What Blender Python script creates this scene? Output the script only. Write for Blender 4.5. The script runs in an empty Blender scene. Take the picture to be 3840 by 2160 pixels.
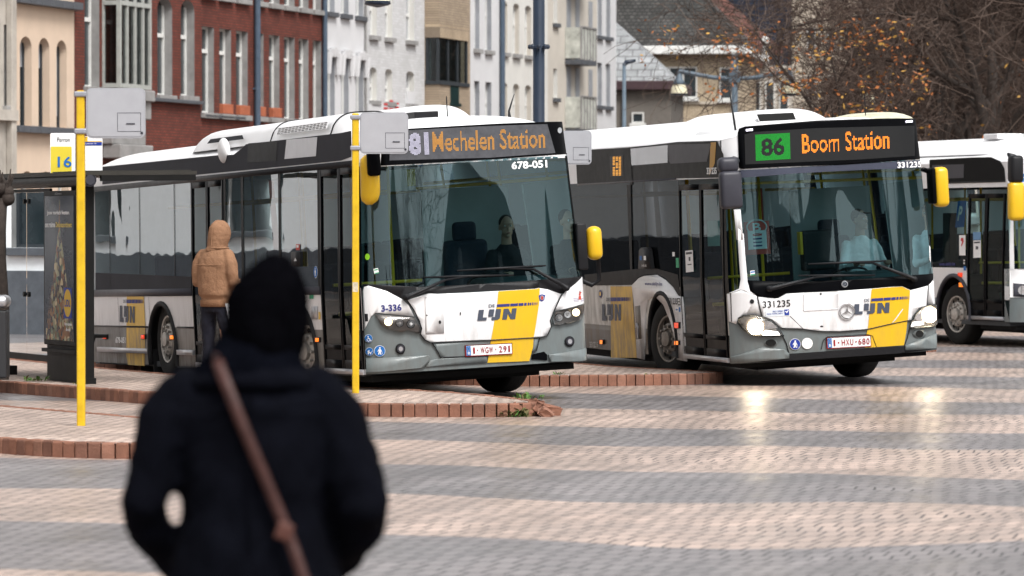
import bpy, bmesh, math, random
from mathutils import Vector, Matrix, noise
from mathutils.geometry import tessellate_polygon
R = math.radians
sc = bpy.context.scene
COL = bpy.data.collections.new('place')
sc.collection.children.link(COL)
place = bpy.context.view_layer.layer_collection.children['place']
place.exclude = True            # kept out while modifiers and lettering are evaluated (faster); switched on at the end

# ------------------------------------------------------------------ camera
H = 1.85                       # camera height above the paving
FSRC = 15950.0                 # focal length in pixels of the 3840 px wide photograph
PITCH = 0.01425                # looking slightly down
cam_d = bpy.data.cameras.new('Camera')
cam = bpy.data.objects.new('Camera', cam_d)
COL.objects.link(cam)
cam.location = (0, 0, H)
cam.rotation_euler = (math.pi / 2 - PITCH, 0, 0)
cam_d.sensor_width = 36.0
cam_d.lens = FSRC / 3840 * 36.0
cam_d.clip_start = 0.5
cam_d.clip_end = 3000
cam_d.dof.use_dof = True
cam_d.dof.focus_distance = 46.5
cam_d.dof.aperture_fstop = 4.2
sc.camera = cam

# ------------------------------------------------------------------ sky, sun, exposure
SUN_EL, SUN_AZ = R(54), R(146)   # azimuth clockwise from +Y: behind the camera, to the right
w = bpy.data.worlds.new('World')
sc.world = w
w.use_nodes = True
nt = w.node_tree
nt.nodes.clear()
sky = nt.nodes.new('ShaderNodeTexSky')
sky.sky_type = 'NISHITA'
sky.sun_disc = False
sky.sun_elevation = SUN_EL
sky.sun_rotation = SUN_AZ
sky.air_density = 1.0
sky.dust_density = 4.0
hs = nt.nodes.new('ShaderNodeHueSaturation')
hs.inputs['Saturation'].default_value = 0.08
bg = nt.nodes.new('ShaderNodeBackground')
bg.inputs['Strength'].default_value = 0.13
wo = nt.nodes.new('ShaderNodeOutputWorld')
nt.links.new(sky.outputs[0], hs.inputs['Color'])
nt.links.new(hs.outputs[0], bg.inputs['Color'])
nt.links.new(bg.outputs[0], wo.inputs['Surface'])
sd = bpy.data.lights.new('Sun', 'SUN')
sd.energy = 1.75
sd.angle = R(22)
sd.color = (1.0, 0.97, 0.93)
so = bpy.data.objects.new('Sun', sd)
COL.objects.link(so)
sdir = Vector((math.sin(SUN_AZ) * math.cos(SUN_EL), math.cos(SUN_AZ) * math.cos(SUN_EL), math.sin(SUN_EL)))
so.rotation_euler = sdir.to_track_quat('Z', 'Y').to_euler()
sc.view_settings.view_transform = 'Standard'
sc.view_settings.look = 'None'
sc.view_settings.gamma = 1.0
sc.view_settings.exposure = 0.86
sc.cycles.max_bounces = 8
sc.cycles.transparent_max_bounces = 24
sc.cycles.caustics_reflective = False
sc.cycles.caustics_refractive = False
sc.cycles.sample_clamp_indirect = 4.0

# ------------------------------------------------------------------ photo geometry helpers
CP, SP_ = math.cos(PITCH), math.sin(PITCH)
def ray(x, y):
    """direction of the line of sight through a photo pixel"""
    xc = (x - 1920) / FSRC; yc = (1080 - y) / FSRC
    return Vector((xc, CP + yc * SP_, -SP_ + yc * CP))
def at(x, y, D):
    """point at distance D along the view axis, for a pixel of the 2576 px wide copy"""
    d = ray(x * 1.49068, y * 1.49068)
    return Vector((0, 0, H)) + d * (D / d.y)
ZOOM = {'1': (0, 0, 2.0125), '2': (1200, 0, 2.0125), '3': (2300, 0, 1.6727), '4': (0, 640, 1.811),
        '5': (1200, 640, 1.575), '6': (2400, 640, 1.6847), 'A': (1330, 380, 2.787), 'B': (1330, 900, 2.498),
        'C': (2740, 380, 2.786), 'D': (2700, 900, 2.683), 'E': (2120, 480, 1.509), 'G': (3440, 480, 1.725),
        'd': (0, 0, 1 / 1.49068)}
def Z(k, *pts):
    ox, oy, s = ZOOM[k]
    return [(ox + x / s, oy + y / s) for x, y in pts]

# ------------------------------------------------------------------ objects
def obj(name, bm, mats, parent=None, smooth=False):
    me = bpy.data.meshes.new(name)
    bm.to_mesh(me); bm.free()
    for m in (mats if isinstance(mats, (list, tuple)) else [mats]):
        me.materials.append(m)
    if smooth:
        me.polygons.foreach_set('use_smooth', [True] * len(me.polygons))
    o = bpy.data.objects.new(name, me)
    COL.objects.link(o)
    if parent: o.parent = parent
    return o
def tag(o, label, cat, group=None):
    o['label'] = label; o['category'] = cat
    if group: o['group'] = group
    return o
def thing(name, label, cat, loc=(0, 0, 0), rotz=0.0, group=None):
    o = bpy.data.objects.new(name, None)
    o.empty_display_size = 0.3
    COL.objects.link(o)
    o.location = loc; o.rotation_euler = (0, 0, rotz)
    return tag(o, label, cat, group)
def struct(name, bm, mats, smooth=False):
    o = obj(name, bm, mats, None, smooth)
    o['kind'] = 'structure'
    return o
def dup(root, loc, rotz, label, group=None, scale=1.0):
    r = root.copy(); COL.objects.link(r); r.location = loc; r.rotation_euler = (0, 0, rotz); r.scale = (scale,) * 3
    r['label'] = label
    if group: r['group'] = group
    for ch in list(root.children):
        c = ch.copy(); COL.objects.link(c); c.parent = r
        for g in list(ch.children):
            d = g.copy(); COL.objects.link(d); d.parent = c
    return r

# ------------------------------------------------------------------ shapes
def box(bm, x0, x1, y0, y1, z0, z1, mi=0, M=None, bev=0.0):
    vs = [bm.verts.new((x, y, z)) for x in (x0, x1) for y in (y0, y1) for z in (z0, z1)]
    fs = []
    for q in ((0, 1, 3, 2), (4, 6, 7, 5), (0, 4, 5, 1), (2, 3, 7, 6), (0, 2, 6, 4), (1, 5, 7, 3)):
        f = bm.faces.new([vs[i] for i in q]); f.material_index = mi; fs.append(f)
    if bev:
        es = list({e for f in fs for e in f.edges})
        r = bmesh.ops.bevel(bm, geom=es, offset=bev, segments=3, profile=0.5, affect='EDGES')
        vs = list({v for f in r['faces'] for v in f.verts} | {v for v in vs if v.is_valid})
        for f in {f for v in vs for f in v.link_faces}: f.material_index = mi
    if M is not None:
        bmesh.ops.transform(bm, matrix=M, verts=vs)
    return vs
def tube(bm, pts, rad, n=8, mi=0, cap=True):
    pts = [Vector(p) for p in pts]
    rs = rad if isinstance(rad, (list, tuple)) else [rad] * len(pts)
    rings = []
    up = None
    for i, p in enumerate(pts):
        d = (pts[min(i + 1, len(pts) - 1)] - pts[max(i - 1, 0)])
        if d.length < 1e-9: d = Vector((0, 0, 1))
        d.normalize()
        if up is None or abs(up.dot(d)) > 0.97:
            up = Vector((0, 0, 1)) if abs(d.z) < 0.9 else Vector((0, 1, 0))
        a = d.cross(up).normalized(); b = a.cross(d).normalized(); up = b
        rings.append([bm.verts.new(p + (a * math.cos(2 * math.pi * k / n) + b * math.sin(2 * math.pi * k / n)) * rs[i]) for k in range(n)])
    for i in range(len(rings) - 1):
        for k in range(n):
            f = bm.faces.new((rings[i][k], rings[i][(k + 1) % n], rings[i + 1][(k + 1) % n], rings[i + 1][k]))
            f.material_index = mi
    if cap and n > 2:
        for r_ in (rings[0], rings[-1]):
            try:
                f = bm.faces.new(r_); f.material_index = mi
            except ValueError: pass
def prism(bm, poly, z0, z1, mi=0, M=None):
    """polygon (x, y) pushed from z0 to z1"""
    n = len(poly)
    a = [bm.verts.new((p[0], p[1], z0)) for p in poly]
    b = [bm.verts.new((p[0], p[1], z1)) for p in poly]
    for i in range(n):
        f = bm.faces.new((a[i], a[(i + 1) % n], b[(i + 1) % n], b[i])); f.material_index = mi
    for t in tessellate_polygon([[Vector((p[0], p[1], 0)) for p in poly]]):
        f = bm.faces.new([b[i] for i in t]); f.material_index = mi
        f = bm.faces.new([a[i] for i in reversed(t)]); f.material_index = mi
    if M is not None: bmesh.ops.transform(bm, matrix=M, verts=a + b)
    return a + b
def lathe(bm, prof, n=24, mi=0, M=None):
    """profile of (radius, axis position) turned round local X"""
    rings = []
    for r, x in prof:
        rings.append([bm.verts.new((x, r * math.cos(2 * math.pi * k / n), r * math.sin(2 * math.pi * k / n))) for k in range(n)])
    vs = [v for r_ in rings for v in r_]
    for i in range(len(rings) - 1):
        for k in range(n):
            f = bm.faces.new((rings[i][k], rings[i][(k + 1) % n], rings[i + 1][(k + 1) % n], rings[i + 1][k])); f.material_index = mi
    if M is not None: bmesh.ops.transform(bm, matrix=M, verts=vs)
    return vs
def fix(bm):
    bmesh.ops.recalc_face_normals(bm, faces=bm.faces)
    return bm
def B(): return bmesh.new()
def rrect(x0, y0, x1, y1, r, n=5):
    out = []
    for cx, cy, a0 in ((x1 - r, y1 - r, 0), (x0 + r, y1 - r, 90), (x0 + r, y0 + r, 180), (x1 - r, y0 + r, 270)):
        for k in range(n + 1):
            a = R(a0 + 90 * k / n)
            out.append((cx + r * math.cos(a), cy + r * math.sin(a)))
    return out
def ell(cx, cy, rx, ry, n=24):
    return [(cx + rx * math.cos(2 * math.pi * k / n), cy + ry * math.sin(2 * math.pi * k / n)) for k in range(n)]

_tc = {}
def text2d(s, bold=0.0):
    """outline faces of a string, scaled to the unit box: list of polygons"""
    key = (s, bold)
    if key in _tc: return _tc[key]
    cu = bpy.data.curves.new('t', 'FONT'); cu.body = s; cu.offset = bold; cu.resolution_u = 3; cu.fill_mode = 'FRONT'
    ob = bpy.data.objects.new('t', cu); sc.collection.objects.link(ob)
    dg = bpy.context.evaluated_depsgraph_get()
    me = bpy.data.meshes.new_from_object(ob.evaluated_get(dg))
    vs = [v.co.copy() for v in me.vertices]
    x0 = min(v.x for v in vs); x1 = max(v.x for v in vs); y0 = min(v.y for v in vs); y1 = max(v.y for v in vs)
    polys = [[((vs[i].x - x0) / (x1 - x0), (vs[i].y - y0) / (y1 - y0)) for i in p.vertices] for p in me.polygons]
    bpy.data.objects.remove(ob); bpy.data.curves.remove(cu); bpy.data.meshes.remove(me)
    _tc[key] = polys
    return polys
def in_poly(x, y, poly):
    c = False; n = len(poly); j = n - 1
    for i in range(n):
        xi, yi = poly[i]; xj, yj = poly[j]
        if (yi > y) != (yj > y) and x < (xj - xi) * (y - yi) / (yj - yi) + xi: c = not c
        j = i
    return c
def flat_text(bm, s, M, w, h, mi=0, bold=0.0, off=0.0):
    """lettering in the local XY plane of matrix M, w wide and h high, from the origin"""
    for p in text2d(s, bold):
        f = bm.faces.new([bm.verts.new(M @ Vector((x * w, y * h, off))) for x, y in p]); f.material_index = mi

# ------------------------------------------------------------------ materials
def mat(name, col, rough=0.5, metal=0.0, var=0.12, scale=6.0, bump=0.0, bscale=40.0, spec=0.3, emit=None, estr=0.0, coat=0.0):
    m = bpy.data.materials.new(name); m.use_nodes = True
    nt = m.node_tree; p = nt.nodes['Principled BSDF']
    p.inputs['Base Color'].default_value = (*col, 1)
    p.inputs['Roughness'].default_value = rough
    p.inputs['Metallic'].default_value = metal
    p.inputs['Specular IOR Level'].default_value = spec
    p.inputs['Coat Weight'].default_value = coat
    if emit:
        p.inputs['Emission Color'].default_value = (*emit, 1); p.inputs['Emission Strength'].default_value = estr
    tc = nt.nodes.new('ShaderNodeTexCoord')
    if var:
        no = nt.nodes.new('ShaderNodeTexNoise'); no.inputs['Scale'].default_value = scale; no.inputs['Detail'].default_value = 6; no.inputs['Roughness'].default_value = 0.65
        nt.links.new(tc.outputs['Object'], no.inputs['Vector'])
        mr = nt.nodes.new('ShaderNodeMapRange'); mr.inputs['From Min'].default_value = 0.3; mr.inputs['From Max'].default_value = 0.7
        mr.inputs['To Min'].default_value = 1 - var; mr.inputs['To Max'].default_value = 1 + var
        nt.links.new(no.outputs['Fac'], mr.inputs['Value'])
        mx = nt.nodes.new('ShaderNodeVectorMath'); mx.operation = 'SCALE'; mx.inputs[0].default_value = col
        nt.links.new(mr.outputs[0], mx.inputs['Scale']); nt.links.new(mx.outputs[0], p.inputs['Base Color'])
        r2 = nt.nodes.new('ShaderNodeMapRange'); r2.inputs['To Min'].default_value = max(0, rough - 0.1); r2.inputs['To Max'].default_value = min(1, rough + 0.1)
        nt.links.new(no.outputs['Fac'], r2.inputs['Value']); nt.links.new(r2.outputs[0], p.inputs['Roughness'])
    if bump:
        nb = nt.nodes.new('ShaderNodeTexNoise'); nb.inputs['Scale'].default_value = bscale; nb.inputs['Detail'].default_value = 4
        nt.links.new(tc.outputs['Object'], nb.inputs['Vector'])
        bu = nt.nodes.new('ShaderNodeBump'); bu.inputs['Strength'].default_value = bump; bu.inputs['Distance'].default_value = 0.02
        nt.links.new(nb.outputs['Fac'], bu.inputs['Height']); nt.links.new(bu.outputs[0], p.inputs['Normal'])
    return m
def dirty(name, col, dcol, rough=0.35, z0=0.35, z1=1.1, amt=0.5, coat=0.2):
    """bus paint with road dirt that thins out with height and in streaks"""
    m = mat(name, col, rough, var=0.0, coat=coat)
    nt = m.node_tree; p = nt.nodes['Principled BSDF']
    tc = nt.nodes.new('ShaderNodeTexCoord'); sx = nt.nodes.new('ShaderNodeSeparateXYZ'); nt.links.new(tc.outputs['Object'], sx.inputs[0])
    mr = nt.nodes.new('ShaderNodeMapRange'); mr.inputs['From Min'].default_value = z0; mr.inputs['From Max'].default_value = z1
    mr.inputs['To Min'].default_value = amt; mr.inputs['To Max'].default_value = 0.06
    nt.links.new(sx.outputs['Z'], mr.inputs['Value'])
    mp = nt.nodes.new('ShaderNodeMapping'); mp.inputs['Scale'].default_value = (9, 9, 2.2); nt.links.new(tc.outputs['Object'], mp.inputs[0])
    no = nt.nodes.new('ShaderNodeTexNoise'); no.inputs['Scale'].default_value = 1.0; no.inputs['Detail'].default_value = 7; no.inputs['Roughness'].default_value = 0.7
    nt.links.new(mp.outputs[0], no.inputs['Vector'])
    n2 = nt.nodes.new('ShaderNodeMapRange'); n2.inputs['From Min'].default_value = 0.35; n2.inputs['From Max'].default_value = 0.7; n2.inputs['To Max'].default_value = 1.6
    nt.links.new(no.outputs['Fac'], n2.inputs['Value'])
    mu = nt.nodes.new('ShaderNodeMath'); mu.operation = 'MULTIPLY'; mu.use_clamp = True
    nt.links.new(mr.outputs[0], mu.inputs[0]); nt.links.new(n2.outputs[0], mu.inputs[1])
    mx = nt.nodes.new('ShaderNodeMix'); mx.data_type = 'RGBA'
    mx.inputs['A'].default_value = (*col, 1); mx.inputs['B'].default_value = (*dcol, 1)
    nt.links.new(mu.outputs[0], mx.inputs['Factor']); nt.links.new(mx.outputs['Result'], p.inputs['Base Color'])
    ra = nt.nodes.new('ShaderNodeMapRange'); ra.inputs['To Min'].default_value = rough; ra.inputs['To Max'].default_value = 0.8
    nt.links.new(mu.outputs[0], ra.inputs['Value']); nt.links.new(ra.outputs[0], p.inputs['Roughness'])
    return m
def glass(name, tint, ior=1.5, rough=0.0, wob=0.0, film=None, refl=(0.92, 0.97, 1.0)):
    """window glass: a tinted see-through sheet with a mirror reflection by Fresnel"""
    m = bpy.data.materials.new(name); m.use_nodes = True
    nt = m.node_tree; nt.nodes.clear()
    out = nt.nodes.new('ShaderNodeOutputMaterial')
    tr = nt.nodes.new('ShaderNodeBsdfTransparent'); tr.inputs['Color'].default_value = (*tint, 1)
    gl = nt.nodes.new('ShaderNodeBsdfGlossy'); gl.inputs['Roughness'].default_value = rough; gl.inputs['Color'].default_value = (*refl, 1)
    fr = nt.nodes.new('ShaderNodeFresnel'); fr.inputs['IOR'].default_value = ior
    mx = nt.nodes.new('ShaderNodeMixShader')
    first = tr
    if film:
        df = nt.nodes.new('ShaderNodeBsdfDiffuse'); df.inputs['Color'].default_value = (*film[0], 1)
        m2 = nt.nodes.new('ShaderNodeMixShader'); m2.inputs[0].default_value = film[1]
        nt.links.new(tr.outputs[0], m2.inputs[1]); nt.links.new(df.outputs[0], m2.inputs[2]); first = m2
    nt.links.new(fr.outputs[0], mx.inputs[0]); nt.links.new(first.outputs[0], mx.inputs[1]); nt.links.new(gl.outputs[0], mx.inputs[2])
    nt.links.new(mx.outputs[0], out.inputs['Surface'])
    if wob:
        tc = nt.nodes.new('ShaderNodeTexCoord'); no = nt.nodes.new('ShaderNodeTexNoise'); no.inputs['Scale'].default_value = 1.6; no.inputs['Detail'].default_value = 1
        nt.links.new(tc.outputs['Object'], no.inputs['Vector'])
        bu = nt.nodes.new('ShaderNodeBump'); bu.inputs['Strength'].default_value = 1.0; bu.inputs['Distance'].default_value = wob
        nt.links.new(no.outputs['Fac'], bu.inputs['Height'])
        nt.links.new(bu.outputs[0], gl.inputs['Normal']); nt.links.new(bu.outputs[0], fr.inputs['Normal'])
    return m
def bricks(name, c1, c2, mortar, bw=0.22, bh=0.065, ms=0.008, vertical=True, rot=(0, 0, 0), rough=0.85, var=0.2, bump=0.4):
    """brickwork in the object's own coordinates: X along the wall, Z up"""
    m = bpy.data.materials.new(name); m.use_nodes = True
    nt = m.node_tree; p = nt.nodes['Principled BSDF']; p.inputs['Roughness'].default_value = rough
    p.inputs['Specular IOR Level'].default_value = 0.25
    tc = nt.nodes.new('ShaderNodeTexCoord')
    mp = nt.nodes.new('ShaderNodeMapping'); mp.inputs['Rotation'].default_value = (R(-90), 0, 0) if vertical else rot
    nt.links.new(tc.outputs['Object'], mp.inputs[0])
    br = nt.nodes.new('ShaderNodeTexBrick'); br.inputs['Scale'].default_value = 1
    br.inputs['Brick Width'].default_value = bw; br.inputs['Row Height'].default_value = bh; br.inputs['Mortar Size'].default_value = ms
    br.inputs['Color1'].default_value = (*c1, 1); br.inputs['Color2'].default_value = (*c2, 1); br.inputs['Mortar'].default_value = (*mortar, 1)
    nt.links.new(mp.outputs[0], br.inputs['Vector'])
    no = nt.nodes.new('ShaderNodeTexNoise'); no.inputs['Scale'].default_value = 0.9; no.inputs['Detail'].default_value = 8; no.inputs['Roughness'].default_value = 0.7
    nt.links.new(tc.outputs['Object'], no.inputs['Vector'])
    mr = nt.nodes.new('ShaderNodeMapRange'); mr.inputs['From Min'].default_value = 0.3; mr.inputs['From Max'].default_value = 0.7
    mr.inputs['To Min'].default_value = 1 - var; mr.inputs['To Max'].default_value = 1 + var
    nt.links.new(no.outputs['Fac'], mr.inputs['Value'])
    sm = nt.nodes.new('ShaderNodeVectorMath'); sm.operation = 'SCALE'
    nt.links.new(br.outputs['Color'], sm.inputs[0]); nt.links.new(mr.outputs[0], sm.inputs['Scale'])
    nt.links.new(sm.outputs[0], p.inputs['Base Color'])
    bu = nt.nodes.new('ShaderNodeBump'); bu.inputs['Strength'].default_value = bump; bu.inputs['Distance'].default_value = 0.01; bu.invert = True
    nt.links.new(br.outputs['Fac'], bu.inputs['Height']); nt.links.new(bu.outputs[0], p.inputs['Normal'])
    return m
def glow(name, col, strength):
    m = bpy.data.materials.new(name); m.use_nodes = True
    nt = m.node_tree; nt.nodes.clear()
    e = nt.nodes.new('ShaderNodeEmission'); e.inputs[0].default_value = (*col, 1); e.inputs[1].default_value = strength
    o = nt.nodes.new('ShaderNodeOutputMaterial'); nt.links.new(e.outputs[0], o.inputs[0])
    return m

DIRT = (0.16, 0.14, 0.12)
K = dict(
    white=dirty('bus white paint', (0.74, 0.74, 0.75), DIRT, 0.3),
    roofwhite=mat('roof white', (0.72, 0.72, 0.73), 0.35, var=0.05, scale=3),
    grey=dirty('bumper grey paint', (0.14, 0.166, 0.170), (0.10, 0.09, 0.08), 0.35, amt=0.4),
    sidegrey=dirty('flank grey paint', (0.15, 0.15, 0.145), (0.12, 0.10, 0.08), 0.35, amt=0.6),
    yellow=dirty('line yellow paint', (0.66, 0.40, 0.010), (0.30, 0.22, 0.06), 0.35, amt=0.25),
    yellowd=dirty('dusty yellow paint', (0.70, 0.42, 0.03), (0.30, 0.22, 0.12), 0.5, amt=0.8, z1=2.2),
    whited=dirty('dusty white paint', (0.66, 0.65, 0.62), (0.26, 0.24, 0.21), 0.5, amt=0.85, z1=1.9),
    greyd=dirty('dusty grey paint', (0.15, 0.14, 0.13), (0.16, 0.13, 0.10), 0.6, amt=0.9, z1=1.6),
    black=mat('gloss black', (0.0022, 0.0024, 0.0032), 0.35, var=0.1, spec=0.04),
    band=mat('dark band', (0.038, 0.039, 0.046), 0.5, var=0.2, scale=2, spec=0.02),
    rubber=mat('rubber', (0.010, 0.010, 0.011), 0.7, var=0.2),
    plastic=mat('black plastic', (0.007, 0.007, 0.0085), 0.5, var=0.15, bump=0.1, spec=0.25),
    mirgrey=mat('grey plastic', (0.035, 0.035, 0.045), 0.45, var=0.1),
    tyre=mat('tyre', (0.010, 0.0098, 0.0095), 0.85, var=0.3, scale=12, bump=0.3),
    rim=mat('wheel rim', (0.22, 0.20, 0.18), 0.5, 0.6, var=0.35, scale=9),
    hub=mat('wheel hub', (0.42, 0.40, 0.37), 0.45, 0.5, var=0.3, scale=12),
    under=mat('underbody', (0.006, 0.006, 0.006), 0.95, var=0.2),
    chrome=mat('chrome', (0.75, 0.75, 0.76), 0.12, 1.0, var=0.0),
    alu=mat('aluminium', (0.5, 0.5, 0.52), 0.35, 0.8, var=0.1),
    navy=mat('navy lettering', (0.025, 0.03, 0.16), 0.5, var=0.0),
    slate=mat('slate lettering', (0.055, 0.065, 0.09), 0.5, var=0.0),
    ink=mat('black lettering', (0.01, 0.01, 0.012), 0.6, var=0.0),
    paper=mat('white sticker', (0.78, 0.78, 0.78), 0.6, var=0.04),
    signblue=mat('sign blue', (0.01, 0.13, 0.42), 0.5, var=0.03),
    blue2=mat('deep blue', (0.012, 0.035, 0.26), 0.5, var=0.03),
    green=mat('green sticker', (0.02, 0.3, 0.14), 0.5, var=0.05),
    lime=mat('lime sticker', (0.22, 0.5, 0.02), 0.5, var=0.03),
    red=mat('red print', (0.5, 0.03, 0.03), 0.5, var=0.05),
    platered=mat('plate red', (0.28, 0.012, 0.018), 0.5, var=0.0),
    redpanel=mat('red panel', (0.55, 0.07, 0.05), 0.5, var=0.05),
    amber=mat('amber lens', (0.75, 0.16, 0.02), 0.25, var=0.0, emit=(1, 0.22, 0.02), estr=0.7),
    redlens=mat('red lens', (0.55, 0.03, 0.015), 0.25, var=0.0, emit=(1, 0.08, 0.02), estr=0.35),
    lamp=glow('lit headlamp', (1.0, 0.80, 0.54), 50.0),
    lamp2=glow('lit lamp', (1.0, 0.80, 0.50), 2.6),
    drl=glow('daytime lamp', (1.0, 0.95, 0.88), 3.0),
    marker=glow('marker lamp', (0.92, 0.86, 1.0), 5.0),
    ledA=glow('amber diode', (1.0, 0.46, 0.10), 0.62),
    ledO=glow('orange diode', (1.0, 0.27, 0.03), 1.5),
    ledG=glow('green diode', (0.05, 0.72, 0.09), 0.5),
    ledW=glow('white diode', (0.86, 0.82, 1.0), 0.62),
    ledbg=mat('display mat', (0.003, 0.0033, 0.004), 0.5, var=0.2, scale=20),
    ledbgl=mat('display mat pale', (0.058, 0.060, 0.068), 0.45, var=0.25, scale=14),
    wind=glass('windscreen glass', (0.47, 0.74, 0.78), 1.7, refl=(0.74, 0.95, 1.0)),
    farg=glass('far side glass', (0.80, 0.93, 0.93), 1.3),
    side=glass('side glass', (0.34, 0.44, 0.45), 3.0, wob=0.004),
    sided=glass('dark side glass', (0.07, 0.078, 0.085), 1.08, wob=0.003),
    doorg=glass('door glass', (0.36, 0.54, 0.55), 1.14, wob=0.003),
    lens=glass('clear lens', (0.92, 0.92, 0.92), 1.45),
    railyellow=mat('yellow rail', (0.72, 0.42, 0.02), 0.4, var=0.05),
    seat=mat('seat fabric', (0.018, 0.022, 0.035), 0.85, var=0.3, scale=25),
    dash=mat('dashboard', (0.06, 0.08, 0.085), 0.6, var=0.1),
    ceil=mat('ceiling lining', (0.30, 0.31, 0.31), 0.7, var=0.05),
    floor=mat('bus floor', (0.06, 0.065, 0.07), 0.7, var=0.2),
    skin=mat('skin', (0.42, 0.25, 0.18), 0.55, var=0.08, scale=20),
    eye=mat('eye white', (0.7, 0.68, 0.65), 0.3, var=0),
    hair=mat('dark hair', (0.02, 0.015, 0.012), 0.7, var=0.2, scale=60),
)
# =================================================================== ground
BA = math.atan2(0.316, 0.949)      # the paving runs 18.4 degrees off the view axis
def paving(name, banded, rough0, rough1):
    m = bpy.data.materials.new(name); m.use_nodes = True
    nt = m.node_tree; p = nt.nodes['Principled BSDF']; L = nt.links.new
    N = nt.nodes.new
    tc = N('ShaderNodeTexCoord'); mp = N('ShaderNodeMapping'); mp.inputs['Rotation'].default_value = (0, 0, -math.pi / 2 + BA)
    L(tc.outputs['Object'], mp.inputs[0])
    # slight wander of the courses
    wn = N('ShaderNodeTexNoise'); wn.inputs['Scale'].default_value = 0.55; wn.inputs['Detail'].default_value = 2; L(mp.outputs[0], wn.inputs['Vector'])
    ws = N('ShaderNodeVectorMath'); ws.operation = 'SCALE'; ws.inputs['Scale'].default_value = 0.34
    wc = N('ShaderNodeVectorMath'); wc.operation = 'SUBTRACT'; wc.inputs[1].default_value = (0.5, 0.5, 0.5); L(wn.outputs['Color'], wc.inputs[0]); L(wc.outputs[0], ws.inputs[0])
    wa = N('ShaderNodeVectorMath'); wa.operation = 'ADD'; L(mp.outputs[0], wa.inputs[0]); L(ws.outputs[0], wa.inputs[1])
    br = N('ShaderNodeTexBrick'); br.inputs['Scale'].default_value = 1; br.inputs['Brick Width'].default_value = 0.125; br.inputs['Row Height'].default_value = 0.30
    br.inputs['Mortar Size'].default_value = 0.0095; br.inputs['Mortar Smooth'].default_value = 0.3; br.inputs['Bias'].default_value = -0.1
    br.inputs['Color1'].default_value = (0.86, 0.86, 0.86, 1); br.inputs['Color2'].default_value = (1.09, 1.09, 1.09, 1); br.inputs['Mortar'].default_value = (0.045, 0.042, 0.04, 1)
    sw = N('ShaderNodeSeparateXYZ'); cw = N('ShaderNodeCombineXYZ'); L(wa.outputs[0], sw.inputs[0]); L(sw.outputs['Y'], cw.inputs['X']); L(sw.outputs['X'], cw.inputs['Y'])
    L(cw.outputs[0], br.inputs['Vector'])
    if banded:
        sx = N('ShaderNodeSeparateXYZ'); L(wa.outputs[0], sx.inputs[0])
        bn = N('ShaderNodeTexNoise'); bn.inputs['Scale'].default_value = 0.16; bn.inputs['Detail'].default_value = 1; L(mp.outputs[0], bn.inputs['Vector'])
        bm_ = N('ShaderNodeMapRange'); bm_.inputs['From Min'].default_value = 0.3; bm_.inputs['From Max'].default_value = 0.7; bm_.inputs['To Min'].default_value = 23.75; bm_.inputs['To Max'].default_value = 24.85; L(bn.outputs['Fac'], bm_.inputs['Value'])
        a = N('ShaderNodeMath'); a.operation = 'SUBTRACT'; L(sx.outputs['X'], a.inputs[0]); L(bm_.outputs[0], a.inputs[1])
        d = N('ShaderNodeMath'); d.operation = 'DIVIDE'; d.inputs[1].default_value = 6.8; L(a.outputs[0], d.inputs[0])
        f = N('ShaderNodeMath'); f.operation = 'FRACT'; L(d.outputs[0], f.inputs[0])
        g = N('ShaderNodeMath'); g.operation = 'LESS_THAN'; g.inputs[1].default_value = 0.5; L(f.outputs[0], g.inputs[0])
        bc = N('ShaderNodeMix'); bc.data_type = 'RGBA'; L(g.outputs[0], bc.inputs['Factor'])
        bc.inputs['A'].default_value = (0.205, 0.185, 0.186, 1); bc.inputs['B'].default_value = (0.445, 0.338, 0.285, 1)
        band = bc.outputs['Result']
    else:
        rg = N('ShaderNodeRGB'); rg.outputs[0].default_value = (0.47, 0.365, 0.31, 1); band = rg.outputs[0]
    st = N('ShaderNodeTexNoise'); st.inputs['Scale'].default_value = 0.8; st.inputs['Detail'].default_value = 9; st.inputs['Roughness'].default_value = 0.72; L(tc.outputs['Object'], st.inputs['Vector'])
    mr = N('ShaderNodeMapRange'); mr.inputs['From Min'].default_value = 0.3; mr.inputs['From Max'].default_value = 0.7; mr.inputs['To Min'].default_value = 0.66; mr.inputs['To Max'].default_value = 1.22; L(st.outputs['Fac'], mr.inputs['Value'])
    # traffic grime: long smears along the lanes and a few oil drips
    gm = N('ShaderNodeMapping'); gm.inputs['Scale'].default_value = (0.10, 0.9, 1); L(mp.outputs[0], gm.inputs[0])
    gn = N('ShaderNodeTexNoise'); gn.inputs['Scale'].default_value = 1.0; gn.inputs['Detail'].default_value = 7; gn.inputs['Roughness'].default_value = 0.7; gn.inputs['Distortion'].default_value = 0.8; L(gm.outputs[0], gn.inputs['Vector'])
    gr = N('ShaderNodeMapRange'); gr.inputs['From Min'].default_value = 0.36; gr.inputs['From Max'].default_value = 0.62; gr.inputs['To Min'].default_value = 0.70; gr.inputs['To Max'].default_value = 1.08; L(gn.outputs['Fac'], gr.inputs['Value'])
    ov = N('ShaderNodeTexVoronoi'); ov.inputs['Scale'].default_value = 0.9; L(tc.outputs['Object'], ov.inputs['Vector'])
    od = N('ShaderNodeMapRange'); od.inputs['From Min'].default_value = 0.03; od.inputs['From Max'].default_value = 0.10; od.inputs['To Min'].default_value = 0.45; od.inputs['To Max'].default_value = 1.0; L(ov.outputs['Distance'], od.inputs['Value'])
    gg = N('ShaderNodeMath'); gg.operation = 'MULTIPLY'; L(gr.outputs[0], gg.inputs[0]); L(od.outputs[0], gg.inputs[1])
    g0 = N('ShaderNodeVectorMath'); g0.operation = 'SCALE'; L(band, g0.inputs[0]); L(gg.outputs[0], g0.inputs['Scale']); band = g0.outputs[0]
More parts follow.
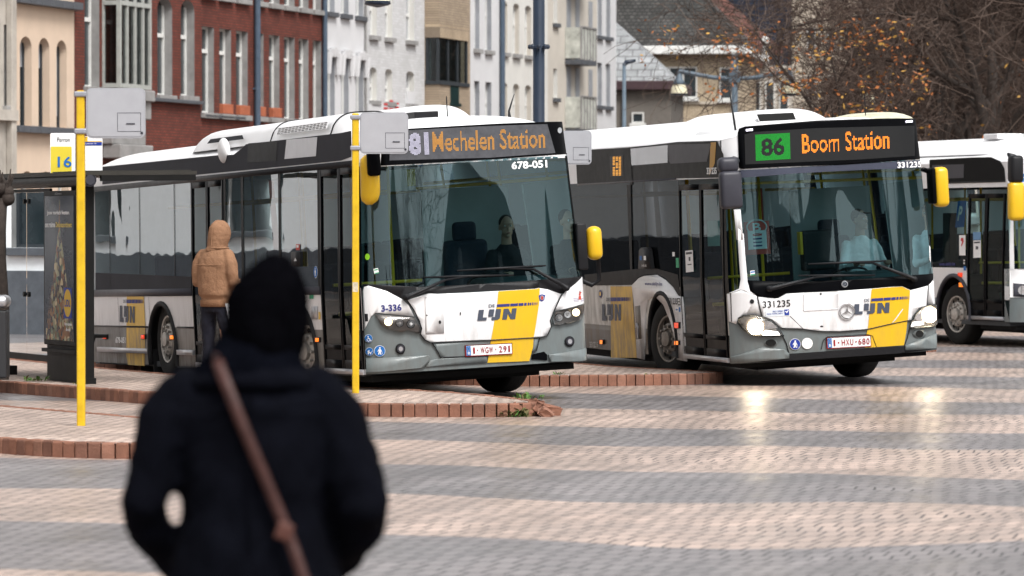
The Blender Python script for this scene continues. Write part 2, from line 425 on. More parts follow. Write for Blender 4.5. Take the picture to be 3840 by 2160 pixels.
    m1 = N('ShaderNodeVectorMath'); m1.operation = 'MULTIPLY'; L(band, m1.inputs[0]); L(br.outputs['Color'], m1.inputs[1])
    m2 = N('ShaderNodeVectorMath'); m2.operation = 'SCALE'; L(m1.outputs[0], m2.inputs[0]); L(mr.outputs[0], m2.inputs['Scale'])
    L(m2.outputs[0], p.inputs['Base Color'])
    rr = N('ShaderNodeMapRange'); rr.inputs['From Min'].default_value = 0.3; rr.inputs['From Max'].default_value = 0.7; rr.inputs['To Min'].default_value = rough0; rr.inputs['To Max'].default_value = rough1; L(st.outputs['Fac'], rr.inputs['Value'])
    L(rr.outputs[0], p.inputs['Roughness'])
    fn = N('ShaderNodeTexNoise'); fn.inputs['Scale'].default_value = 9; fn.inputs['Detail'].default_value = 3; L(tc.outputs['Object'], fn.inputs['Vector'])
    b0 = N('ShaderNodeBump'); b0.inputs['Strength'].default_value = 0.5; b0.inputs['Distance'].default_value = 0.006; L(fn.outputs['Fac'], b0.inputs['Height'])
    bu = N('ShaderNodeBump'); bu.invert = True; bu.inputs['Strength'].default_value = 0.45; bu.inputs['Distance'].default_value = 0.010
    L(br.outputs['Fac'], bu.inputs['Height']); L(b0.outputs[0], bu.inputs['Normal']); L(bu.outputs[0], p.inputs['Normal'])
    p.inputs['Specular IOR Level'].default_value = 0.5
    return m
M_ground = paving('banded brick paving', True, 0.28, 0.46)
M_plat = paving('pale brick paving', False, 0.6, 0.85)

def gz(x, y):
    """the worn paving is not quite level in the open part of the square"""
    f = max(0.0, min(1.0, (41 - y) / 6)) * max(0.0, min(1.0, (x + 1.2) / 1.5)) 
    return f * 0.13 * noise.noise(Vector((x * 0.36 + 3.1, y * 0.20, 1.7)))
bm = B()
xs = [-1500, -500, -200, -80, -40, -24] + [-14 + 0.45 * i for i in range(63)] + [24, 40, 80, 200, 500, 1500]
ys = [-1200, -300, -80, -20, 0] + [6 + 0.5 * i for i in range(80)] + [50, 58, 70, 90, 120, 160, 220, 400, 900, 2500]
grid = [[bm.verts.new((x, y, gz(x, y))) for y in ys] for x in xs]
for i in range(len(xs) - 1):
    for j in range(len(ys) - 1):
        bm.faces.new((grid[i][j], grid[i + 1][j], grid[i + 1][j + 1], grid[i][j + 1]))
struct('ground', bm, M_ground, True)

# ------------------------------------------------------------------- platforms
def smooth(pts, n=6):
    out = []
    P = [Vector(p) for p in pts]
    for i in range(len(P) - 1):
        p0 = P[max(i - 1, 0)]; p1 = P[i]; p2 = P[i + 1]; p3 = P[min(i + 2, len(P) - 1)]
        for k in range(n):
            t = k / n
            out.append(0.5 * ((2 * p1) + (p2 - p0) * t + (2 * p0 - 5 * p1 + 4 * p2 - p3) * t * t + (3 * p1 - p0 - 3 * p2 + p3) * t ** 3))
    out.append(P[-1])
    return out
M_kerb = mat('kerb brick', (0.215, 0.100, 0.066), 0.8, var=0.35, scale=3.5, bump=0.4, bscale=60)
M_kerb2 = mat('kerb brick dark', (0.165, 0.08, 0.056), 0.85, var=0.35, scale=4, bump=0.4, bscale=60)
M_kerb3 = mat('kerb brick pale', (0.25, 0.125, 0.086), 0.8, var=0.3, scale=4, bump=0.4, bscale=60)
HP = 0.13
rng = random.Random(5)
def platform(outline, zo=0.0):
    pts = smooth(outline)
    dens = [pts[0]]
    for a, b in zip(pts, pts[1:]):
        n = max(1, int((b - a).length / 0.05))
        for k in range(1, n + 1): dens.append(a.lerp(b, k / n))
    n = len(pts)
    bmk = B()
    # soldier course: one upright brick after another along the edge
    step = 0.11; acc = 0.0; last = pts[0]; i = 0
    walk = []
    L = 0.0
    cum = [0.0]
    for a, b in zip(dens, dens[1:]): cum.append(cum[-1] + (b - a).length)
    s = 0.0; j = 0
    while s < cum[-1]:
        while j < len(cum) - 2 and cum[j + 1] < s: j += 1
        walk.append(dens[j].lerp(dens[j + 1], (s - cum[j]) / max(1e-6, cum[j + 1] - cum[j])))
        s += step
    # inner ring: outline moved inward by the kerb width
    KW = 0.11
    def inward(a, b):
        d = (b - a).normalized(); return Vector((d.y, -d.x, 0))
    for a, b in zip(walk, walk[1:]):
        nrm = inward(a, b)
        d = (b - a)
        g = d * 0.03
        a2, b2 = a + g, b - g
        dz = rng.uniform(-0.003, 0.003); ox = nrm * rng.uniform(-0.004, 0.004)
        mi = rng.choice((0, 0, 0, 0, 1, 1, 0, 2))
        q = [a2 + ox, b2 + ox, b2 + ox + nrm * KW, a2 + ox + nrm * KW]
        ch = 0.014
        lo = [bmk.verts.new((v.x, v.y, -0.05)) for v in q]
        mid = [bmk.verts.new((v.x, v.y, HP - ch + dz)) for v in q]
        cen = (q[0] + q[2]) / 2
        hi = [bmk.verts.new((v.x + (cen.x - v.x) * 0.13, v.y + (cen.y - v.y) * 0.13, HP + dz)) for v in q]
        for u, v_ in ((lo, mid), (mid, hi)):
            for k in range(4):
                f = bmk.faces.new((u[k], u[(k + 1) % 4], v_[(k + 1) % 4], v_[k])); f.material_index = mi
        f = bmk.faces.new(hi); f.material_index = mi
    fix(bmk)
    # dark bedding behind the bricks
    for a, b in zip(walk, walk[1:]):
        nrm = inward(a, b)
        p, q = a + nrm * 0.02, b + nrm * 0.02
        f = bmk.faces.new([bmk.verts.new(v) for v in ((p.x, p.y, -0.05), (q.x, q.y, -0.05), (q.x, q.y, HP - 0.025), (p.x, p.y, HP - 0.025))]); f.material_index = 3
    struct('kerb', bmk, [M_kerb, M_kerb2, M_kerb3, K['under']])
    bmp = B()
    inner = []
    for k in range(len(walk)):
        a = walk[max(0, k - 1)]; b = walk[min(len(walk) - 1, k + 1)]
        inner.append(walk[k] + inward(a, b) * (KW - 0.005))
    ring = inner[::2]
    for t in tessellate_polygon([[Vector((v.x, v.y, 0)) for v in ring]]):
        bmp.faces.new([bmp.verts.new((ring[i].x, ring[i].y, HP - 0.006 + zo)) for i in t])
    bmesh.ops.remove_doubles(bmp, verts=bmp.verts, dist=1e-5)
    for f in bmp.faces:
        f.normal_update()
        if f.normal.z < 0: f.normal_flip()
    struct('pavement', bmp, M_plat)
def V2(*pts): return [(x, y, 0) for x, y in pts]
# each outline runs from the far end along the near edge, round the tip and back along the bus side
platform(V2((-13.5, 49), (-8.0, 41.0), (-5.3, 36.4), (-4.2, 34.95), (-3.54, 34.25), (-2.9, 34.05), (-2.3, 34.2), (-1.95, 34.7), (-2.25, 35.6), (-3.2, 38.1), (-4.9, 40.9), (-8.0, 46.0), (-11.5, 51.5)))
platform(V2((-11.5, 57.2), (-8.3, 52.0), (-5.77, 47.9), (-3.75, 44.6), (-2.4, 42.75), (-1.49, 41.75), (-0.75, 41.55), (-0.05, 41.6), (0.18, 41.9), (-0.02, 42.8), (-0.75, 44.5), (-1.95, 46.2), (-3.4, 48.6), (-5.2, 52.3), (-7.4, 57.5)))
platform(V2((-11.0, 65.0), (-8.0, 59.8), (-5.47, 56.0), (-4.65, 54.8), (-2.6, 52.2), (-1.0, 50.3), (0.1, 49.62), (1.2, 49.7), (2.15, 50.15), (2.4, 50.6), (2.1, 51.2), (1.25, 52.6), (0.5, 54.6), (-1.1, 57.8), (-4.5, 64.5)))
platform(V2((-4.0, 76.0), (0.6, 68.5), (3.0, 65.0), (4.6, 63.3), (5.5, 62.9), (6.12, 63.2), (6.18, 63.8), (5.7, 65.2), (4.9, 67.5), (1.0, 76.0)))

M_moss = mat('weed green', (0.06, 0.13, 0.025), 0.7, var=0.4, scale=30)
M_moss2 = mat('weed brown', (0.12, 0.10, 0.04), 0.8, var=0.4, scale=30)
def weed(x, y, z, size, label, seed, n=40):
    r = random.Random(seed); bm = B()
    for k in range(n):
        a = r.uniform(0, 6.28); l = size * r.uniform(0.4, 1.0); d = Vector((math.cos(a), math.sin(a), r.uniform(0.35, 1.6))).normalized() * l
        b = Vector((r.gauss(0, size * 0.5), r.gauss(0, size * 0.25), 0)); s = Vector((-math.sin(a), math.cos(a), 0)) * l * r.uniform(0.08, 0.22)
        v = [bm.verts.new(q) for q in (b - s * 0.3, b + d * 0.55 - s, b + d + Vector((0, 0, -l * 0.25)), b + d * 0.55 + s, b + s * 0.3)]
        f = bm.faces.new(v); f.material_index = 0 if r.random() < 0.65 else 1
    o = obj('weed', bm, [M_moss, M_moss2]); o.location = (x, y, z)
    tag(o, label, 'weed', 'weeds growing along the kerbs')
weed(0.02, 41.52, 0.0, 0.17, 'dry weed tuft at the foot of the broken kerb tip', 1, 60)
weed(0.12, 41.9, 0.16, 0.12, 'small green weed sprouting on top of the loose kerb bricks', 2, 26)
weed(-5.35, 47.6, HP, 0.13, 'green weed beside the bus shelter foot', 3, 40)
weed(-4.75, 46.6, HP, 0.07, 'thin weed growing in front of the advertising panel', 4, 26)
weed(1.62, 49.92, 0.09, 0.09, 'weed in a joint of the kerb below the second bus', 6, 30)
weed(1.1, 49.6, 0.0, 0.08, 'small weed at the foot of the brick kerb in front of the second bus', 7, 26)
weed(0.55, 49.75, HP, 0.07, 'green tuft on top of the brick kerb behind the first bus wheel', 8, 30)
# broken kerb: loose bricks
r = random.Random(11)
for k, (x, y, z, s, rz, ty, lab) in enumerate((
        (0.10, 41.62, 0.055, 1.0, 0.5, 0.35, 'tilted red brick nearest to the intact kerb end'),
        (0.20, 41.75, 0.06, 1.05, -0.5, -0.3, 'red brick standing askew in the middle of the broken kerb pile'),
        (0.31, 41.68, 0.045, 0.95, 0.9, 0.5, 'pale broken brick at the front of the pile'),
        (0.38, 41.82, 0.055, 1.0, 0.2, 0.2, 'red brick at the outer end of the broken kerb pile'),
        (0.24, 41.95, 0.10, 1.0, 1.2, 0.1, 'orange red brick lying on top of the broken kerb pile'),
        (0.33, 41.55, 0.035, 0.7, 0.3, 0.7, 'small grey brick fragment lowest in the pile'))):
    bm = B(); box(bm, -0.10 * s, 0.10 * s, -0.05, 0.05, -0.045, 0.045, bev=0.012)
    for v in bm.verts: v.co += Vector((r.gauss(0, 0.008), r.gauss(0, 0.008), r.gauss(0, 0.008)))
    o = obj('loose_brick', bm, [M_kerb, M_kerb3, M_kerb][k % 3] if k != 5 else M_kerb3)
    o.location = (x, y, z); o.rotation_euler = (ty * 0.6, ty, rz)
    tag(o, lab, 'brick', 'loose bricks of the broken kerb tip')

# =================================================================== terrace of houses on the left
FD = Vector((0.287, 0.958, 0)).normalized()
FO = Vector((-8.2, 112, 0))
FROT = math.atan2(FD.y, FD.x)
FN = Vector((FD.y, -FD.x, 0))
def ft(xd, yd=300):
    """distance along the street front and height, for a pixel of the 2576 px copy"""
    d = ray(xd * 1.49068, yd * 1.49068); o = Vector((0, 0, H))
    k = (FO - o).dot(FN) / d.dot(FN)
    p = o + d * k
    return (p - FO).dot(FD), p.z
M_pane = mat('window pane', (0.02, 0.028, 0.033), 0.05, var=0.5, scale=0.8, spec=0.8)
M_panel = mat('pane with blind', (0.26, 0.27, 0.29), 0.35, var=0.2, scale=1.5)
M_curt = mat('net curtain', (0.55, 0.56, 0.56), 0.7, var=0.25, scale=4)
M_frw = mat('white window frame', (0.62, 0.62, 0.60), 0.5, var=0.1)
M_frd = mat('dark window frame', (0.03, 0.035, 0.04), 0.5, var=0.1)
M_frg = mat('grey green timber', (0.33, 0.34, 0.32), 0.6, var=0.15)
M_stone = mat('blue stone', (0.24, 0.235, 0.23), 0.75, var=0.22, scale=2.5, bump=0.2)
M_slate = mat('dark slate ledge', (0.075, 0.08, 0.09), 0.6, var=0.2)
M_cream = mat('cream render', (0.56, 0.44, 0.34), 0.85, var=0.07, scale=1.2, bump=0.1, bscale=25)
M_limest = mat('weathered limestone', (0.38, 0.35, 0.31), 0.85, var=0.25, scale=1.2, bump=0.2)
M_white = mat('white painted wall', (0.53, 0.53, 0.54), 0.8, var=0.06, scale=1.0, bump=0.1, bscale=12)
M_whiteb = bricks('white painted brick', (0.53, 0.53, 0.54), (0.46, 0.46, 0.46), (0.45, 0.45, 0.45), 0.24, 0.08, 0.01, var=0.1, bump=0.6)
M_redb = bricks('red brick', (0.155, 0.036, 0.024), (0.105, 0.027, 0.019), (0.06, 0.03, 0.024), 0.22, 0.075, 0.012, var=0.28)
M_brownb = bricks('buff brick', (0.36, 0.285, 0.205), (0.28, 0.22, 0.16), (0.20, 0.16, 0.12), 0.22, 0.075, 0.012, var=0.15)
M_beigew = mat('beige render', (0.47, 0.435, 0.385), 0.85, var=0.08, scale=1.0)
M_offw = mat('ivory painted wall', (0.55, 0.54, 0.51), 0.85, var=0.07, scale=1.0)
M_roof = mat('dark roof tiles', (0.05, 0.045, 0.045), 0.7, var=0.3, scale=9, bump=0.4)
M_pipe = mat('blue grey pipe', (0.06, 0.085, 0.12), 0.5, var=0.15)
M_terra = mat('terracotta', (0.33, 0.10, 0.05), 0.8, var=0.2)

def wall_mesh(bm, W, Ht, ops, depth, mi_wall=0, mi_rev=1):
    """front wall in X-Z with real openings, reveals going back by depth"""
    xs = sorted({0.0, W} | {max(0, min(W, o[k])) for o in ops for k in (0, 1)})
    zs = sorted({-0.3, Ht} | {o[k] for o in ops for k in (2, 3)})
    for i in range(len(xs) - 1):
        for j in range(len(zs) - 1):
            cx, cz = (xs[i] + xs[i + 1]) / 2, (zs[j] + zs[j + 1]) / 2
            if any(o[0] < cx < o[1] and o[2] < cz < o[3] for o in ops): continue
            f = bm.faces.new([bm.verts.new(p) for p in ((xs[i], 0, zs[j]), (xs[i + 1], 0, zs[j]), (xs[i + 1], 0, zs[j + 1]), (xs[i], 0, zs[j + 1]))]); f.material_index = mi_wall
    for o in ops:
        x0, x1, z0, z1 = o[:4]; rise = o[4] if len(o) > 4 else 0
        def q(*p):
            f = bm.faces.new([bm.verts.new(v) for v in p]); f.material_index = mi_rev
        zt = z1 - rise
        q((x0, 0, z0), (x0, depth, z0), (x0, depth, zt), (x0, 0, zt))
        q((x1, 0, z0), (x1, depth, z0), (x1, depth, zt), (x1, 0, zt))
        q((x0, 0, z0), (x1, 0, z0), (x1, depth, z0), (x0, depth, z0))
        if not rise:
            q((x0, 0, z1), (x1, 0, z1), (x1, depth, z1), (x0, depth, z1))
        else:
            c = (x0 + x1) / 2; n = 12; w_ = (x1 - x0) / 2
            arc = [(c - w_ * math.cos(math.pi * k / n), zt + rise * math.sin(math.pi * k / n)) for k in range(n + 1)]
            for a, b in zip(arc, arc[1:]): q((a[0], 0, a[1]), (b[0], 0, b[1]), (b[0], depth, b[1]), (a[0], depth, a[1]))
            for half, cx in ((arc[:n // 2 + 1], x0), (arc[n // 2:], x1)):
                for a, b in zip(half, half[1:]):
                    f = bm.faces.new([bm.verts.new(v) for v in ((a[0], 0, a[1]), (b[0], 0, b[1]), (b[0], 0, z1 + 0.0001), (a[0], 0, z1 + 0.0001))]); f.material_index = mi_wall
def window(parent, x0, x1, z0, z1, y, frame, pane, sillm=None, bars=1, trans=None, rise=0, mull=0, blind=0.0, sill_out=0.12):
    bm = B(); t = 0.055
    box(bm, x0, x0 + t, y - 0.05, y + 0.02, z0, z1, 0); box(bm, x1 - t, x1, y - 0.05, y + 0.02, z0, z1, 0)
    box(bm, x0 + t, x1 - t, y - 0.049, y + 0.02, z0, z0 + t, 0); box(bm, x0 + t, x1 - t, y - 0.049, y + 0.02, z1 - t - rise * 0.5, z1, 0)
    for k in range(1, mull + 1):
        c = x0 + (x1 - x0) * k / (mull + 1); box(bm, c - t * 0.6, c + t * 0.6, y - 0.045, y + 0.02, z0 + t, z1 - t, 0)
    if trans: box(bm, x0 + t, x1 - t, y - 0.06, y + 0.02, z0 + (z1 - z0) * trans - 0.05, z0 + (z1 - z0) * trans + 0.05, 0)
    zb = z1 - (z1 - z0) * blind
    f = bm.faces.new([bm.verts.new(p) for p in ((x0, y, z0), (x1, y, z0), (x1, y, zb), (x0, y, zb))]); f.material_index = 1
    if blind:
        f = bm.faces.new([bm.verts.new(p) for p in ((x0, y - 0.01, zb), (x1, y - 0.01, zb), (x1, y - 0.01, z1), (x0, y - 0.01, z1))]); f.material_index = 2
    wobj = obj('window', fix(bm), [frame, pane, M_panel], parent)
    if sillm:
        bm = B(); box(bm, x0 - 0.08, x1 + 0.08, -sill_out, y - 0.06, z0 - 0.14, z0 - 0.003, bev=0.01)
        obj('sill', bm, sillm, wobj)
    return wobj
ZW = 12.5
def house(name, label, xa, xb, wallm, revm, depth=0.24, roof=True, extra=None, yref=300, t_a=None, t_b=None):
    ta = ft(xa, yref)[0] if t_a is None else t_a
    tb = ft(xb, yref)[0] if t_b is None else t_b
    t = thing(name, label, 'house', FO + FD * ta, FROT)
    return t, ta, tb, wallm, revm, depth
def finish(h, ops, gap=0.0):
    t, ta, tb, wallm, revm, depth = h
    W = tb - ta - 0.004
    bm = B()
    wall_mesh(bm, W, ZW, ops, depth)
    fix(bm)
    # ends and back of the building
    for x in (0.0, W):
        bm.faces.new([bm.verts.new(p) for p in ((x, 0, -0.3), (x, 9, -0.3), (x, 9, ZW), (x, 0, ZW))])
    bm.faces.new([bm.verts.new(p) for p in ((0, 9, -0.3), (W, 9, -0.3), (W, 9, ZW), (0, 9, ZW))])
    obj('wall', bm, [wallm, revm], t)
    bm = B()
    vs = [bm.verts.new(p) for p in ((0, -0.3, ZW), (W, -0.3, ZW), (W, 9.3, ZW), (0, 9.3, ZW), (0, 4.5, ZW + 4), (W, 4.5, ZW + 4))]
    for q in ((0, 1, 5, 4), (2, 3, 4, 5), (0, 4, 3), (1, 2, 5), (0, 3, 2, 1)): bm.faces.new([vs[i] for i in q])
    obj('roof', fix(bm), M_roof, t)
def op(h, xa, xb, yb, yt, rise=0, yc=None, xz=None):
    """opening from pixels: left and right edge at mid height, bottom and top at its left edge"""
    ta = h[1]
    ym = (max(yt, 0) + min(yb, 300)) / 2
    a = ft(xa, ym)[0]; b = ft(xb, ym)[0]
    zb = ft(xa, yb)[1]; zt = ft(xa, yt)[1]
    return (a - ta, b - ta, zb, zt, rise)

# --- stone house at the frame's left edge, and the houses further left that the bus windows mirror
M_whitex = mat('fresh white render', (0.74, 0.74, 0.74), 0.8, var=0.06)
h = house('stone_house', 'grey limestone house front at the left edge of the photo', 0, 28, M_limest, M_stone, t_a=-26.0)
tb = h[2] - h[1]
ops = [(tb - 3.0 - 2.2 * k, tb - 1.7 - 2.2 * k, z0, z0 + 2.4, 0.2) for k in range(5) for z0 in (1.3, 5.2, 9.0)] + [(tb - 0.42, tb - 0.22, 4.7, 6.6, 0)]
finish(h, ops)
for o in ops: window(h[0], o[0], o[1], o[2], o[3], 0.22, M_frw, M_pane, M_stone)
bm = B(); box(bm, tb - 0.30, tb - 0.02, -0.16, -0.002, -0.2, ZW, bev=0.02); box(bm, 0.1, tb - 0.01, -0.2, -0.003, 4.35, 4.6)
obj('pilaster', bm, M_limest, h[0])
for n_, (ta, tb_, ml, lab) in enumerate(((-48.0, -26.0, M_whitex, 'white rendered house with dark plinth, first beyond the stone house'), (-66.0, -48.0, M_whiteb, 'white brick house with black window frames, outside the left edge'), (-95.0, -66.0, M_beigew, 'long beige house, farthest left of the terrace'))):
    h = house('white_house', lab, 0, 0, ml, M_stone, t_a=ta, t_b=tb_)
    W_ = tb_ - ta
    ops = [(1.4 + 3.6 * k, 2.5 + 3.6 * k, z0, z0 + 1.9, 0) for k in range(int((W_ - 1.5) / 3.6)) for z0 in (1.5, 5.0, 8.6)]
    finish(h, ops)
    for o in ops: window(h[0], o[0], o[1], o[2], o[3], 0.2, M_frd, M_pane, M_slate)
    bm = B(); box(bm, 0.02, W_ - 0.02, -0.05, -0.003, -0.2, 1.1); obj('plinth', bm, M_slate, h[0])

# --- cream house
h = house('cream_house', 'cream rendered house with tall narrow arched windows', 28, 187, M_cream, M_cream, depth=0.26)
ops = [op(h, 50, 80, 320, 90, 0.28), op(h, 97, 125, 322, 94, 0.28), op(h, 142, 168, 324, 100, 0.28)]
low = [op(h, 53, 83, 700, 430, 0.25), op(h, 101, 129, 700, 431, 0.25), op(h, 146, 172, 700, 433, 0.25)]
finish(h, ops + low)
for i, o in enumerate(ops): window(h[0], o[0], o[1], o[2], o[3], 0.24, M_frd, M_pane, None, blind=(0.33, 0.33, 0.85)[i])
for o in low: window(h[0], o[0], o[1], o[2], o[3], 0.24, M_frw, M_pane, M_slate)
zc = ft(90, 326)[1]; W_ = h[2] - h[1]
bm = B()
n = 6
for k in range(n): box(bm, W_ * k / n + 0.008, W_ * (k + 1) / n - 0.008, -0.22, -0.002, zc - 0.09, zc + 0.07, bev=0.01)
obj('ledge', bm, M_slate, h[0])
zc = ft(90, 6)[1]; bm = B()
for k in range(n): box(bm, W_ * k / n + 0.008, W_ * (k + 1) / n - 0.008, -0.25, -0.002, zc - 0.08, zc + 0.10, bev=0.01)
obj('cornice', bm, M_slate, h[0])

# --- red brick house with the timber bay
h = house('red_brick_house', 'dark red brick house with a grey timber bay window and arched windows', 187, 505, M_redb, M_stone, depth=0.30)
ops = [op(h, 213, 250, 217, -60), op(h, 396, 433, 238, -8, 0.3), op(h, 455, 489, 240, -2, 0.3)]
finish(h, ops)
for o in ops: window(h[0], o[0], o[1], o[2], o[3], 0.27, M_frw, M_pane, M_stone, trans=0.62)
a = ft(257, 150)[0] - h[1]; b = ft(337, 150)[0] - h[1]; zb = ft(275, 222)[1]; zt = 11.0; pj = 0.48
bm = B()
for x, y in ((a, -pj), (a, -0.05), (b - 0.1, -pj)): box(bm, x, x + 0.1, y, y + 0.1, zb, zt)
for k in range(1, 4):
    c = a + (b - a) * k / 4; box(bm, c - 0.04, c + 0.04, -pj, -pj + 0.1, zb, zt)
for zz in (zb, zb + 2.05, zt - 0.2):
    box(bm, a + 0.1, b - 0.1, -pj - 0.012, -pj + 0.09, zz, zz + 0.11); box(bm, a - 0.012, a + 0.09, -pj + 0.1, -0.05, zz, zz + 0.11)
for p in (((a + 0.05, -pj + 0.1, zb), (a + 0.05, -0.05, zb), (a + 0.05, -0.05, zt), (a + 0.05, -pj + 0.1, zt)), ((a + 0.1, -pj + 0.06, zb), (b - 0.1, -pj + 0.06, zb), (b - 0.1, -pj + 0.06, zt), (a + 0.1, -pj + 0.06, zt))):
    f = bm.faces.new([bm.verts.new(v) for v in p]); f.material_index = 1
box(bm, b - 0.1, b, -pj + 0.1, 0, zb, zt)
for k in range(4):          # curtains behind the bay panes
    x = a + 0.12 + (b - a - 0.3) * k / 4
    f = bm.faces.new([bm.verts.new(v) for v in ((x, -pj + 0.14, zb), (x + 0.25, -pj + 0.14, zb), (x + 0.25, -pj + 0.14, zt), (x, -pj + 0.14, zt))]); f.material_index = 2
obj('bay_window', fix(bm), [M_frg, glass('bay glass', (0.62, 0.68, 0.68), 1.5), M_curt], h[0])
bm = B()
for k, (o_, z0, z1) in enumerate(((0.56, zb - 0.3, zb - 0.02), (0.45, zb - 0.75, zb - 0.3), (0.3, zb - 1.4, zb - 0.75), (0.5, zb - 1.75, zb - 1.4))):
    box(bm, a - 0.06 + 0.05 * (k % 2), b + 0.06, -o_, -0.002, z0, z1, bev=0.03)
obj('corbel', bm, M_stone, h[0])
zl = ft(400, 247)[1]; bm = B(); box(bm, b + 0.1, h[2] - h[1] - 0.06, -0.14, -0.002, zl - 0.09, zl + 0.0, bev=0.01)
obj('ledge', bm, M_slate, h[0])

# --- red brick house with the row of tall windows
h = house('red_brick_house', 'red brick house with a row of tall plain windows and terracotta boxes', 505, 812, M_redb, M_stone, depth=0.25)
wx = [(508, 538), (552, 581), (594, 623), (642, 663), (677, 703), (715, 741), (752, 776), (787, 808)]
zs_, zh_ = ft(508, 283)[1], ft(508, 65)[1]
ops = []
for xa, xb in wx:
    o = op(h, xa, xb, 250, 150); ops.append((o[0], o[1], zs_, zh_, 0)); ops.append((o[0], o[1], ft(690, 10)[1], ft(690, 10)[1] + 2.2, 0))
ops = [o for o in ops if o[1] < h[2] - h[1] - 0.05]
finish(h, ops)
boxes = []
for i, o in enumerate(ops):
    window(h[0], o[0], o[1], o[2], o[3], 0.22, M_frw, M_pane, M_stone, trans=0.72)
    if i in (2, 4, 6, 8):
        bm = B(); box(bm, o[0] + 0.08, o[1] - 0.06, -0.10, 0.12, zs_ + 0.001, zs_ + 0.27, bev=0.02)
        bo = obj('planter', bm, M_terra); bo.location = FO + FD * h[1]; bo.rotation_euler = (0, 0, FROT)
        boxes.append(bo)
for bo, s in zip(boxes, ('second tall window from the left, on the red brick house', 'third tall window from the left, on the red brick house', 'tall window just right of the downpipe', 'fifth tall window from the left, on the red brick house')):
    tag(bo, 'terracotta box under the ' + s, 'planter', 'terracotta boxes on the red house sills')
xp = ft(639, 150)[0] - h[1]; bm = B(); tube(bm, [(xp, -0.10, 0), (xp, -0.10, ZW)], 0.085, 10)
for zz in (3, 5.6, 8.2): box(bm, xp - 0.1, xp + 0.1, -0.11, -0.002, zz, zz + 0.05)
obj('downpipe', bm, M_pipe, h[0])
xp = h[2] - h[1] - 0.09; bm = B(); tube(bm, [(xp, -0.10, 0), (xp, -0.10, ZW)], 0.07, 10); obj('downpipe', bm, M_pipe, h[0])
bm = B(); box(bm, 0.02, 3.1, -0.12, -0.002, ft(520, 288)[1] - 0.08, ft(520, 288)[1], bev=0.01); obj('ledge', bm, M_slate, h[0])

# --- white house with scalloped hoods
h = house('white_house', 'white rendered house with scalloped hoods over its windows', 812, 915, M_white, M_panel, depth=0.22)
ops = []
for xa, xb in ((823, 842), (858, 877), (895, 914)):
    o = op(h, xa, xb, 250, 150); ops.append((o[0], o[1], 1.6, ft(823, 142)[1], 0)); ops.append((o[0], o[1], ft(823, 29)[1], ft(823, -90)[1], 0))
ops = [o for o in ops if o[1] < h[2] - h[1]] 
finish(h, ops)
for o in ops:
    window(h[0], o[0], o[1], o[2], o[3], 0.2, M_frw, M_panel, M_slate if o[2] > 3 else None)
    if o[2] < 3:
        bm = B()
        for k in range(5):
            x = o[0] - 0.1 + (o[1] - o[0] + 0.2) * k / 4
            tube(bm, [(x, -0.06, o[3] + 0.10 + 0.16 * math.sin(math.pi * k / 4)), (x, -0.06, o[3] - (0.5 if k in (0, 4) else 0.0))], [0.14, 0.09], 8)
        obj('hood_mould', bm, M_white, h[0])

# --- white painted brick house
h = house('white_brick_house', 'white painted brick house with three small arched windows per floor', 915, 1068, M_whiteb, M_offw, depth=0.22)
ops = []
for xa, xb in ((930, 948), (969, 987), (1022, 1042)):
    o = op(h, xa, xb, 240, 170); ops.append((o[0], o[1], ft(930, 252)[1], ft(930, 168)[1], 0.14)); ops.append((o[0], o[1], ft(930, 88)[1], ft(930, -60)[1], 0))
finish(h, ops)
for o in ops: window(h[0], o[0], o[1], o[2], o[3], 0.2, M_frw, M_panel, M_stone, trans=0.45)
xp = 0.06; bm = B(); tube(bm, [(xp, -0.05, 0), (xp, -0.05, ZW)], 0.035, 8); obj('downpipe', bm, M_stone, h[0])
bm = B(); za = ft(1022, 262)[1]; box(bm, ft(1020, 250)[0] - h[1], ft(1040, 250)[0] - h[1], -0.05, -0.003, za - 0.15, za + 0.4); obj('wall_plate', bm, M_white, h[0])
o = thing('wall_sign', 'white board with red stepped blocks on the white brick house', 'sign', FO + FD * h[1], FROT)
bm = B(); xa = ft(920, 285)[0] - h[1]; xb = ft(1040, 285)[0] - h[1]; zs_ = ft(960, 300)[1]
box(bm, xa, xb, -0.09, -0.004, zs_ - 0.3, zs_ + 0.42); obj('board', bm, M_white, o)
bm = B()
for xx, y0, y1 in ((958, 275, 278), (972, 265, 270), (986, 262, 276)):
    for k in range(3):
        x0 = ft(xx, 275)[0] - h[1]; z0 = ft(xx, y1)[1] - 0.08 + 0.12 * k
        box(bm, x0, x0 + 0.36, -0.1, -0.092, z0, z0 + 0.06)
obj('red_blocks', bm, K['red'], o)

# --- buff brick house with projecting bay
h = house('buff_brick_house', 'buff brick house with a glazed box bay and hanging curtains', 1068, 1183, M_brownb, M_stone, depth=0.2)
finish(h, [])
a = 0.06; b = ft(1143, 150)[0] - h[1]; pj = 0.46
z1 = ft(1108, 100)[1]; z0 = ft(1108, 205)[1]
bm = B(); box(bm, a, b, -pj, -0.002, z1, ZW, 0); box(bm, a, b, -pj, -0.002, 2.2, z0 - 0.02, 0)
obj('bay_wall', bm, M_brownb, h[0])
bm = B(); box(bm, a - 0.03, b + 0.0, -pj - 0.03, -0.004, z1, z1 + 0.42, 0)
obj('soldier_course', bm, bricks('soldier brick', (0.42, 0.33, 0.23), (0.34, 0.26, 0.18), (0.2, 0.16, 0.12), 0.075, 0.42, 0.012), h[0])
bm = B()
box(bm, a - 0.04, b, -pj - 0.05, -0.006, z0 - 0.14, z0 - 0.02)
for k in range(4):
    x = a + (b - a - 0.08) * k / 3; box(bm, x, x + 0.08, -pj + 0.02, -pj + 0.1, z0 - 0.02, z1)
box(bm, a, a + 0.08, -0.09, -0.01, z0 - 0.02, z1)
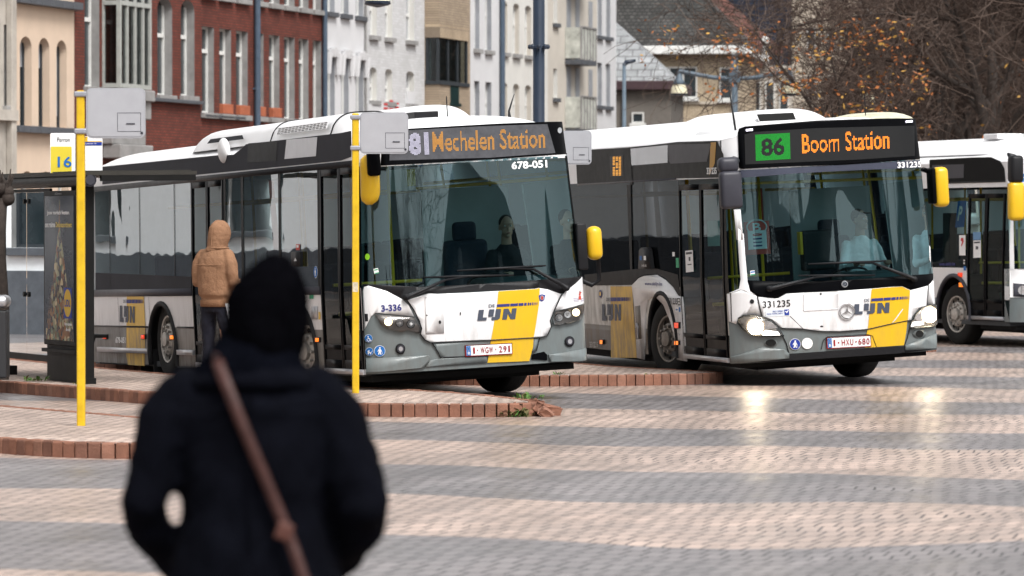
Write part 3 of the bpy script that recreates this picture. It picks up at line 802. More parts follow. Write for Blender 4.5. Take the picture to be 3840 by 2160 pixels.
for p in (((a + 0.04, -pj + 0.1, z0), (a + 0.04, -0.05, z0), (a + 0.04, -0.05, z1), (a + 0.04, -pj + 0.1, z1)), ((a + 0.08, -pj + 0.06, z0), (b - 0.08, -pj + 0.06, z0), (b - 0.08, -pj + 0.06, z1), (a + 0.08, -pj + 0.06, z1))):
    f = bm.faces.new([bm.verts.new(v) for v in p]); f.material_index = 1
n = 26
for k in range(n):          # pleated curtain
    x = a + 0.5 + (b - a - 0.8) * k / n; x2 = a + 0.5 + (b - a - 0.8) * (k + 1) / n
    y = -pj + 0.16 + 0.05 * (k % 2); y2 = -pj + 0.16 + 0.05 * ((k + 1) % 2)
    f = bm.faces.new([bm.verts.new(v) for v in ((x, y, z0), (x2, y2, z0), (x2, y2, z1), (x, y, z1))]); f.material_index = 2
for k in range(6):
    f = bm.faces.new([bm.verts.new(v) for v in ((a + 0.12, -pj + 0.3 + 0.03 * k, z0), (a + 0.12 + 0.02 * (k % 2), -pj + 0.33 + 0.03 * k, z0), (a + 0.12 + 0.02 * (k % 2), -pj + 0.33 + 0.03 * k, z1), (a + 0.12, -pj + 0.3 + 0.03 * k, z1))]); f.material_index = 2
obj('bay_window', bm, [M_frd, glass('bay glass dark', (0.30, 0.36, 0.36), 1.6), mat('grey curtain', (0.2, 0.24, 0.24), 0.8, var=0.3)], h[0])
x0 = ft(1097, 240)[0] - h[1]; x1 = ft(1118, 240)[0] - h[1]
bm = B(); box(bm, x0, x1, -pj - 0.02, -pj + 0.1, ft(1140, 263)[1], z0 - 0.1, 0); box(bm, x0 - 0.05, x1 + 0.05, -pj - 0.08, -pj + 0.1, ft(1140, 263)[1] - 0.1, ft(1140, 263)[1] - 0.003)
obj('slit_window', bm, mat('dark green glass', (0.012, 0.03, 0.03), 0.15, var=0.2), h[0])

# --- white, ivory, beige and white fronts towards the corner
def plain(name, label, xa, xb, wm, rm, cols, rows, rise, sillm, frame=M_frw, pane=M_panel, depth=0.22):
    h = house(name, label, xa, xb, wm, rm, depth=depth)
    ops = []
    for a, b in cols:
        o = op(h, a, b, 240, 160)
        for yb, yt in rows: ops.append((max(0.05, o[0]), min(o[1], h[2] - h[1] - 0.05), ft(cols[0][0], yb)[1], ft(cols[0][0], yt)[1], rise))
    finish(h, ops)
    for o in ops: window(h[0], o[0], o[1], o[2], o[3], depth - 0.02, frame, pane, sillm, trans=0.6)
    return h
h = plain('white_house', 'white house with tall windows right of the buff brick bay', 1183, 1259, M_white, M_panel, ((1193, 1206), (1221, 1236)), ((122, -30), (330, 203)), 0, M_stone)
xp = h[2] - h[1] - 0.1; bm = B(); tube(bm, [(xp, -0.1, 0), (xp, -0.1, ZW)], 0.085, 10); obj('downpipe', bm, M_pipe, h[0])
plain('ivory_house', 'ivory house with arched windows behind the dark lamp post', 1259, 1378, M_offw, M_beigew, ((1263, 1276), (1291, 1306), (1321, 1336)), ((131, 3), (330, 207)), 0.12, M_stone)
h = plain('beige_apartment_house', 'beige apartment house with glazed balconies', 1378, 1502, M_beigew, M_offw, ((1392, 1402),), ((58, -60), (246, 172)), 0, M_slate)
W_ = h[2] - h[1]; a = ft(1421, 150)[0] - h[1]; b = ft(1459, 150)[0] - h[1]
for k, (yz, lab) in enumerate(((150, ''), (325, ''), (-40, ''))):
    z0 = ft(1421, yz)[1]
    bm = B(); box(bm, a, b, -0.60, -0.003, z0 - 0.16, z0); sl = obj('balcony', bm, M_slate, h[0])
    bm = B()
    for i in range(6):
        x = a + (b - a - 0.05) * i / 5; box(bm, x, x + 0.05, -0.60, -0.55, z0 + 0.001, z0 + 1.1)
    box(bm, a, b, -0.61, -0.54, z0 + 1.1, z0 + 1.15)
    obj('railing', bm, M_stone, sl)
    bm = B()
    for q in (((a, -0.57), (b, -0.57)), ((a + 0.02, -0.57), (a + 0.02, -0.01))):
        bm.faces.new([bm.verts.new(v) for v in ((*q[0], z0 + 0.05), (*q[1], z0 + 0.05), (*q[1], z0 + 1.1), (*q[0], z0 + 1.1))])
    obj('glass_panel', bm, mat('frosted balcony glass', (0.42, 0.43, 0.39), 0.3, var=0.4, scale=3), sl)
    bm = B()
    bm.free()
    for xa_ in (1425, 1447, 1480):
        bm = B(); x = ft(xa_, 150)[0] - h[1]; box(bm, x, x + 0.5, -0.02, -0.003, z0 + 0.02, z0 + 2.15); obj('balcony_door', bm, M_panel, h[0])
plain('white_house', 'narrow white house with slit windows at the street corner', 1502, 1550, M_white, M_panel, ((1503, 1514), (1524, 1535)), ((89, -40), (265, 157)), 0, M_slate)

# =================================================================== houses beyond the corner
def shingles(name, c1, c2, gap, bw=0.3, bh=0.22):
    m = bricks(name, c1, c2, gap, bw, bh, 0.02, vertical=False, var=0.4, bump=0.8)
    return m
M_shing = shingles('grey stone shingles', (0.066, 0.063, 0.060), (0.032, 0.032, 0.030), (0.018, 0.018, 0.018), 0.2, 0.14)
M_shing2 = shingles('pale lead shingles', (0.30, 0.31, 0.32), (0.22, 0.23, 0.235), (0.12, 0.12, 0.125), 0.5, 0.28)
M_rtile = shingles('brown red tiles', (0.15, 0.06, 0.045), (0.08, 0.035, 0.03), (0.02, 0.012, 0.01), 0.3, 0.3)
M_tanb = bricks('tan brick', (0.50, 0.41, 0.30), (0.42, 0.34, 0.24), (0.25, 0.2, 0.14), 0.22, 0.08, 0.012, var=0.1)
M_taupe = mat('taupe render', (0.15, 0.135, 0.12), 0.85, var=0.12)
M_navyc = bricks('navy cladding', (0.018, 0.026, 0.045), (0.014, 0.02, 0.036), (0.006, 0.008, 0.013), 4.0, 0.25, 0.03, var=0.1)
M_tower = mat('sand concrete', (0.50, 0.44, 0.36), 0.85, var=0.12, scale=0.8)
def hip_house(name, label, px, D, py_eave, W, depth, rot, wallm, roofm, fasciam, pitch, over=0.4, ridge_in=None, gable=False):
    """detached house: pixel of its right front corner, distance, width to the left, depth back"""
    p = at(px, 572, D); ze = at(px, py_eave, D).z
    t = thing(name, label, 'house', (p.x, p.y, 0), rot)
    bm = B(); box(bm, -W, 0, 0, depth, -0.3, ze); obj('wall', bm, wallm, t)
    o_ = over; ri = depth / 2 + o_; hz = ri * math.tan(pitch)
    bm = B()
    z = ze + 0.02
    if gable: ra, rb = -W - o_, o_
    else: ra, rb = -W - o_ + ri, o_ - ri
    vs = [bm.verts.new(v) for v in ((-W - o_, -o_, z), (o_, -o_, z), (o_, depth + o_, z), (-W - o_, depth + o_, z), (ra, depth / 2, z + hz), (rb, depth / 2, z + hz))]
    for q in ((0, 1, 5, 4), (2, 3, 4, 5), (0, 4, 3), (1, 2, 5), (0, 3, 2, 1)): bm.faces.new([vs[i] for i in q])
    obj('roof', fix(bm), roofm, t)
    bm = B(); box(bm, -W - o_ - 0.05, o_ + 0.05, -o_ - 0.06, -o_ + 0.1, ze - 0.24, ze + 0.10, bev=0.03); box(bm, o_ - 0.1, o_ + 0.06, -o_ + 0.1, depth + o_, ze - 0.24, ze + 0.10, bev=0.03)
    obj('gutter', bm, fasciam, t)
    return t
t = hip_house('hipped_roof_house', 'tan brick house with a mossy grey hipped roof and white gutter', 1850, 172, 122, 9.5, 10, R(-8), M_tanb, M_shing, mat('white gutter', (0.7, 0.7, 0.68), 0.5), R(46), 0.5)
s_ = 172 / 10700
def wnd(t, x0, x1, z0, z1, y=-0.0, mull=0, mat_f=M_frw, side=False):
    w_ = window(t, x0, x1, z0, z1, -0.03, mat_f, M_pane, M_frw, mull=mull, sill_out=0.15)
    return w_
wnd(t, -3.25, -1.55, 1.85 + (572 - 246) * s_, 1.85 + (572 - 168) * s_, mull=2)
wnd(t, -0.64, -0.12, 1.85 + (572 - 250) * s_, 1.85 + (572 - 170) * s_)
bm = B(); box(bm, -9.5, 0.0, -0.06, -0.003, 1.85 + (572 - 262) * s_, 1.85 + (572 - 255) * s_); obj('string_course', bm, M_tower, t)
t = hip_house('slate_roof_house', 'taupe house with a pale shingle roof at the corner of the white terrace', 1688, 157, 210, 12, 7, R(-6), M_taupe, M_shing2, mat('maroon fascia', (0.06, 0.035, 0.04), 0.6), R(43), 0.25)
bm = B(); tube(bm, [(-1.75, -0.1, 0), (-1.75, -0.1, 7.0)], 0.05, 8); obj('downpipe', bm, M_frw, t)
wnd(t, -1.45, -1.0, 5.7, 6.1)
t = hip_house('red_gable_house', 'brown red tiled house behind the tan brick house', 1935, 192, 122, 12, 9, R(62), bricks('dark red brick', (0.22, 0.06, 0.04), (0.15, 0.045, 0.03), (0.06, 0.03, 0.025)), M_rtile, M_rtile, R(40), 0.4, gable=True)
# lower wing with white windows and a flue
p = at(1992, 572, 182)
t = thing('rear_wing', 'grey rendered wing with white windows right of the tan brick house', 'house', (p.x, p.y, 0), R(-4))
bm = B(); box(bm, -1.9, 0, 0, 5, -0.3, 1.85 + (572 - 165) * 182 / 10700); obj('wall', bm, M_beigew, t)
for x0 in (-1.75, -1.15, -0.55): wnd(t, x0, x0 + 0.42, 1.85 + (572 - 280) * 182 / 10700, 1.85 + (572 - 205) * 182 / 10700)
bm = B(); zz = 1.85 + (572 - 165) * 182 / 10700; tube(bm, [(-1.15, 0.4, zz - 0.1), (-1.15, 0.4, zz + 1.0)], 0.12, 12); tube(bm, [(-1.15, 0.4, zz + 1.0), (-1.15, 0.4, zz + 1.1), (-1.15, 0.4, zz + 1.3)], [0.2, 0.2, 0.05], 12)
obj('flue', bm, M_frw, t)
def block(name, label, xa, xb, D, ytop, depth, wallm, rot=0.0, wins=None, cat='building'):
    p = at(xa, 572, D); q = at(xb, 572, D); W = q.x - p.x; zt = at(xa, ytop, D).z
    t = thing(name, label, cat, (p.x, p.y, 0), rot)
    bm = B(); box(bm, 0, W, 0, depth, -0.3, zt); obj('wall', bm, wallm, t)
    bm = B(); box(bm, -0.15, W + 0.15, -0.15, depth + 0.15, zt + 0.001, zt + 0.35); obj('roof', bm, M_slate, t)
    for x0, x1, y0, y1 in wins or []:
        a = at(x0, y0, D); b = at(x1, y1, D)
        w_ = window(t, a.x - p.x, b.x - p.x, a.z, b.z, -0.03, M_frw, M_pane, None)
    return t
t = block('clad_building', 'dark navy clad building behind the red tiled roof', 1795, 1992, 215, -260, 12, M_navyc)
bm = B(); p = at(1795, 572, 215); q = at(1838, 40, 215)
tube(bm, [(q.x - p.x, -0.3, q.z - 0.9), (q.x - p.x, -0.3, q.z + 0.6)], 0.05, 6); tube(bm, [(q.x - p.x - 0.4, -0.3, q.z - 0.9), (q.x - p.x + 0.9, -0.3, q.z - 0.7)], 0.04, 6)
obj('antenna', bm, M_frw, t)
block('sand_tower', 'sand coloured concrete block seen through the branches', 1992, 2160, 226, -300, 14, M_tower, wins=[(2030, 2052, 250, 190), (2080, 2102, 250, 190), (2030, 2052, 130, 70), (2080, 2102, 130, 70)])
block('pale_block', 'pale low block mostly hidden behind the bare trees', 2160, 2330, 235, 120, 12, M_beigew, wins=[(2190, 2215, 260, 200), (2250, 2275, 260, 200)])

# =================================================================== trees
M_bark = mat('bark', (0.035, 0.027, 0.023), 0.9, var=0.35, scale=8, bump=0.5)
M_twig = mat('twigs', (0.050, 0.034, 0.027), 0.9, var=0.35, scale=1.5)
M_twig2 = mat('pale twigs', (0.10, 0.072, 0.058), 0.9, var=0.3, scale=1.5)
M_leaf = mat('orange leaves', (0.33, 0.115, 0.035), 0.7, var=0.35, scale=2.5)
M_leaf2 = mat('ochre leaves', (0.34, 0.19, 0.04), 0.7, var=0.3, scale=2.5)
def grow(seed, Hh, leaves=0, fork=2.2, kids=(9, 7, 7, 4), droop=0.02, spread=1.0, twig_r=0.011):
    r = random.Random(seed)
    bt, bc, bl = B(), B(), B()
    ends = []
    def branch(p, d, L, rad, lev):
        n = (7, 6, 5, 4, 3)[lev]
        pts = [p.copy()]; dirs = []
        bend = Vector((r.gauss(0, 1), r.gauss(0, 1), r.gauss(0, 0.6))) * (0.05, 0.11, 0.17, 0.2, 0.22)[lev]
        for i in range(n):
            d = (d + bend + Vector((r.gauss(0, 1), r.gauss(0, 1), r.gauss(0, 1))) * (0.03, 0.09, 0.13, 0.16, 0.2)[lev] + Vector((0, 0, (0.02, 0.05, 0.015, -droop, -droop)[lev]))).normalized()
            p = p + d * (L / n); pts.append(p.copy()); dirs.append(d.copy())
        rs = [max(twig_r * 0.6, rad * (1 - 0.75 * i / n)) for i in range(n + 1)]
        tube(bt if lev < 2 else bc, pts, rs, (8, 6, 4, 3, 3)[lev], mi=0 if lev < 2 else (1 if r.random() < 0.25 else 0), cap=lev < 2)
        if lev == len(kids):
            ends.append((pts[-1], d)); return
        for k in range(kids[lev]):
            f = r.uniform(0.3 if lev else 0.42, 1.0); i = min(n - 1, int(f * n)); q = pts[i].lerp(pts[i + 1], f * n - i)
            ax = dirs[i]; s = ax.cross(Vector((r.gauss(0, 1), r.gauss(0, 1), r.gauss(0, 1)))).normalized()
            a = r.uniform(0.5, 1.15) * spread
            branch(q, (ax * math.cos(a) + s * math.sin(a)).normalized(), L * r.uniform(0.42, 0.72), max(twig_r, rs[i] * r.uniform(0.4, 0.62)), lev + 1)
    branch(Vector((0, 0, 0)), Vector((0, 0, 1)), Hh * 0.62, Hh * 0.022, 0)
    if leaves:
        for k in range(leaves):
            p, d = r.choice(ends)
            if noise.noise(p * 0.9) < 0.05 or p.z > 6.1 or p.z < 3.6 or p.x > 1.0: continue
            p = p + Vector((r.gauss(0, 0.12), r.gauss(0, 0.12), r.gauss(0, 0.1)))
            a = Vector((r.gauss(0, 1), r.gauss(0, 1), r.gauss(0, 0.5))).normalized() * r.uniform(0.035, 0.08); b = a.cross(Vector((r.gauss(0, 1), r.gauss(0, 1), r.gauss(0, 1)))).normalized() * r.uniform(0.015, 0.035)
            f = bl.faces.new([bl.verts.new(v) for v in (p - a, p - b, p + a, p + b)]); f.material_index = 0 if r.random() < 0.7 else 1
    return bt, bc, bl
def tree(name, label, loc, rz, src, group='bare trees behind the buses'):
    t = thing(name, label, 'tree', loc, rz, group)
    bt, bc, bl = src
    obj('trunk', bt, M_bark, t, True); obj('crown', bc, [M_twig, M_twig2], t)
    if len(bl.faces): obj('leaves', bl, [M_leaf, M_leaf2], t)
    return t
tA = tree('bare_tree', 'dark bare tree with thick crooked limbs at the right edge', (11.6, 104, 0), 0.3, grow(3, 13))
tB = tree('bare_tree', 'bare tree with a dense twiggy crown above the second bus', (10.9, 112, 0), 0.0, grow(8, 12.5))
tC = tree('bare_tree', 'bare tree with pale arching branches behind the yellow mirror', (11.4, 98, 0), 1.0, grow(21, 11.5, droop=0.05))
k = 0
for src, x, y, rz, s, lab in ((tB, 13.6, 118, 2.1, 1.05, 'bare tree filling the upper right corner'), (tC, 13.6, 100, 3.0, 1.1, 'bare tree cut off by the right edge of the photo'), (tA, 12.6, 124, 4.0, 1.0, 'bare tree farther back behind the dense crown'),
                              (tB, 14.6, 128, 5.0, 1.1, 'bare tree farthest back on the right'), (tC, 10.9, 128, 4.4, 0.8, 'thin bare tree in front of the sand coloured block'), (tA, 14.2, 136, 1.2, 1.15, 'bare tree behind the dark limbs'), (tB, 16.0, 112, 0.8, 1.0, 'bare tree just outside the right edge')):
    dup(src, (x, y, 0), rz, lab, 'bare trees behind the buses', s)
def autumn(seed):
    return grow(seed, 7.6, leaves=4200, kids=(8, 6, 6, 4), spread=0.8, twig_r=0.008)
tree('autumn_tree', 'small tree with the last orange leaves in front of the houses', (7.75, 90, 0), 0.0, autumn(33), group='autumn trees')
tree('autumn_tree', 'young tree with sparse ochre leaves left of the bare trees', (9.3, 99, 0), 2.2, grow(35, 7.6, leaves=300, kids=(8, 6, 6, 4), spread=1.1), group='autumn trees')
# far wood as one mass of branches
r = random.Random(77); bm = B()
for k in range(5200):
    x = r.uniform(11.5, 26); y = r.uniform(138, 160); z = r.uniform(0.5, 15)
    p = Vector((x, y, z)); d = Vector((r.gauss(0, 1), r.gauss(0, 0.5), r.gauss(0.3, 1))).normalized(); pts = [p]
    for i in range(3):
        d = (d + Vector((r.gauss(0, .3), r.gauss(0, .3), r.gauss(0, .3)))).normalized(); pts.append(pts[-1] + d * r.uniform(0.3, 0.8))
    tube(bm, pts, [0.035, 0.03, 0.022, 0.012], 3, mi=0 if r.random() < 0.75 else 1, cap=False)
o = obj('distant_wood', bm, [M_twig, M_twig2]); o['kind'] = 'stuff'; o['label'] = 'dark mass of bare branches behind the trees'; o['category'] = 'wood'
bm = B()
for k in range(60):
    x = r.uniform(14.5, 32); y = r.uniform(150, 170); hh = r.uniform(6.0, 11.0)
    bmesh.ops.create_icosphere(bm, subdivisions=3, radius=1.0, matrix=Matrix.Translation((x, y, hh * 0.5)) @ Matrix.Diagonal((2.2, 2.2, hh * 0.55, 1)))
for v in bm.verts: v.co += v.normal * 0.6 * noise.noise(v.co * 1.3) + Vector((0, 0, 0.3 * noise.noise(v.co * 3)))
o = obj('shrubbery', bm, mat('brown thicket', (0.022, 0.016, 0.014), 0.95, var=0.6, scale=3.0, bump=1.0, bscale=6), None, True); o['kind'] = 'stuff'; o['label'] = 'brown winter shrubbery at the back of the square'; o['category'] = 'shrubs'
# pollard stem at the left edge
t = thing('pollard_tree', 'dark pollard stem with a knotted top at the left edge', 'tree', at(4, 965, 48.2) * 1.0, 0.0)
t.location.z = HP
bt, bc, _ = grow(51, 1.0, kids=(2, 2), spread=1.0); bt.free(); bc.free()
bm = B(); tube(bm, [(0, 0, -0.1), (0.02, 0, 0.8), (-0.02, 0, 1.5), (0.0, 0, 2.05)], [0.085, 0.07, 0.065, 0.07], 10); obj('trunk', bm, M_bark, t, True)
bm = B()
for k in range(14):
    a = r.uniform(0, 6.28); bmesh.ops.create_icosphere(bm, subdivisions=2, radius=r.uniform(0.05, 0.1), matrix=Matrix.Translation((math.cos(a) * 0.07, math.sin(a) * 0.07, 2.1 + r.uniform(-0.1, 0.14))))
for k in range(16):
    a = r.uniform(0, 6.28); tube(bm, [(math.cos(a) * 0.06, math.sin(a) * 0.06, 2.15), (math.cos(a) * 0.12, math.sin(a) * 0.12, 2.25), (math.cos(a) * 0.14, math.sin(a) * 0.14, 2.3 + r.uniform(0, 0.08))], [0.02, 0.014, 0.008], 4)
obj('crown', bm, M_bark, t, True)
# =================================================================== buses
class Bus:
    """body coordinates: x across (image right +), y from the front to the rear, z up"""
    def __init__(s, name, label, cx, cy, th, roll, L=12.0, hw0=1.275, taper=0.08, zled=2.86, crown=3.05, lean=0.12, pitch=0.0):
        s.root = thing(name, label, 'bus', (cx, cy, 0), th, 'city buses at the platforms')
        s.roll = Matrix.Translation((0, 0, 0.5)) @ Matrix.Rotation(-pitch, 4, 'X') @ Matrix.Rotation(-roll, 4, 'Y') @ Matrix.Translation((0, 0, -0.5))
        s.M = Matrix.Translation((cx, cy, 0)) @ Matrix.Rotation(th, 4, 'Z') @ s.roll
        s.I = s.M.inverted()
        s.L, s.hw0, s.taper, s.zled, s.crown, s.lean = L, hw0, taper, zled, crown, lean
        s.rf = 0.62
    def hw(s, z): return s.hw0 - s.taper * max(0, z - 1.3) / 1.6
    def F(s, x, z):
        t = min(1.0, abs(x) / s.hw(z))
        return 0.07 * t * t + 0.17 * t ** 9 + s.lean * max(0, z - 1.15) + 0.05 * max(0, 0.75 - z)
    def pos(s, k, a, b, off=0.0):
        if k == 'f':                                  # front: a = x, b = z
            return Vector((a, s.F(a, b) - off, b))
        if k == 's':                                  # right flank (image left): a = y, b = z
            return Vector((-s.hw(b) - off, a, b))
        if k == 'l':
            return Vector((s.hw(b) + off, a, b))
    def loc(s, x, y):
        o = s.I @ Vector((0, 0, H)); d = s.I.to_3x3() @ ray(x, y)
        return o, d
    def px(s, k, p):
        """body surface coordinates under a photo pixel"""
        o, d = s.loc(*p)
        if k == 'f':
            a, b = 0.0, 1.2
            for _ in range(8):
                t = (s.F(max(-s.hw(b), min(s.hw(b), a)), b) - o.y) / d.y; q = o + d * t; a, b = q.x, q.z
            h = s.hw(b)
            return (max(-h, min(h, a)), b)
        b = 1.2
        for _ in range(6):
            t = (-s.hw(b) - o.x) / d.x; q = o + d * t; b = q.z
        return (q.y, q.z)
    def plane(s, x, y, yl):
        o, d = s.loc(x, y); q = o + d * ((yl - o.y) / d.y)
        return q
    def part(s, name, bm, mats, parent=None, smooth_=False):
        o = obj(name, bm, mats, parent or s.root, smooth_)
        if parent is None: o.matrix_basis = s.roll
        return o
    def sheet(s, k, polys, off, thick=0.0, bm=None, mi=0, grid=True, coords='px'):
        """cover part of the body surface with polygons given in photo pixels or body coordinates"""
        own = bm is None
        if own: bm = B()
        tmp = B()
        for poly in polys:
            pts = [s.px(k, p) for p in poly] if coords == 'px' else poly
            vs = [tmp.verts.new((p[0], p[1], 0)) for p in pts]
            if len(pts) == 3: tmp.faces.new(vs)
            else:
                for t in tessellate_polygon([[v.co for v in vs]]):
                    try: tmp.faces.new([vs[i] for i in t])
                    except ValueError: pass
        if grid:
            ax = [v.co.x for v in tmp.verts]; az = [v.co.y for v in tmp.verts]
            if k == 'f':
                cuts = [c * 0.1 for c in range(-12, 13)] + [sg * c for sg in (-1, 1) for c in (1.15, 1.175, 1.225, 1.25, 1.265)]
                for c in cuts:
                    if min(ax) < c < max(ax): bmesh.ops.bisect_plane(tmp, geom=tmp.verts[:] + tmp.edges[:] + tmp.faces[:], plane_co=(c, 0, 0), plane_no=(1, 0, 0))
            for c in (0.75, 1.15, 1.3):
                if min(az) < c < max(az): bmesh.ops.bisect_plane(tmp, geom=tmp.verts[:] + tmp.edges[:] + tmp.faces[:], plane_co=(0, c, 0), plane_no=(0, 1, 0))
        bmesh.ops.remove_doubles(tmp, verts=tmp.verts, dist=1e-5)
        mp = {}
        for v in tmp.verts: mp[v] = bm.verts.new(s.pos(k, v.co.x, v.co.y, off))
        out = Vector((0, -1, 0)) if k == 'f' else Vector((-1, 0, 0)) if k == 's' else Vector((1, 0, 0))
        for f in tmp.faces:
            nf = bm.faces.new([mp[v] for v in f.verts]); nf.material_index = mi; nf.normal_update()
            if nf.normal.dot(out) < 0: nf.normal_flip()
            nf.smooth = grid
        if thick:
            low = {}
            for e in tmp.edges:
                if len(e.link_faces) == 1:
                    for v in e.verts:
                        if v not in low: low[v] = bm.verts.new(s.pos(k, v.co.x, v.co.y, off - thick))
                    a, b = e.verts
                    nf = bm.faces.new((mp[a], mp[b], low[b], low[a])); nf.material_index = mi
        tmp.free()
        return bm
    def decal(s, name, k, polys, off, m, parent=None, thick=0.0, coords='px', grid=True):
        if name in ('bumper_lip', 'bumper_insert', 'bumper_shoulder', 'flap_hinge', 'flap_mark', 'sticker_print') and len(polys) > 1:
            return [s.decal(name, k, [p], off, m, parent, thick, coords, grid) for p in polys][0]
        return s.part(name, s.sheet(k, polys, off, thick, coords=coords, grid=grid), m, parent)
    def aff(s, polys, p0, p1, h):
        """unit design to pixels: baseline from p0 to p1, height h pixels (upward vector tilts with the body)"""
        dx, dy = p1[0] - p0[0], p1[1] - p0[1]
        if isinstance(h, (tuple, list)): ux, uy = h
        else: ux, uy = h * dy / max(1e-6, math.hypot(dx, dy)) , -h
        return [[(p0[0] + dx * x + ux * y, p0[1] + dy * x + uy * y) for x, y in poly] for poly in polys]
    def text(s, name, k, string, p0, p1, h, off, m, parent=None, bold=0.0):
        return s.decal(name, k, s.aff(text2d(string, bold), p0, p1, h), off, m, parent, grid=False)
    def leds(s, name, k, string, p0, p1, h, off, m, cols, rows, parent=None, bold=0.0, invert=False, duty=0.72, mat2=None):
        """dot matrix lettering: one small square per lit diode"""
        polys = text2d(string, bold); bm = B()
        pad = 0.16 if invert else 0.0
        for i in range(cols):
            for j in range(rows):
                u, v = (i + 0.5) / cols, (j + 0.5) / rows
                uu, vv = ((u - pad) / (1 - 2 * pad), (v - pad) / (1 - 2 * pad)) if invert else (u, v)
                hit = any(in_poly(uu, vv, q) for q in polys)
                if hit == invert: continue
                du, dv = duty / cols / 2, duty / rows / 2
                q = s.aff([[(u - du, v - dv), (u + du, v - dv), (u + du, v + dv), (u - du, v + dv)]], p0, p1, h)[0]
                s.sheet(k, [q], off, bm=bm, grid=False)
        return s.part(name, bm, m, parent)

LOGO = [[(0, 0), (.88, 0), (.88, .28), (.5, .28), (.5, 1), (0, 1)], [(1.0, .33), (1.5, .33), (1.5, 1), (1.0, 1)],
        [(1.35, 0), (1.95, 0), (2.15, .15), (2.15, 1), (1.65, 1), (1.65, .28), (1.35, .28)],
        [(2.4, 0), (2.85, 0), (2.85, .55), (3.2, 0), (3.65, 0), (3.65, 1), (3.2, 1), (3.2, .45), (2.85, 1), (2.4, 1)]]
LOGO = [[(x / 3.65, y) for x, y in p] for p in LOGO]
DASH = [(0, .31), (.325, .51), (.525, .64), (.66, .72), (.745, .785), (.80, .83), (.85, .872), (.89, .906), (.925, .937), (.955, .964), (.985, .992)]
DASH = [[(a, 0), (b, 0), (b, 1), (a, 1)] for a, b in DASH]

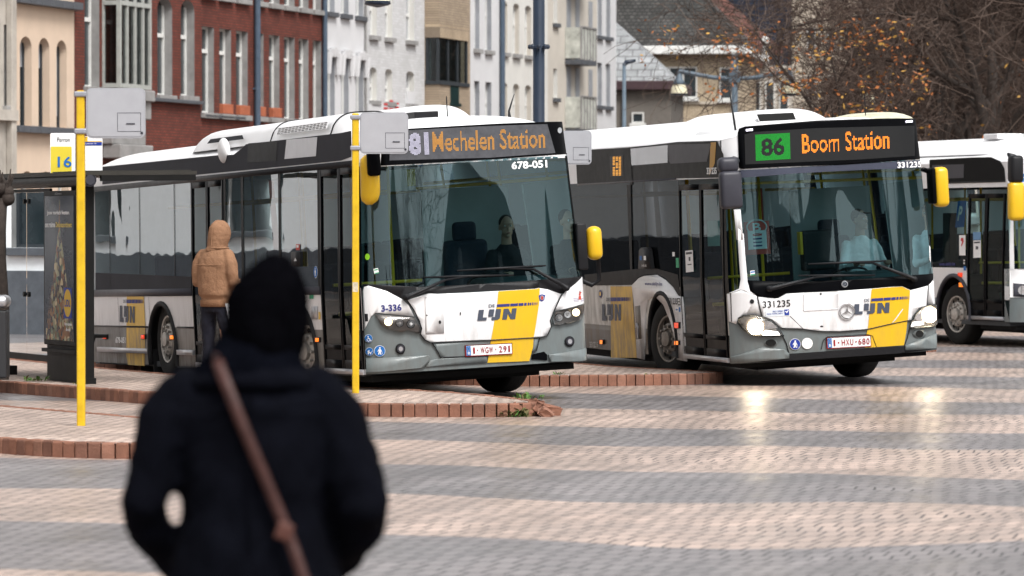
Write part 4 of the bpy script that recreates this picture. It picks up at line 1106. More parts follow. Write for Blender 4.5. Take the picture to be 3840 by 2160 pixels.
def body(b, name_white, arches, bottom_f=0.36, bottom_s=0.34, glass_z=(1.22, 2.56), band_z=(1.26, 2.42), mats=None, led_z=2.56):
    """the closed shell shared by the buses: front below and above the windscreen, flanks, roof, rear, floor"""
    W, G = mats['upper'], mats['bumper']
    # front, lower and upper sheet
    h = lambda z: b.hw(z)
    b.decal('front_panel', 'f', [[(-h(bottom_f), bottom_f), (h(bottom_f), bottom_f), (h(1.0), 1.0), (h(glass_z[0]), glass_z[0]), (-h(glass_z[0]), glass_z[0]), (-h(1.0), 1.0)]], 0.0, G, coords='b')
    zl = b.zled
    n = 24
    top = [(h(zl) * (-1 + 2 * i / n), zl - 0.08 * abs(-1 + 2 * i / n) ** 4) for i in range(n + 1)]
    b.decal('front_header', 'f', [[(-h(led_z), led_z), (h(led_z), led_z)] + [(x, z) for x, z in reversed(top)]], 0.0, W, coords='b')
    # roof
    bm = B(); nx = 28
    ysta = [0, 0.02, 0.06, 0.12, 0.2, 0.3, 0.42, 0.6, 1.5, 4, 8, b.L - 0.4, b.L - 0.15, b.L]
    rows = []
    for y in ysta:
        row = []
        for i in range(nx + 1):
            t = -1 + 2 * i / nx
            # denser near the edges
            t = math.copysign(1 - (1 - abs(t)) ** 1.6, t)
            x = t * h(2.78)
            zt = zl - 0.08 + (b.crown - zl + 0.08) * (1 - abs(t) ** 3.2) ** 0.8 if abs(t) < 1 else zl - 0.08
            zb = min(zt, zl - 0.08 * t ** 4)
            if y < 0.6: g = math.sqrt(max(0, 1 - (1 - y / 0.6) ** 2))
            elif y > b.L - 0.4: g = math.sqrt(max(0, 1 - ((y - b.L + 0.4) / 0.4) ** 2))
            else: g = 1
            yy = y + b.F(x, zl) * max(0, 1 - y / 1.5)
            row.append(bm.verts.new((x, yy, zb + (zt - zb) * g)))
        rows.append(row)
    for i in range(len(rows) - 1):
        for j in range(nx): bm.faces.new((rows[i][j], rows[i][j + 1], rows[i + 1][j + 1], rows[i + 1][j]))
    roof = b.part('roof', fix(bm), K['roofwhite'], None, True)
    # flanks: lower sheet with wheel arches, cantrail
    y0 = 0.24
    def arch(c, r, zc=0.5):
        th0 = math.asin(min(1, (zc - bottom_s) / r))
        return [(c - r * math.cos(a), zc + r * math.sin(a)) for a in [-th0 + (math.pi + 2 * th0) * k / 14 for k in range(15)]]
    low = [(y0, bottom_s)]
    for c, r in arches: low += arch(c, r)
    low += [(b.L - 0.1, bottom_s), (b.L - 0.1, band_z[0]), (y0 + 0.02, band_z[0])]
    top_z = zl - 0.08
    for k, nm in (('s', 'right'), ('l', 'left')):
        if k == 'l':
            b.decal('flank_panel', k, [low], 0.0, W, coords='b')
        b.decal('cantrail', k, [[(y0 + 0.12, band_z[1]), (b.L - 0.1, band_z[1]), (b.L - 0.1, top_z), (y0 + 0.17, top_z)]], 0.0, W if k == 's' else K['band'], coords='b')
    b.decal('window_band', 'l', [[(y0 + 0.05, band_z[0]), (b.L - 0.3, band_z[0]), (b.L - 0.3, band_z[1]), (y0 + 0.1, band_z[1])]], 0.0, K['farg'], coords='b')
    for y in [0.9, 2.4, 3.9, 5.4, 6.9, 8.4, 9.9]:
        b.decal('pillar', 'l', [[(y, band_z[0]), (y + 0.1, band_z[0]), (y + 0.1, band_z[1]), (y, band_z[1])]], 0.004, K['plastic'], coords='b')
    # rear wall, floor, ceiling, underside
    bm = B(); hb = 1.26
    f = bm.faces.new([bm.verts.new(v) for v in ((-hb, b.L - 0.1, bottom_s), (hb, b.L - 0.1, bottom_s), (h(top_z), b.L - 0.1, top_z), (-h(top_z), b.L - 0.1, top_z))])
    b.part('rear_panel', bm, W)
    bm = B(); box(bm, -1.22, 1.22, 0.34, b.L - 0.15, 0.335, 0.40, 0)
    b.part('floor', bm, K['floor'])
    bm = B(); f = bm.faces.new([bm.verts.new(v) for v in ((-h(2.6) + 0.02, 0.75, 2.62), (h(2.6) - 0.02, 0.75, 2.62), (h(2.6) - 0.02, b.L - 0.2, 2.62), (-h(2.6) + 0.02, b.L - 0.2, 2.62))])
    b.part('ceiling', bm, K['ceil'])
    bm = B(); box(bm, -0.85, 0.85, 0.55, b.L - 0.8, 0.22, 0.334); box(bm, -1.15, 1.15, 0.28, 1.5, 0.27, 0.334); box(bm, -1.2, 1.2, 3.6, 7.6, 0.24, 0.334)
    b.part('underbody', bm, K['under'])
    return roof
def wheel(b, xc, y, steer, r=0.48, wd=0.29, zc=None, dull=False, side=-1):
    """wheel > tyre, rim; stands level on the ground whatever the body does"""
    w_ = bpy.data.objects.new('wheel', None); COL.objects.link(w_); w_.parent = b.root; w_.empty_display_size = 0.2
    w_.location = (xc, y, r); w_.rotation_euler = (0, 0, steer)
    bm = B(); h = wd / 2
    lathe(bm, [(r * 0.60, -h * 0.9), (r * 0.66, -h), (r * 0.93, -h * 0.97), (r * 0.99, -h * 0.78), (r, -h * 0.5), (r, h * 0.5), (r * 0.99, h * 0.78), (r * 0.93, h * 0.97), (r * 0.66, h), (r * 0.6, h * 0.9)], 40)
    bm2 = [bm]
    for gx in (-0.55, -0.2, 0.2, 0.55):
        lathe(bm, [(r * 1.002, h * gx - 0.006), (r * 1.004, h * gx), (r * 1.002, h * gx + 0.006)], 40)
    obj('tyre', fix(bm), K['tyre'], w_, True)
    bm = B(); sg = side
    lathe(bm, [(r * 0.61, sg * h * 0.9), (r * 0.60, sg * h * 0.98), (r * 0.56, sg * h * 0.95), (r * 0.53, sg * h * 0.4), (r * 0.44, sg * h * 0.35), (r * 0.40, sg * h * 0.9), (r * 0.26, sg * h * 1.05), (r * 0.24, sg * h * 0.9), (r * 0.20, sg * h * 0.95), (r * 0.19, sg * h * 1.25), (r * 0.02, sg * h * 1.3), (0.001, sg * h * 1.3)], 32)
    for k in range(10):
        a = 2 * math.pi * k / 10
        tube(bm, [(sg * h * 0.95, r * 0.33 * math.cos(a), r * 0.33 * math.sin(a)), (sg * h * 1.22, r * 0.33 * math.cos(a), r * 0.33 * math.sin(a))], 0.017, 8)
    for k in range(10):
        a = 2 * math.pi * (k + 0.5) / 10; c = Vector((sg * h * 0.66, r * 0.485 * math.cos(a), r * 0.485 * math.sin(a)))
        vs = [bm.verts.new(c + Vector((sg * 0.012, 0.03 * math.cos(q) , 0.03 * math.sin(q)))) for q in [i * math.pi / 5 for i in range(10)]]
        f = bm.faces.new(vs); f.material_index = 1
    obj('rim', fix(bm), [K['rim'] if dull else K['hub'], K['under']], w_, False)
    return w_
def seat_mesh(bm, x, y, z, w_=0.44):
    box(bm, x - w_ / 2, x + w_ / 2, y - 0.2, y + 0.22, z + 0.38, z + 0.47, bev=0.03)
    box(bm, x - w_ / 2, x + w_ / 2, y + 0.2, y + 0.28, z + 0.44, z + 1.1, bev=0.035)
    box(bm, x - 0.06, x + 0.06, y - 0.05, y + 0.1, z, z + 0.385)
def interior(b, rail_x=-0.25, n=8, big=False):
    for k in range(n):
        for x in ((-0.95, -0.5) if k > 1 else (-0.95,)) + ((0.5, 0.95) if k else ()):
            bm = B(); seat_mesh(bm, x, 2.5 + 0.95 * k, 0.40 + (0.2 if k > 4 else 0))
            b.part('seat', bm, K['seat'])
    bm = B()
    for y, x in ((1.75, -0.35), (3.2, -0.3), (5.0, -0.3), (5.0, 0.3), (7.0, 0.3), (7.0, -0.3)):
        tube(bm, [(x, y, 0.4), (x, y, 2.62)], 0.019, 8)
    tube(bm, [(-1.05, 1.75, 1.30), (-0.02, 1.75, 1.30)], 0.019, 8); tube(bm, [(-1.0, 1.75, 0.98), (-0.2, 1.75, 0.98), (-0.05, 1.75, 0.92), (0, 1.75, 0.8)], 0.022, 8)
    tube(bm, [(-0.5, 1.8, 2.3), (-0.5, 10, 2.3)], 0.019, 8); tube(bm, [(0.5, 2.2, 2.3), (0.5, 10, 2.3)], 0.019, 8)
    tube(bm, [(-0.55, 1.4, 0.4), (-0.55, 1.4, 1.1)], 0.019, 8)
    b.part('handrail', bm, K['railyellow'], None, True)
    # dashboard on the driver's side (image right), instrument hood, steering wheel
    bm = B()
    box(bm, 0.0, 1.12, 0.34, 0.85, 0.42, 1.17, bev=0.06); box(bm, 0.22, 1.1, 0.42, 0.95, 1.1, 1.30, bev=0.08)
    box(bm, -1.1, 0.0, 0.36, 0.5, 0.42, 1.12, bev=0.04)
    d = b.part('dashboard', bm, K['dash'], None, True)
    bm = B(); c = Vector((0.5, 1.05, 1.26)); n_ = 28
    ring = [c + Vector((0.22 * math.cos(2 * math.pi * i / n_), 0.22 * math.sin(2 * math.pi * i / n_) * 0.9, 0.22 * math.sin(2 * math.pi * i / n_) * -0.38)) for i in range(n_ + 1)]
    tube(bm, ring, 0.015, 6, cap=False)
    for i in (0, 9, 19): tube(bm, [c + Vector((0, 0, -0.03)), ring[i]], 0.012, 5)
    tube(bm, [c + Vector((0, 0, -0.02)), (0.5, 0.9, 1.0)], 0.04, 8)
    b.part('steering_wheel', bm, K['plastic'], None, True)
    bm = B(); box(bm, 0.26, 0.78, 1.72, 1.86, 0.85, 1.72, bev=0.06); box(bm, 0.26, 0.78, 1.3, 1.75, 0.78, 0.9, bev=0.04); box(bm, 0.38, 0.66, 1.74, 1.84, 1.7, 1.92, bev=0.05)
    b.part('driver_seat', bm, K['seat'], None, True)
    bm = B(); box(bm, 0.12, 0.15, 1.0, 2.0, 0.42, 1.2); box(bm, 0.12, 1.15, 2.02, 2.05, 0.42, 2.3)
    b.part('cab_partition', bm, K['ceil'])
def wiper(b, p, q, r1, r2):
    """pivot p, elbow to q, blade from r1 to r2 (pixels)"""
    bm = B()
    def P(v, o): a = b.px('f', v); return b.pos('f', a[0], a[1], o)
    tube(bm, [P(p, 0.02), P(p, 0.075)], 0.035, 10)
    tube(bm, [P(p, 0.06), P(((p[0] * 3 + q[0]) / 4, (p[1] * 3 + q[1]) / 4), 0.085), P(q, 0.06)], [0.028, 0.024, 0.014], 8)
    m_ = ((r1[0] + r2[0]) / 2, (r1[1] + r2[1]) / 2)
    tube(bm, [P(r1, 0.03), P(m_, 0.045), P(r2, 0.03)], [0.010, 0.016, 0.010], 6)
    tube(bm, [P(q, 0.06), P(m_, 0.045)], 0.012, 6)
    return b.part('wiper', bm, K['plastic'], None, True)
def plate(b, p0, p1, h, chars, xs, colr):
    u = [[(0, 0), (1, 0), (1, 1), (0, 1)]]
    bp = b.decal('number_plate', 'f', b.aff([[(-.02, -.10), (1.02, -.10), (1.02, 1.10), (-.02, 1.10)]], p0, p1, h), 0.028, colr, thick=0.02)
    b.decal('plate_face', 'f', b.aff([[(-.003, -.02), (1.003, -.02), (1.003, 1.02), (-.003, 1.02)]], p0, p1, h), 0.031, K['paper'], bp)
    b.decal('euro_band', 'f', b.aff([[(0, 0), (.095, 0), (.095, 1), (0, 1)]], p0, p1, h), 0.034, K['signblue'], bp)
    b.decal('country_letter', 'f', b.aff([[(.025 + .05 * x, .1 + .28 * y) for x, y in f] for f in text2d('B', 0.01)], p0, p1, h), 0.037, K['paper'], bp, grid=False)
    st = []
    for k in range(12):
        a = 2 * math.pi * k / 12; cx, cy = .048 + .026 * math.cos(a), .68 + .2 * math.sin(a)
        st.append([(cx - .004, cy - .02), (cx + .004, cy - .02), (cx + .004, cy + .02), (cx - .004, cy + .02)])
    b.decal('euro_stars', 'f', b.aff(st, p0, p1, h), 0.037, K['yellow'], bp, grid=False)
    pl = []
    for (s_, xa, xb) in xs:
        if s_ == '.': pl.append([(xa, .42), (xb, .42), (xb, .58), (xa, .58)])
        else: pl += [[(xa + (xb - xa) * x, .16 + .66 * y) for x, y in f] for f in text2d(s_, 0.012)]
    b.decal('plate_number', 'f', b.aff(pl, p0, p1, h), 0.037, colr, bp, grid=False)
    return bp
WALKER = [ell(.5, .82, .09, .09, 14), [(.38, .70), (.60, .70), (.72, .45), (.66, .42), (.60, .56), (.60, .42), (.66, .12), (.56, .12), (.50, .38), (.42, .12), (.32, .12), (.38, .42), (.38, .56), (.30, .42), (.24, .46)], [(.70, .44), (.73, .44), (.80, .14), (.77, .14)]]
WHEELCH = [ell(.42, .80, .09, .09, 14), [(.36, .68), (.48, .68), (.50, .52), (.68, .52), (.78, .22), (.88, .26), (.90, .18), (.72, .12), (.60, .42), (.38, .42)], [(.36, .46), (.30, .36), (.32, .22), (.44, .13), (.58, .16), (.64, .26), (.68, .18), (.58, .07), (.42, .04), (.26, .14), (.20, .30), (.26, .46)]]
PRAM = [[(.22, .42), (.78, .42), (.72, .30), (.30, .30)], [(.22, .46), (.50, .46), (.50, .74), (.34, .68), (.24, .58)], ell(.34, .2, .09, .09, 14), ell(.66, .2, .09, .09, 14), [(.74, .44), (.90, .66), (.94, .62), (.80, .42)]]
def round_sign(b, k, c, r, icon, off=0.012, col=None):
    def e(rr): return [(c[0] + rr * math.cos(a), c[1] + rr * 1.02 * math.sin(a)) for a in [2 * math.pi * i / 28 for i in range(28)]]
    o = b.decal('pictogram_sticker', k, [e(r)], off, K['paper'])
    if col: b.decal('sticker_field', k, [e(r * 0.93)], off + 0.003, col, o)
    if icon: b.decal('pictogram', k, b.aff(icon, (c[0] - r * 0.85, c[1] + r * 0.85), (c[0] + r * 0.85, c[1] + r * 0.85), r * 1.7), off + 0.006, K['paper'], o)
    return o
def dash_logo(b, k, l0, l1, lh, d0, d1, dh, e0, e1, eh, off):
    b.decal('logo_lettering', k, b.aff(LOGO, l0, l1, lh), off, K['slate'])
    b.decal('logo_dashes', k, b.aff(DASH, d0, d1, dh), off, K['navy'])
    b.text('logo_word', k, 'DE', e0, e1, eh, off, K['slate'], bold=0.02)
def disc(c, rx, ry, n=22): return [(c[0] + rx * math.cos(2 * math.pi * i / n), c[1] + ry * math.sin(2 * math.pi * i / n)) for i in range(n)]
def mirror(b, x0, x1, y0, y1, yl, depth, m, arm=None, face=None, bev=0.07, taper=0.0):
    """mirror housing from its pixel box at body depth yl"""
    p = b.plane(x0, y1, yl); q = b.plane(x1, y0, yl)
    bm = B(); vs = box(bm, p.x, q.x, yl - depth / 2, yl + depth / 2, p.z, q.z, bev=min(bev, (q.x - p.x) * 0.45))
    o = b.part('mirror', fix(bm), m, None, True)
    bm = B()
    ins = 0.03
    f = bm.faces.new([bm.verts.new(v) for v in ((p.x + ins, yl + depth / 2 + 0.004, p.z + ins), (q.x - ins, yl + depth / 2 + 0.004, p.z + ins), (q.x - ins, yl + depth / 2 + 0.004, q.z - ins), (p.x + ins, yl + depth / 2 + 0.004, q.z - ins))])
    b.part('mirror_glass', bm, K['chrome'], o)
    if arm:
        bm = B(); tube(bm, arm, 0.026, 8); b.part('mirror_arm', bm, K['plastic'], o, True)
    return o

# ------------------------------------------------------------------ first bus (route 81)
th1, ro1 = R(20.5), R(2.9)
b1 = Bus('city_bus', 'white and yellow city bus with amber dot display, turning out of the platform with a right wheel under it', -0.32, 45.24, th1, ro1, L=11.3, hw0=1.285, taper=0.075, zled=2.88, crown=3.06, lean=0.085, pitch=R(1.0))
b1.root['label'] = 'white bus with an amber dim route display reading 81, nearest to the yellow poles'
roof1 = body(b1, 'white', [(2.3, 0.60), (7.9, 0.60)], bottom_f=0.36, mats=dict(upper=K['roofwhite'], bumper=K['grey']), glass_z=(1.20, 2.58), led_z=2.55, band_z=(1.28, 2.60))
interior(b1, n=7)
b = b1
b.decal('windscreen', 'f', [[(-b.hw(1.2), 1.20), (b.hw(1.2), 1.20), (b.hw(2.57), 2.57), (-b.hw(2.57), 2.57)]], 0.0, K['wind'], coords='b')
for sg in (-1, 1): b.decal('windscreen_frame', 'f', [[(sg * b.hw(1.2), 1.2), (sg * (b.hw(1.2) - 0.035), 1.2), (sg * (b.hw(2.57) - 0.035), 2.57), (sg * b.hw(2.57), 2.57)]], 0.004, K['black'], coords='b')
# black apron under the windscreen
b.decal('apron', 'f', [Z('B', (72, 412), (600, 440), (1200, 412), (1700, 376), (2160, 338), (2170, 345), (1960, 500), (1925, 498), (1720, 445), (1690, 452), (1100, 485), (770, 500), (690, 495), (480, 560), (430, 545), (140, 432), (78, 436))], 0.005, K['plastic'], thick=0.006)
# white wings and bonnet
wing = K['white']
b.decal('wing_panel', 'f', [Z('B', (74, 480), (84, 440), (125, 428), (300, 480), (440, 555), (500, 610), (555, 718), (190, 682), (150, 715), (92, 830), (84, 828))], 0.014, wing, thick=0.012)
b.decal('wing_panel', 'f', [Z('B', (2165, 342), (2178, 352), (2182, 590), (2150, 592), (1876, 665), (1890, 610), (1930, 530), (1975, 480))], 0.014, wing, thick=0.012)
bon = Z('B', (484, 566), (690, 500), (770, 506), (1100, 492), (1690, 458), (1720, 450), (1800, 462), (1928, 506), (1900, 560), (1862, 660), (1825, 760), (1838, 805), (1820, 860), (1790, 895), (1740, 908), (1250, 935), (720, 955), (690, 955), (650, 930), (610, 880), (625, 830), (600, 760), (560, 690), (545, 640))
b.decal('bonnet', 'f', [bon], 0.016, wing, thick=0.014)
b.decal('bonnet_stripe', 'f', [Z('B', (1340, 480), (1690, 459), (1720, 451), (1728, 452), (1722, 600), (1672, 911), (1272, 933), (1330, 590))], 0.020, K['yellow'])
b.decal('bumper_stripe', 'f', [Z('B', (1272, 939), (1672, 915), (1668, 1000), (1632, 1134), (1240, 1150), (1262, 1030))], 0.012, K['yellow'])
# bumper relief: recessed plate field and corner steps
b.decal('bumper_insert', 'f', [Z('B', (725, 965), (1268, 940), (1262, 1060), (1240, 1085), (800, 1098), (780, 1080), (760, 1010)), Z('B', (1674, 915), (1725, 912), (1700, 1035), (1655, 1055))], 0.010, K['grey'], thick=0.01)
b.decal('bumper_lip', 'f', [Z('B', (90, 1110), (690, 1080), (700, 1120), (640, 1195), (190, 1240), (90, 1240)), Z('B', (1810, 1075), (2198, 1010), (2200, 1120), (2100, 1140), (1825, 1138))], 0.030, K['grey'], thick=0.03)
b.decal('towing_recess', 'f', [Z('B', (1655, 1072), (1770, 1045), (1800, 1075), (1800, 1128), (1650, 1118))], 0.012, K['black'])
b.decal('lower_strip', 'f', [Z('B', (700, 1125), (820, 1110), (1235, 1092), (1235, 1150), (650, 1190))], 0.014, K['grey'], thick=0.012)
# panel seams
bm = B()
def seam(b, bm, k, pts, off=0.022, r_=0.006):
    P = [b.pos(k, *b.px(k, p), off) for p in pts]; tube(bm, P, r_, 5)
seam(b, bm, 'f', Z('B', (480, 560), (545, 650), (600, 760), (622, 830), (610, 880), (650, 935), (700, 960), (1260, 938), (1740, 911), (1800, 895), (1838, 805), (1826, 755), (1862, 660), (1935, 510)))
seam(b, bm, 'f', Z('B', (720, 962), (770, 1040), (800, 1100), (1240, 1085)), 0.014)
seam(b, bm, 'f', Z('B', (1728, 912), (1700, 1036), (1655, 1057)), 0.014)
b.part('panel_seam', bm, K['plastic'])
# service flap, lock, badge, crest
fl = b.decal('service_flap', 'f', [Z('B', (650, 528), (820, 522), (832, 872), (660, 880))], 0.024, wing, thick=0.008)
b.decal('flap_hinge', 'f', [disc(Z('B', (660, 540))[0], 3, 3), disc(Z('B', (668, 866))[0], 3, 3)], 0.028, K['alu'], fl)
b.decal('flap_mark', 'f', [disc(Z('B', (790, 770))[0], 5, 7, 9), disc(Z('B', (668, 706))[0], 3, 3)], 0.028, K['ink'], fl)
b.decal('bonnet_lock', 'f', [disc(Z('B', (984, 690))[0], 2.4, 6)], 0.022, K['ink'])
bd = b.decal('badge', 'f', [Z('B', (1716, 520), (1747, 508), (1778, 516), (1770, 560), (1746, 575), (1724, 562))], 0.022, K['blue2'])
b.decal('badge_emblem', 'f', [disc(Z('B', (1747, 540))[0], 8, 9)], 0.025, K['alu'], bd)
b.decal('badge_figure', 'f', [Z('B', (1738, 528), (1758, 530), (1755, 556), (1747, 562), (1740, 552))], 0.028, K['red'], bd)
cr = b.decal('city_crest', 'f', [Z('B', (2043, 540), (2092, 548), (2092, 560), (2043, 552)), Z('B', (2116, 548), (2152, 536), (2152, 548), (2116, 560)), Z('B', (2046, 560), (2092, 566), (2092, 576), (2048, 572)), Z('B', (2116, 566), (2152, 556), (2150, 568), (2116, 578))], 0.018, mat('crest grey', (0.45, 0.42, 0.5), 0.6, var=0), grid=False)
b.decal('crest_figure', 'f', [Z('B', (2095, 525), (2112, 522), (2118, 556), (2090, 558)), disc(Z('B', (2103, 510))[0], 3.6, 4), Z('B', (2098, 505), (2108, 505), (2120, 492), (2098, 478))], 0.020, K['redpanel'], cr, grid=False)
b.decal('crest_staff', 'f', [Z('B', (2101, 500), (2105, 500), (2108, 475), (2120, 490), (2105, 470))], 0.022, K['ink'], cr, grid=False)
b.text('fleet_number', 'f', '3-336', Z('B', (246, 674))[0], Z('B', (435, 662))[0], 26, 0.018, K['navy'], bold=0.035)
b.text('fleet_number', 'f', '678-051', Z('A', (1640, 712))[0], Z('A', (2012, 692))[0], 29, 0.006, K['paper'], bold=0.03)
dash_logo(b, 'f', Z('B', (1142, 757))[0], Z('B', (1497, 741))[0], (5.6, -41), Z('B', (1324, 628))[0], Z('B', (1712, 607))[0], (0.5, -10), Z('B', (1250, 632))[0], Z('B', (1307, 629))[0], 11.5, 0.024)
# headlights: dark chrome housing, three lamps, the outer one lit
for side, hp, ls in ((0, Z('B', (190, 697), (560, 726), (600, 800), (612, 850), (590, 872), (480, 842), (430, 862), (300, 832), (240, 790)), [((308, 765), 38, K['lamp2']), ((416, 778), 34, K['lens']), ((520, 787), 36, K['lens'])]),
                      (1, Z('B', (2160, 600), (1872, 672), (1850, 745), (1858, 790), (1920, 795), (1960, 775), (1990, 785), (2110, 742), (2140, 690)), [((2066, 678), 36, K['lamp2']), ((1987, 698), 32, K['lens']), ((1907, 727), 34, K['lens'])])):
    hl = b.decal('headlight', 'f', [hp], 0.018, mat('headlamp housing', (0.16, 0.145, 0.135), 0.35, 0.5, var=0.2), thick=0.015)
    for c, r_, m_ in ls:
        c_ = Z('B', c)[0]; rr = r_ / 2.498
        b.decal('reflector_ring', 'f', [disc(c_, rr * 1.12, rr * 1.15)], 0.021, K['black'], hl)
        if m_ is K['lens']:
            b.decal('reflector', 'f', [disc(c_, rr, rr)], 0.024, K['chrome'], hl)
            b.decal('reflector_core', 'f', [disc(c_, rr * .4, rr * .4)], 0.028, K['paper'], hl)
        else:
            b.decal('lit_lamp', 'f', [disc(c_, rr, rr)], 0.024, K['lamp2'], hl)
    b.decal('lens_cover', 'f', [hp], 0.040, K['lens'], hl, thick=0.02)
for c in ((425, 1020), (2010, 950)):
    c_ = Z('B', c)[0]
    fg = b.decal('fog_lamp', 'f', [disc(c_, 18, 20)], 0.014, K['plastic'], thick=0.01)
    b.decal('fog_lens', 'f', [disc(c_, 13, 14)], 0.020, K['mirgrey'], fg)
    b.decal('fog_reflector', 'f', [disc(c_, 8, 9)], 0.024, K['alu'], fg)
round_sign(b, 'f', Z('B', (126, 922))[0], 15, WHEELCH, col=K['signblue'])
round_sign(b, 'f', Z('B', (134, 1046))[0], 15.5, PRAM, col=K['signblue'])
round_sign(b, 'f', Z('B', (231, 1040))[0], 21, WALKER, col=K['signblue'])
plate(b, Z('B', (1040, 1082))[0], Z('B', (1463, 1060))[0], 35, '', (('1', .145, .185), ('.', .235, .255), ('W', .315, .40), ('G', .415, .485), ('W', .50, .585), ('.', .635, .655), ('2', .715, .79), ('9', .815, .885), ('1', .925, .96)), K['platered'])
wiper(b, Z('B', (470, 535))[0], Z('B', (830, 375))[0], Z('B', (640, 350))[0], Z('B', (1480, 328))[0])
wiper(b, Z('B', (1965, 450))[0], Z('B', (1660, 275))[0], Z('B', (950, 288))[0], Z('B', (1780, 240))[0])
# route display
dp = b.decal('display_box', 'f', [Z('A', (290, 330), (560, 285), (1500, 232), (2186, 212), (2230, 380), (2262, 548), (1500, 602), (700, 650), (270, 672))], 0.006, K['black'], thick=0.006)
b.decal('display_glass', 'f', [Z('A', (362, 330), (560, 302), (1300, 262), (2010, 238), (2095, 540), (1400, 590), (362, 618))], 0.010, K['ledbgl'], dp)
b.leds('route_number', 'f', '81', Z('A', (568, 566))[0], Z('A', (776, 556))[0], 84, 0.014, K['ledW'], 17, 19, dp, bold=0.05)
b.leds('destination', 'f', 'Mechelen Station', Z('A', (812, 528))[0], Z('A', (1988, 486))[0], 75, 0.014, K['ledA'], 104, 17, dp, bold=0.012)
b.decal('side_marker', 'f', [disc(Z('A', (2140, 303))[0], 8, 11)], 0.012, K['chrome'])
# stickers on the windscreen
b.decal('round_sticker', 'f', [disc(Z('B', (118, 157))[0], 9, 12)], 0.004, K['lime'])
s_ = b.decal('inspection_sticker', 'f', [Z('B', (174, 272), (216, 262), (228, 310), (184, 320))], 0.004, K['paper'])
b.decal('sticker_print', 'f', [Z('B', (180, 278), (214, 270), (217, 280), (182, 288)), Z('B', (184, 310), (226, 301), (228, 309), (186, 318))], 0.007, K['green'], s_)
b.decal('dome_vent', 'f', [Z('B', (86, 690), (118, 692), (122, 760), (92, 762))], 0.018, K['ink'])
# paper notice hanging inside the windscreen
pp = b.plane(*Z('A', (340, 720))[0], 2.2); pq = b.plane(*Z('A', (640, 930))[0], 2.2)
bm = B(); box(bm, pp.x, pq.x, 2.2, 2.21, pq.z, pp.z); nt_ = b.part('notice_board', bm, K['paper'])
p5 = b.plane(*Z('A', (545, 715))[0], 2.19); bm = B(); box(bm, p5.x, pq.x, 2.19, 2.197, pq.z + 0.05, pp.z); b.part('yellow_field', bm, mat('pale yellow', (0.75, 0.62, 0.10), 0.6, var=0.05), nt_)
bm = B(); flat_text(bm, '1', Matrix.Translation((p5.x + 0.14, 2.187, pq.z + 0.26)) @ Matrix.Rotation(R(90), 4, 'X'), 0.05, 0.22, bold=0.02); b.part('platform_digit', bm, K['signblue'], nt_)

# right flank seen from the platform
y0 = 0.24
def arch(c, r, zc, zb):
    th0 = math.asin(min(1, (zc - zb) / r))
    return [(c - r * math.cos(a), zc + r * math.sin(a)) for a in [-th0 + (math.pi + 2 * th0) * k / 18 for k in range(19)]]
uw = lambda x, y=600: b1.px('s', (x * 1.49068, y * 1.49068))[0]
d0, d1 = uw(905), uw(808); m0, m1 = uw(563), uw(484); wsplit = uw(705)
zg = 0.83
yr = uw(412, 880); yf = 2.3
# white upper flank, grey lower flank, cut by doors and arches
def flank(b, segs, arches, zb, zs, zt, off, up, lo):
    for (a, c) in segs:
        lowp = [(a, zb)]; hip = [(a, zs)]
        for (ac, r_) in arches:
            if a < ac < c:
                ar = [p for p in arch(ac, r_, 0.5, zb)]
                lowp += [p for p in ar if p[1] <= zs and p[0] < ac]
                # split pieces left and right of the arch
                xin = math.sqrt(max(0, r_ * r_ - (zs - 0.5) ** 2)); lowp += [(ac - xin, zs)]
                b.decal('lower_panel', 's', [lowp + [(a, zs)]], off, lo, coords='b')
                hip += [(ac - xin, zs)] + [p for p in ar if p[1] > zs] + [(ac + xin, zs)]
                lowp = [(ac + xin, zs)] + [p for p in ar if p[1] <= zs and p[0] > ac]
        b.decal('lower_panel', 's', [lowp + [(c, zb), (c, zs)]], off, lo, coords='b')
        b.decal('flank_panel', 's', [hip + [(c, zs), (c, zt), (a, zt)]], off, up, coords='b')
flank(b1, [(y0, d0 - 0.02), (d1 + 0.05, m0 - 0.05), (m1 + 0.05, b1.L - 0.1)], [(yf, 0.60), (yr, 0.62)], 0.36, zg, 1.28, 0.0, K['white'], K['sidegrey'])
for c, r_ in ((yf, 0.60), (yr, 0.62)):
    bm = B(); tube(bm, [b1.pos('s', p[0], p[1], 0.0) for p in arch(c, r_, 0.5, 0.36)], 0.035, 6); b1.part('wheel_arch_trim', bm, K['rubber'], None, True)
for c in (yf, yr):
    bm = B()
    ar = arch(c, 0.62, 0.5, 0.36)
    for p, q in zip(ar, ar[1:]):
        bm.faces.new([bm.verts.new(v) for v in ((-b1.hw0 + 0.01, *p), (-b1.hw0 + 0.01, *q), (-0.75, *q), (-0.75, *p))])
    bm.faces.new([bm.verts.new((-0.75, *p)) for p in ar])
    b1.part('wheel_housing', bm, K['under'])
